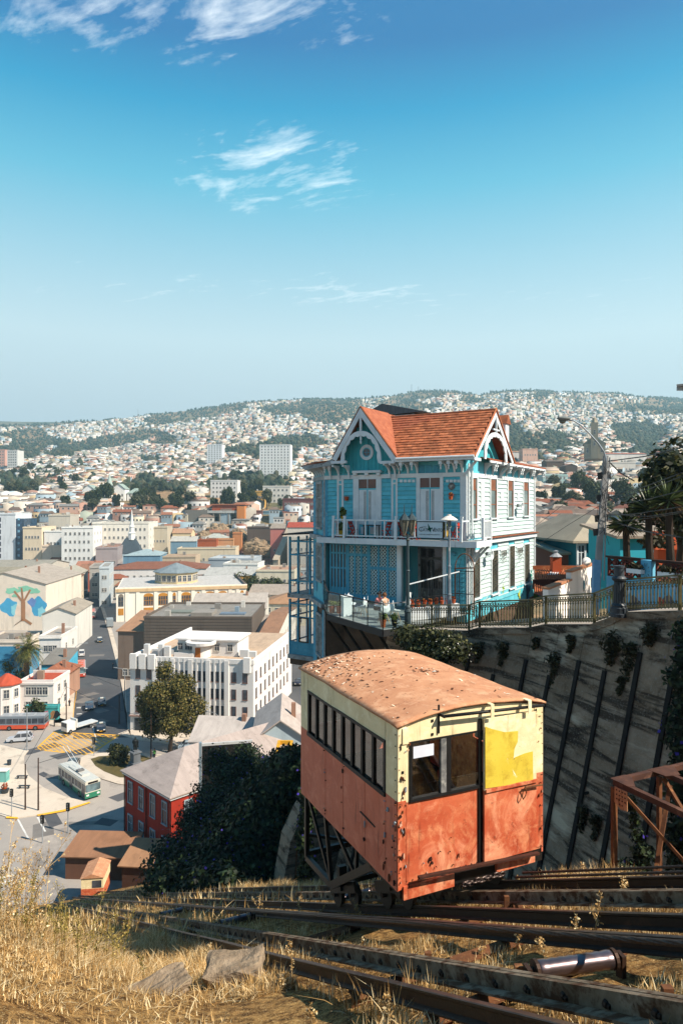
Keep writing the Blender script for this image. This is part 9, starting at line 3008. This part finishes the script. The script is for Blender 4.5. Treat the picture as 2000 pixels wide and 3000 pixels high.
MB().box(-30,40,-8,-7,-8,1.2).build('garden_wall',wmat('#cfd6d8',0.75),t_)
# trees standing in the town slope
TL =['tall','broad','dark','round','dense','leafy','old','small']
PL ={0:'left of the white mansion',1:'on the slope under the white mansion',2:'right of the white mansion',3:'above the concrete ruin',4:'beside the modern apartment block',5:'on the right-hand slope',6:'between hillside houses at far left'}
g = random.Random(12)
spots =[]
for(ua,ub,va,vb,n_,reg)in((20,260,1425,1475,12,0),(260,345,1470,1505,10,1),(390,560,1440,1520,30,2),(590,870,1480,1500,14,3),(640,770,1400,1470,18,4),(1575,1900,1440,1560,16,5),(150,330,1490,1515,8,1),(0,180,1380,1420,8,6)):
 for _ in range(n_):
  spots.append((g.uniform(ua,ub),g.uniform(va,vb),reg))
cent ={}
protos =[]
for k in range(5):
 m_ =(M_LFG,M_LFO,M_LFD,M_LFG,M_LFO)[k]
 pr = tree('hill_tree','x y z w',(0,0,-500),10,((3.6,3.2,4.2),(4.6,4.2,3.6),(2.8,2.6,4.4),(4.0,3.8,4.0),(3.2,3.2,3.4))[k],m_,1500,0.55,300+k,0.3,'trees among the hillside houses')
 protos.append(pr)
usedp = set()
cnt ={}
ORD =['leftmost','second from the left','third from the left','fourth from the left','fifth from the left','sixth from the left','rightmost']
spots.sort()
for i,(u,v,reg)in enumerate(spots):
 Ys_ = np.geomspace(200 if reg==5 else 470,1500,160)
 zz =(1480-v)/2000*Ys_
 hit = np.nonzero(terr_z(np.full_like(Ys_,u),Ys_)>zz)[0]
 Y = float(Ys_[hit[0]])if len(hit)else 700.0
 k = i%5
 lab = '%s tree %s'%(['tall olive-green','broad grey-green','narrow dark','round green','low grey-green'][k],PL[reg])
 cnt[lab] = cnt.get(lab,-1)+1
 lab+=', '+ORD[min(cnt[lab],6)]
 p = Vector(((u-1000)/2000*Y,Y,float(terr_z(u,Y))-0.5))
 if k in usedp:
  o = copy_tree(protos[k],None,lab,p,g.uniform(0,6))
 else:
  o = protos[k]
  usedp.add(k)
  o['label'] = lab
  o.location = p
 s_ = g.uniform(0.9,1.7)
 o.scale =(s_,s_,s_*g.uniform(0.9,1.3))
# hillside houses
g = np.random.default_rng(99)
POLY =[[(120,1335),(200,1302),(300,1280),(430,1258),(490,1270),(400,1302),(250,1330),(170,1348)],[(420,1228),(560,1202),(720,1182),(730,1200),(560,1236),(430,1252)],[(880,1160),(1060,1165),(1060,1225),(960,1250),(880,1225)],[(1430,1215),(1520,1240),(1540,1300),(1470,1310),(1430,1280)],[(1590,1262),(1650,1275),(1660,1330),(1600,1340)],[(1780,1250),(1900,1235),(1960,1280),(1900,1320),(1800,1300)],[(740,1196),(880,1178),(880,1215),(800,1222)],[(420,1425),(560,1425),(560,1500),(420,1500)],[(690,1395),(770,1395),(770,1470),(700,1470)],[(1950,1150),(2100,1165),(2100,1235),(1970,1215)],[(0,1420),(130,1410),(130,1460),(0,1470)]]
def inside(u,v,poly):
 r = np.zeros(u.shape,bool)
 n_ = len(poly)
 for i in range(n_):
  (x0,y0),(x1,y1) = poly[i],poly[(i+1)%n_]
  c_ =((y0>v)!=(y1>v))&(u<(x1-x0)*(v-y0)/(y1-y0+1e-9)+x0)
  r^=c_
 return r
N0 = 42000
u = g.uniform(-350,2350,N0)
lY = g.uniform(math.log(490),math.log(2950),N0)
Y = np.exp(lY)
rmask =(u>1480)
Y = np.where(rmask&(g.random(N0)<0.3),g.uniform(200,560,N0),Y)
z = terr_z(u,Y)
v = 1480-2000*z/Y
vs_ = np.interp(u,SKY_U,SKY_V)
wood = np.zeros(N0,bool)
for p_ in POLY:
 wood|=inside(u,v,p_)
dens = fbm(u/60,v/26,71,3)
keepH =(~wood)&(v>vs_+6)&(dens>-0.38)
cell ={}
order = np.argsort(Y)
sel =[]
for i in order:
 if not keepH[i]:
  continue
 sz = 2000*9.0/Y[i]
 kx,ky = int(u[i]/(sz*0.5)),int(v[i]/(sz*0.34))
 if(kx,ky,int(math.log(Y[i])*6))in cell:
  continue
 cell[(kx,ky,int(math.log(Y[i])*6))] = 1
 if Y[i]<900 and(755<u[i]<855 or 600<u[i]<700)and v[i]>1380:
  continue
 if u[i]>1480 and Y[i]<640 and g.random()<0.35:
  continue
 sel.append(i)
sel = np.array(sel)
WC =['#ece8e2','#e4dccf','#f0eeea','#d9cbb8','#cfd8de','#e2c4b0','#b9cdd8','#dcb4a0','#c9b48c','#b0b8a8','#9fb4c0','#bd9484','#b0a89c','#e8dcc0']
WP = np.array([.15,.13,.09,.11,.07,.07,.05,.05,.05,.04,.04,.06,.12,.03])
RCs =['#a8664c','#8f7a6c','#b9a898','#9a9894','#b4785c','#7d6a60','#c9c4bc']
RPp = np.array([.2,.15,.2,.17,.12,.08,.08])
WN =['white','cream','bright white','beige','pale blue-grey','peach','light blue','pink','mustard','sage green','sky blue','brick pink','grey','pale yellow']
RN =['rust-red','brown','tan','grey','orange','dark brown','pale']
vis_sz = 9.0/Y[sel]
inview =(u[sel]>-15)&(u[sel]<2015)
rank = np.argsort(-(vis_sz*inview))
IND = set(rank[:270].tolist())
wl_lin = np.array([srgb(c_,0.72)for c_ in WC])
rf_lin = np.array([srgb(c_,0.6)for c_ in RCs])
BV,BF,BC =[],[],[]
hm_cache ={}
def hill_house(i,j,rf_):
 k =(i,j,rf_)
 if k not in hm_cache:
  w_,d_,h_ =((9,8,6),(12,9,5.5),(8,8,8.5),(14,9,8))[i%4]
  wm,rm = wmat(WC[i],0.62),rmat(RCs[j],0.6)
  wall_me = MB().box(-w_/2,w_/2,-d_/2,d_/2,-7,h_).mesh('wall',wm)
  mb = MB()
  if rf_==0:
   mb.prism([(-d_/2-0.5,h_-0.1),(0,h_+2.0),(d_/2+0.5,h_-0.1)],-w_/2-0.4,w_/2+0.4,'x')
  elif rf_==1:
   E =[(-w_/2-.5,-d_/2-.5,h_),(w_/2+.5,-d_/2-.5,h_),(w_/2+.5,d_/2+.5,h_),(-w_/2-.5,d_/2+.5,h_),(-w_/4,0,h_+2.2),(w_/4,0,h_+2.2)]
   mb.add(E,[(0,1,5,4),(1,2,5),(2,3,4,5),(3,0,4),(3,2,1,0)])
  else:
   mb.slab([(-w_/2-.3,-d_/2-.3,h_+0.1),(w_/2+.3,-d_/2-.3,h_+0.1),(w_/2+.3,d_/2+.3,h_+0.9),(-w_/2-.3,d_/2+.3,h_+0.9)],0.2)
  hm_cache[k] = wall_me,mb.mesh('roof',rm),w_,d_,h_
 return hm_cache[k]
HH ={}
wq = win_mesh(1.3,1.5,WFRAME,bars=False)
for n_,i in enumerate(sel):
 wi = int(g.choice(len(WC),p=WP/WP.sum()))
 ri = int(g.choice(len(RCs),p=RPp/RPp.sum()))
 rot = float(g.normal(0,0.5))+(1.5708 if g.random()<0.4 else 0)
 X_,Y_,Z_ = float((u[i]-1000)/2000*Y[i]),float(Y[i]),float(z[i])
 if n_ in IND:
  kind = int(g.integers(3))
  wm_,rm_,w_,d_,h_ = hill_house(wi,ri,kind)
  reg = 'left' if u[i]<350 else('middle' if u[i]<900 else('right' if u[i]>1500 else 'centre'))
  hgt_ = 'low on' if v[i]>1440 else('midway up' if v[i]>1380 else 'high on')
  lab = '%s house with %s %s roof %s the %s slope'%(WN[wi],RN[ri],('gabled','hipped','lean-to')[kind],hgt_,{'left':'left-hand','middle':'middle','right':'right-hand','centre':'central'}[reg])
  t_ = thing('hillside_house',lab,'house',(X_,Y_,Z_+0.5),rot,'houses packed on the hillsides')
  HH.setdefault(lab,[]).append((u[i],t_))
  put('wall',wm_,t_)
  put('roof',rm_,t_)
  sd = rot>1.0
  for r_ in range(2 if h_>7 else 1):
   for k in range(3):
    zz = 1.4+3.2*r_+(0 if h_>7 else 1)
    put('window',wq,t_,(w_/2,d_*(-0.3+0.3*k),zz),1.5708)if not sd and k<2 else None
    put('window',wq,t_,(-w_/2,d_*(-0.3+0.3*k),zz)if sd else(w_*(-0.3+0.3*k),-d_/2,zz),-1.5708 if sd else 0)
 else:
  sc = float(g.uniform(0.55,1.15))*(1.0 if Y[i]<1500 else 1.08)
  w_,d_,h_ = 4.6*sc*float(g.uniform(0.8,1.5)),4.2*sc,float(g.uniform(4.5,8.5))*sc
  c_,s_ = math.cos(rot),math.sin(rot)
  rs_ = float(g.uniform(0.3,2.0))
  pts =[(-w_,-d_,-6),(w_,-d_,-6),(w_,d_,-6),(-w_,d_,-6),(-w_,-d_,h_),(w_,-d_,h_),(w_,d_,h_),(-w_,d_,h_),(-w_,0,h_+rs_),(w_,0,h_+rs_)]
  b0 = len(BV)
  BV+=[(X_+x*c_-y*s_,Y_+x*s_+y*c_,Z_+q)for x,y,q in pts]
  ww_,rr_ = wl_lin[wi]*g.uniform(0.85,1.05),rf_lin[ri]*g.uniform(0.8,1.15)
  for f,cc in(((0,1,5,4),ww_),((1,2,6,5),ww_),((3,0,4,7),ww_),((4,5,9,8),rr_),((6,7,8,9),rr_),((5,6,9,9),ww_),((7,4,8,8),ww_)):
   BF.append([b0+q for q in f])
   BC.append(cc)
  if Y[i]<1900:
   for k in range(3):
    x = w_*(-0.6+0.6*k)
    b1 = len(BV)
    for xx,zz in((x-0.7,1.6),(x+0.7,1.6),(x+0.7,3.4),(x-0.7,3.4)):
     BV.append((X_+xx*c_+(d_+0.05)*s_,Y_+xx*s_-(d_+0.05)*c_,Z_+zz+h_-5.2))
    BF.append([b1,b1+1,b1+2,b1+3])
    BC.append((0.05,0.055,0.065))
FOOT+=[(-60,139,0.0,45,32),(-89,269,0.23,52,50),(bp.x,bp.y,0,1,1)]
def free(x,y,m_):
 for fx0,fy0,r_,w_,d_ in FOOT:
  lx,ly =(x-fx0)*math.cos(r_)+(y-fy0)*math.sin(r_),-(x-fx0)*math.sin(r_)+(y-fy0)*math.cos(r_)
  if-m_<lx<w_+m_ and-m_<ly<d_+m_:
   return False
 for(xa,ya),(xb,yb),wd in(((-48,120),(-124,332),15),((-124,332),(-170,450),13),((-8,120),(-34,340),15)):
  t = min(1,max(0,((x-xa)*(xb-xa)+(y-ya)*(yb-ya))/((xb-xa)**2+(yb-ya)**2)))
  if math.hypot(x-xa-t*(xb-xa),y-ya-t*(yb-ya))<wd:
   return False
 return True
nf = 0
for _ in range(6000):
 uu,yy_ = float(g.uniform(-30,900)),float(g.uniform(185,560))
 x =(uu-1000)/2000*yy_
 if(uu<235 and yy_<256)or(330<uu<770 and yy_<272)or not free(x,yy_,4.8):
  continue
 FOOT.append((x-5,yy_-5,0.0,10,10))
 wi,ri,kind = int(g.choice(len(WC),p=WP/WP.sum())),int(g.choice(len(RCs),p=RPp/RPp.sum())),int(g.integers(3))
 wm_,rm_,w_,d_,h_ = hill_house(wi,ri,kind)
 lab = '%s small town house with %s %s roof between larger buildings'%(WN[wi],RN[ri],('gabled','hipped','lean-to')[kind])
 t_ = thing('town_house',lab,'house',(x,yy_,max(ZS,float(terr_z(uu,yy_)))+0.2),float(g.choice([0.1,-0.1,0.25])),'small houses of the lower town')
 HH.setdefault(lab,[]).append((uu,t_))
 put('wall',wm_,t_)
 put('roof',rm_,t_)
 for k in range(3):
  put('window',wq,t_,(w_*(-0.3+0.3*k),-d_/2,h_-2.6))
  put('window',wq,t_,(w_/2,d_*(-0.3+0.3*k),h_-2.6),1.5708)
 nf+=1
 if nf>140:
  break
for lab,lst in HH.items():
 if len(lst)>1:
  for k,(_,o)in enumerate(sorted(lst,key=lambda q:q[0])):
   o['label'] = lab+', '+ORD[min(k,6)if k<len(lst)-1 else 6]
BFt =[]
BCt =[]
for f,c_ in zip(BF,BC):
 if f[2]==f[3]:
  BFt.append((f[0],f[1],f[2]))
  BCt.append(c_)
 else:
  BFt+=[(f[0],f[1],f[2]),(f[0],f[2],f[3])]
  BCt+=[c_,c_]
me = np_mesh('far_houses',np.array(BV),np.array(BFt),tint_mat('far_house_paint',dscale=0.1),col=np.array(BCt))
tag(put('far_houses',me),'thousands of tiny pale houses covering the far hills','houses',kind='stuff')
print('hill houses',len(sel),'tris',len(BFt))
# woodland on the hills
N1 = 60000
u = g.uniform(-350,2350,N1)
Y = np.exp(g.uniform(math.log(640),math.log(3010),N1))
z = terr_z(u,Y)
v = 1480-2000*z/Y
wood = np.zeros(N1,bool)
for p_ in POLY:
 wood|=inside(u,v,p_)
vs_ = np.interp(u,SKY_U,SKY_V)
patch = fbm(u/45,v/16,72,3)>0.62
k_ =(Y>760)&((wood&(g.random(N1)<0.9))|(patch&(g.random(N1)<0.5))|(g.random(N1)<0.2)|((fbm(u/60,v/26,71,3)<-0.42)&(g.random(N1)<0.4))|((v<vs_+5)&(g.random(N1)<0.35)))
u,Y,z = u[k_],Y[k_],z[k_]
import bmesh as _bm
bm = _bm.new()
_bm.ops.create_icosphere(bm,subdivisions=1,radius=1)
iv = np.array([tuple(q.co)for q in bm.verts])
itf = np.array([[q.index for q in f.verts]for f in bm.faces])
bm.free()
nT = len(u)
r = g.uniform(2.2,4.6,nT)
hs = r*g.uniform(0.8,1.5,nT)
jit = 1+0.22*g.normal(size=(nT,len(iv)))
Vt = np.empty((nT,len(iv),3))
X =(u-1000)/2000*Y
for a in range(3):
 Vt[:,:,a] = iv[None,:,a]*jit*(r if a<2 else hs)[:,None]
Vt[:,:,0]+=X[:,None]
Vt[:,:,1]+=Y[:,None]
Vt[:,:,2]+=(z+hs*0.8)[:,None]
Ft =(np.arange(nT)[:,None,None]*len(iv)+itf[None]).reshape(-1,3)
base = np.array([srgb('#3d4a34',0.6),srgb('#4d5540',0.6),srgb('#2f3d2c',0.55),srgb('#5d5a42',0.6)])
ci = g.integers(4,size=nT)
cc = np.repeat(base[ci]*g.uniform(0.8,1.2,nT)[:,None],len(itf),0)
me = np_mesh('far_woodland',Vt.reshape(-1,3),Ft,tint_mat('woodland_leaf',dscale=0.4),col=cc)
tag(put('far_woodland',me),'dark green woodland patches and trees on the far hills','woodland',kind='stuff')
for i,(u_,v0,v1,lab)in enumerate(((1205,1153,1125,'thin radio mast on the highest hill behind the roof'),(1225,1152,1132,'shorter mast beside the radio mast'),(405,1216,1198,'thin mast on the left ridge'))):
 p = P(u_,v0,2990)
 tag(MB().tube([(0,0,-5),(0,0,(v0-v1)/2000*2990)],1.1,5).build('radio_mast',M_STEEL,None,loc=p),lab,'mast')
# haze
hz = MB().box(-8000,8000,-60,4600,-62,548).build('haze',[])
tag(hz,kind='stuff')
m = bpy.data.materials.new('haze_air')
m.use_nodes = True
n,l = m.node_tree.nodes,m.node_tree.links
n.clear()
o = n.new('ShaderNodeOutputMaterial')
pv = n.new('ShaderNodeVolumePrincipled')
pv.inputs['Color'].default_value =(0.55,0.88,1.0,1)
pv.inputs['Density'].default_value = 0.00018
pv.inputs['Anisotropy'].default_value = 0.2
l.new(pv.outputs[0],o.inputs['Volume'])
hz.data.materials.append(m)
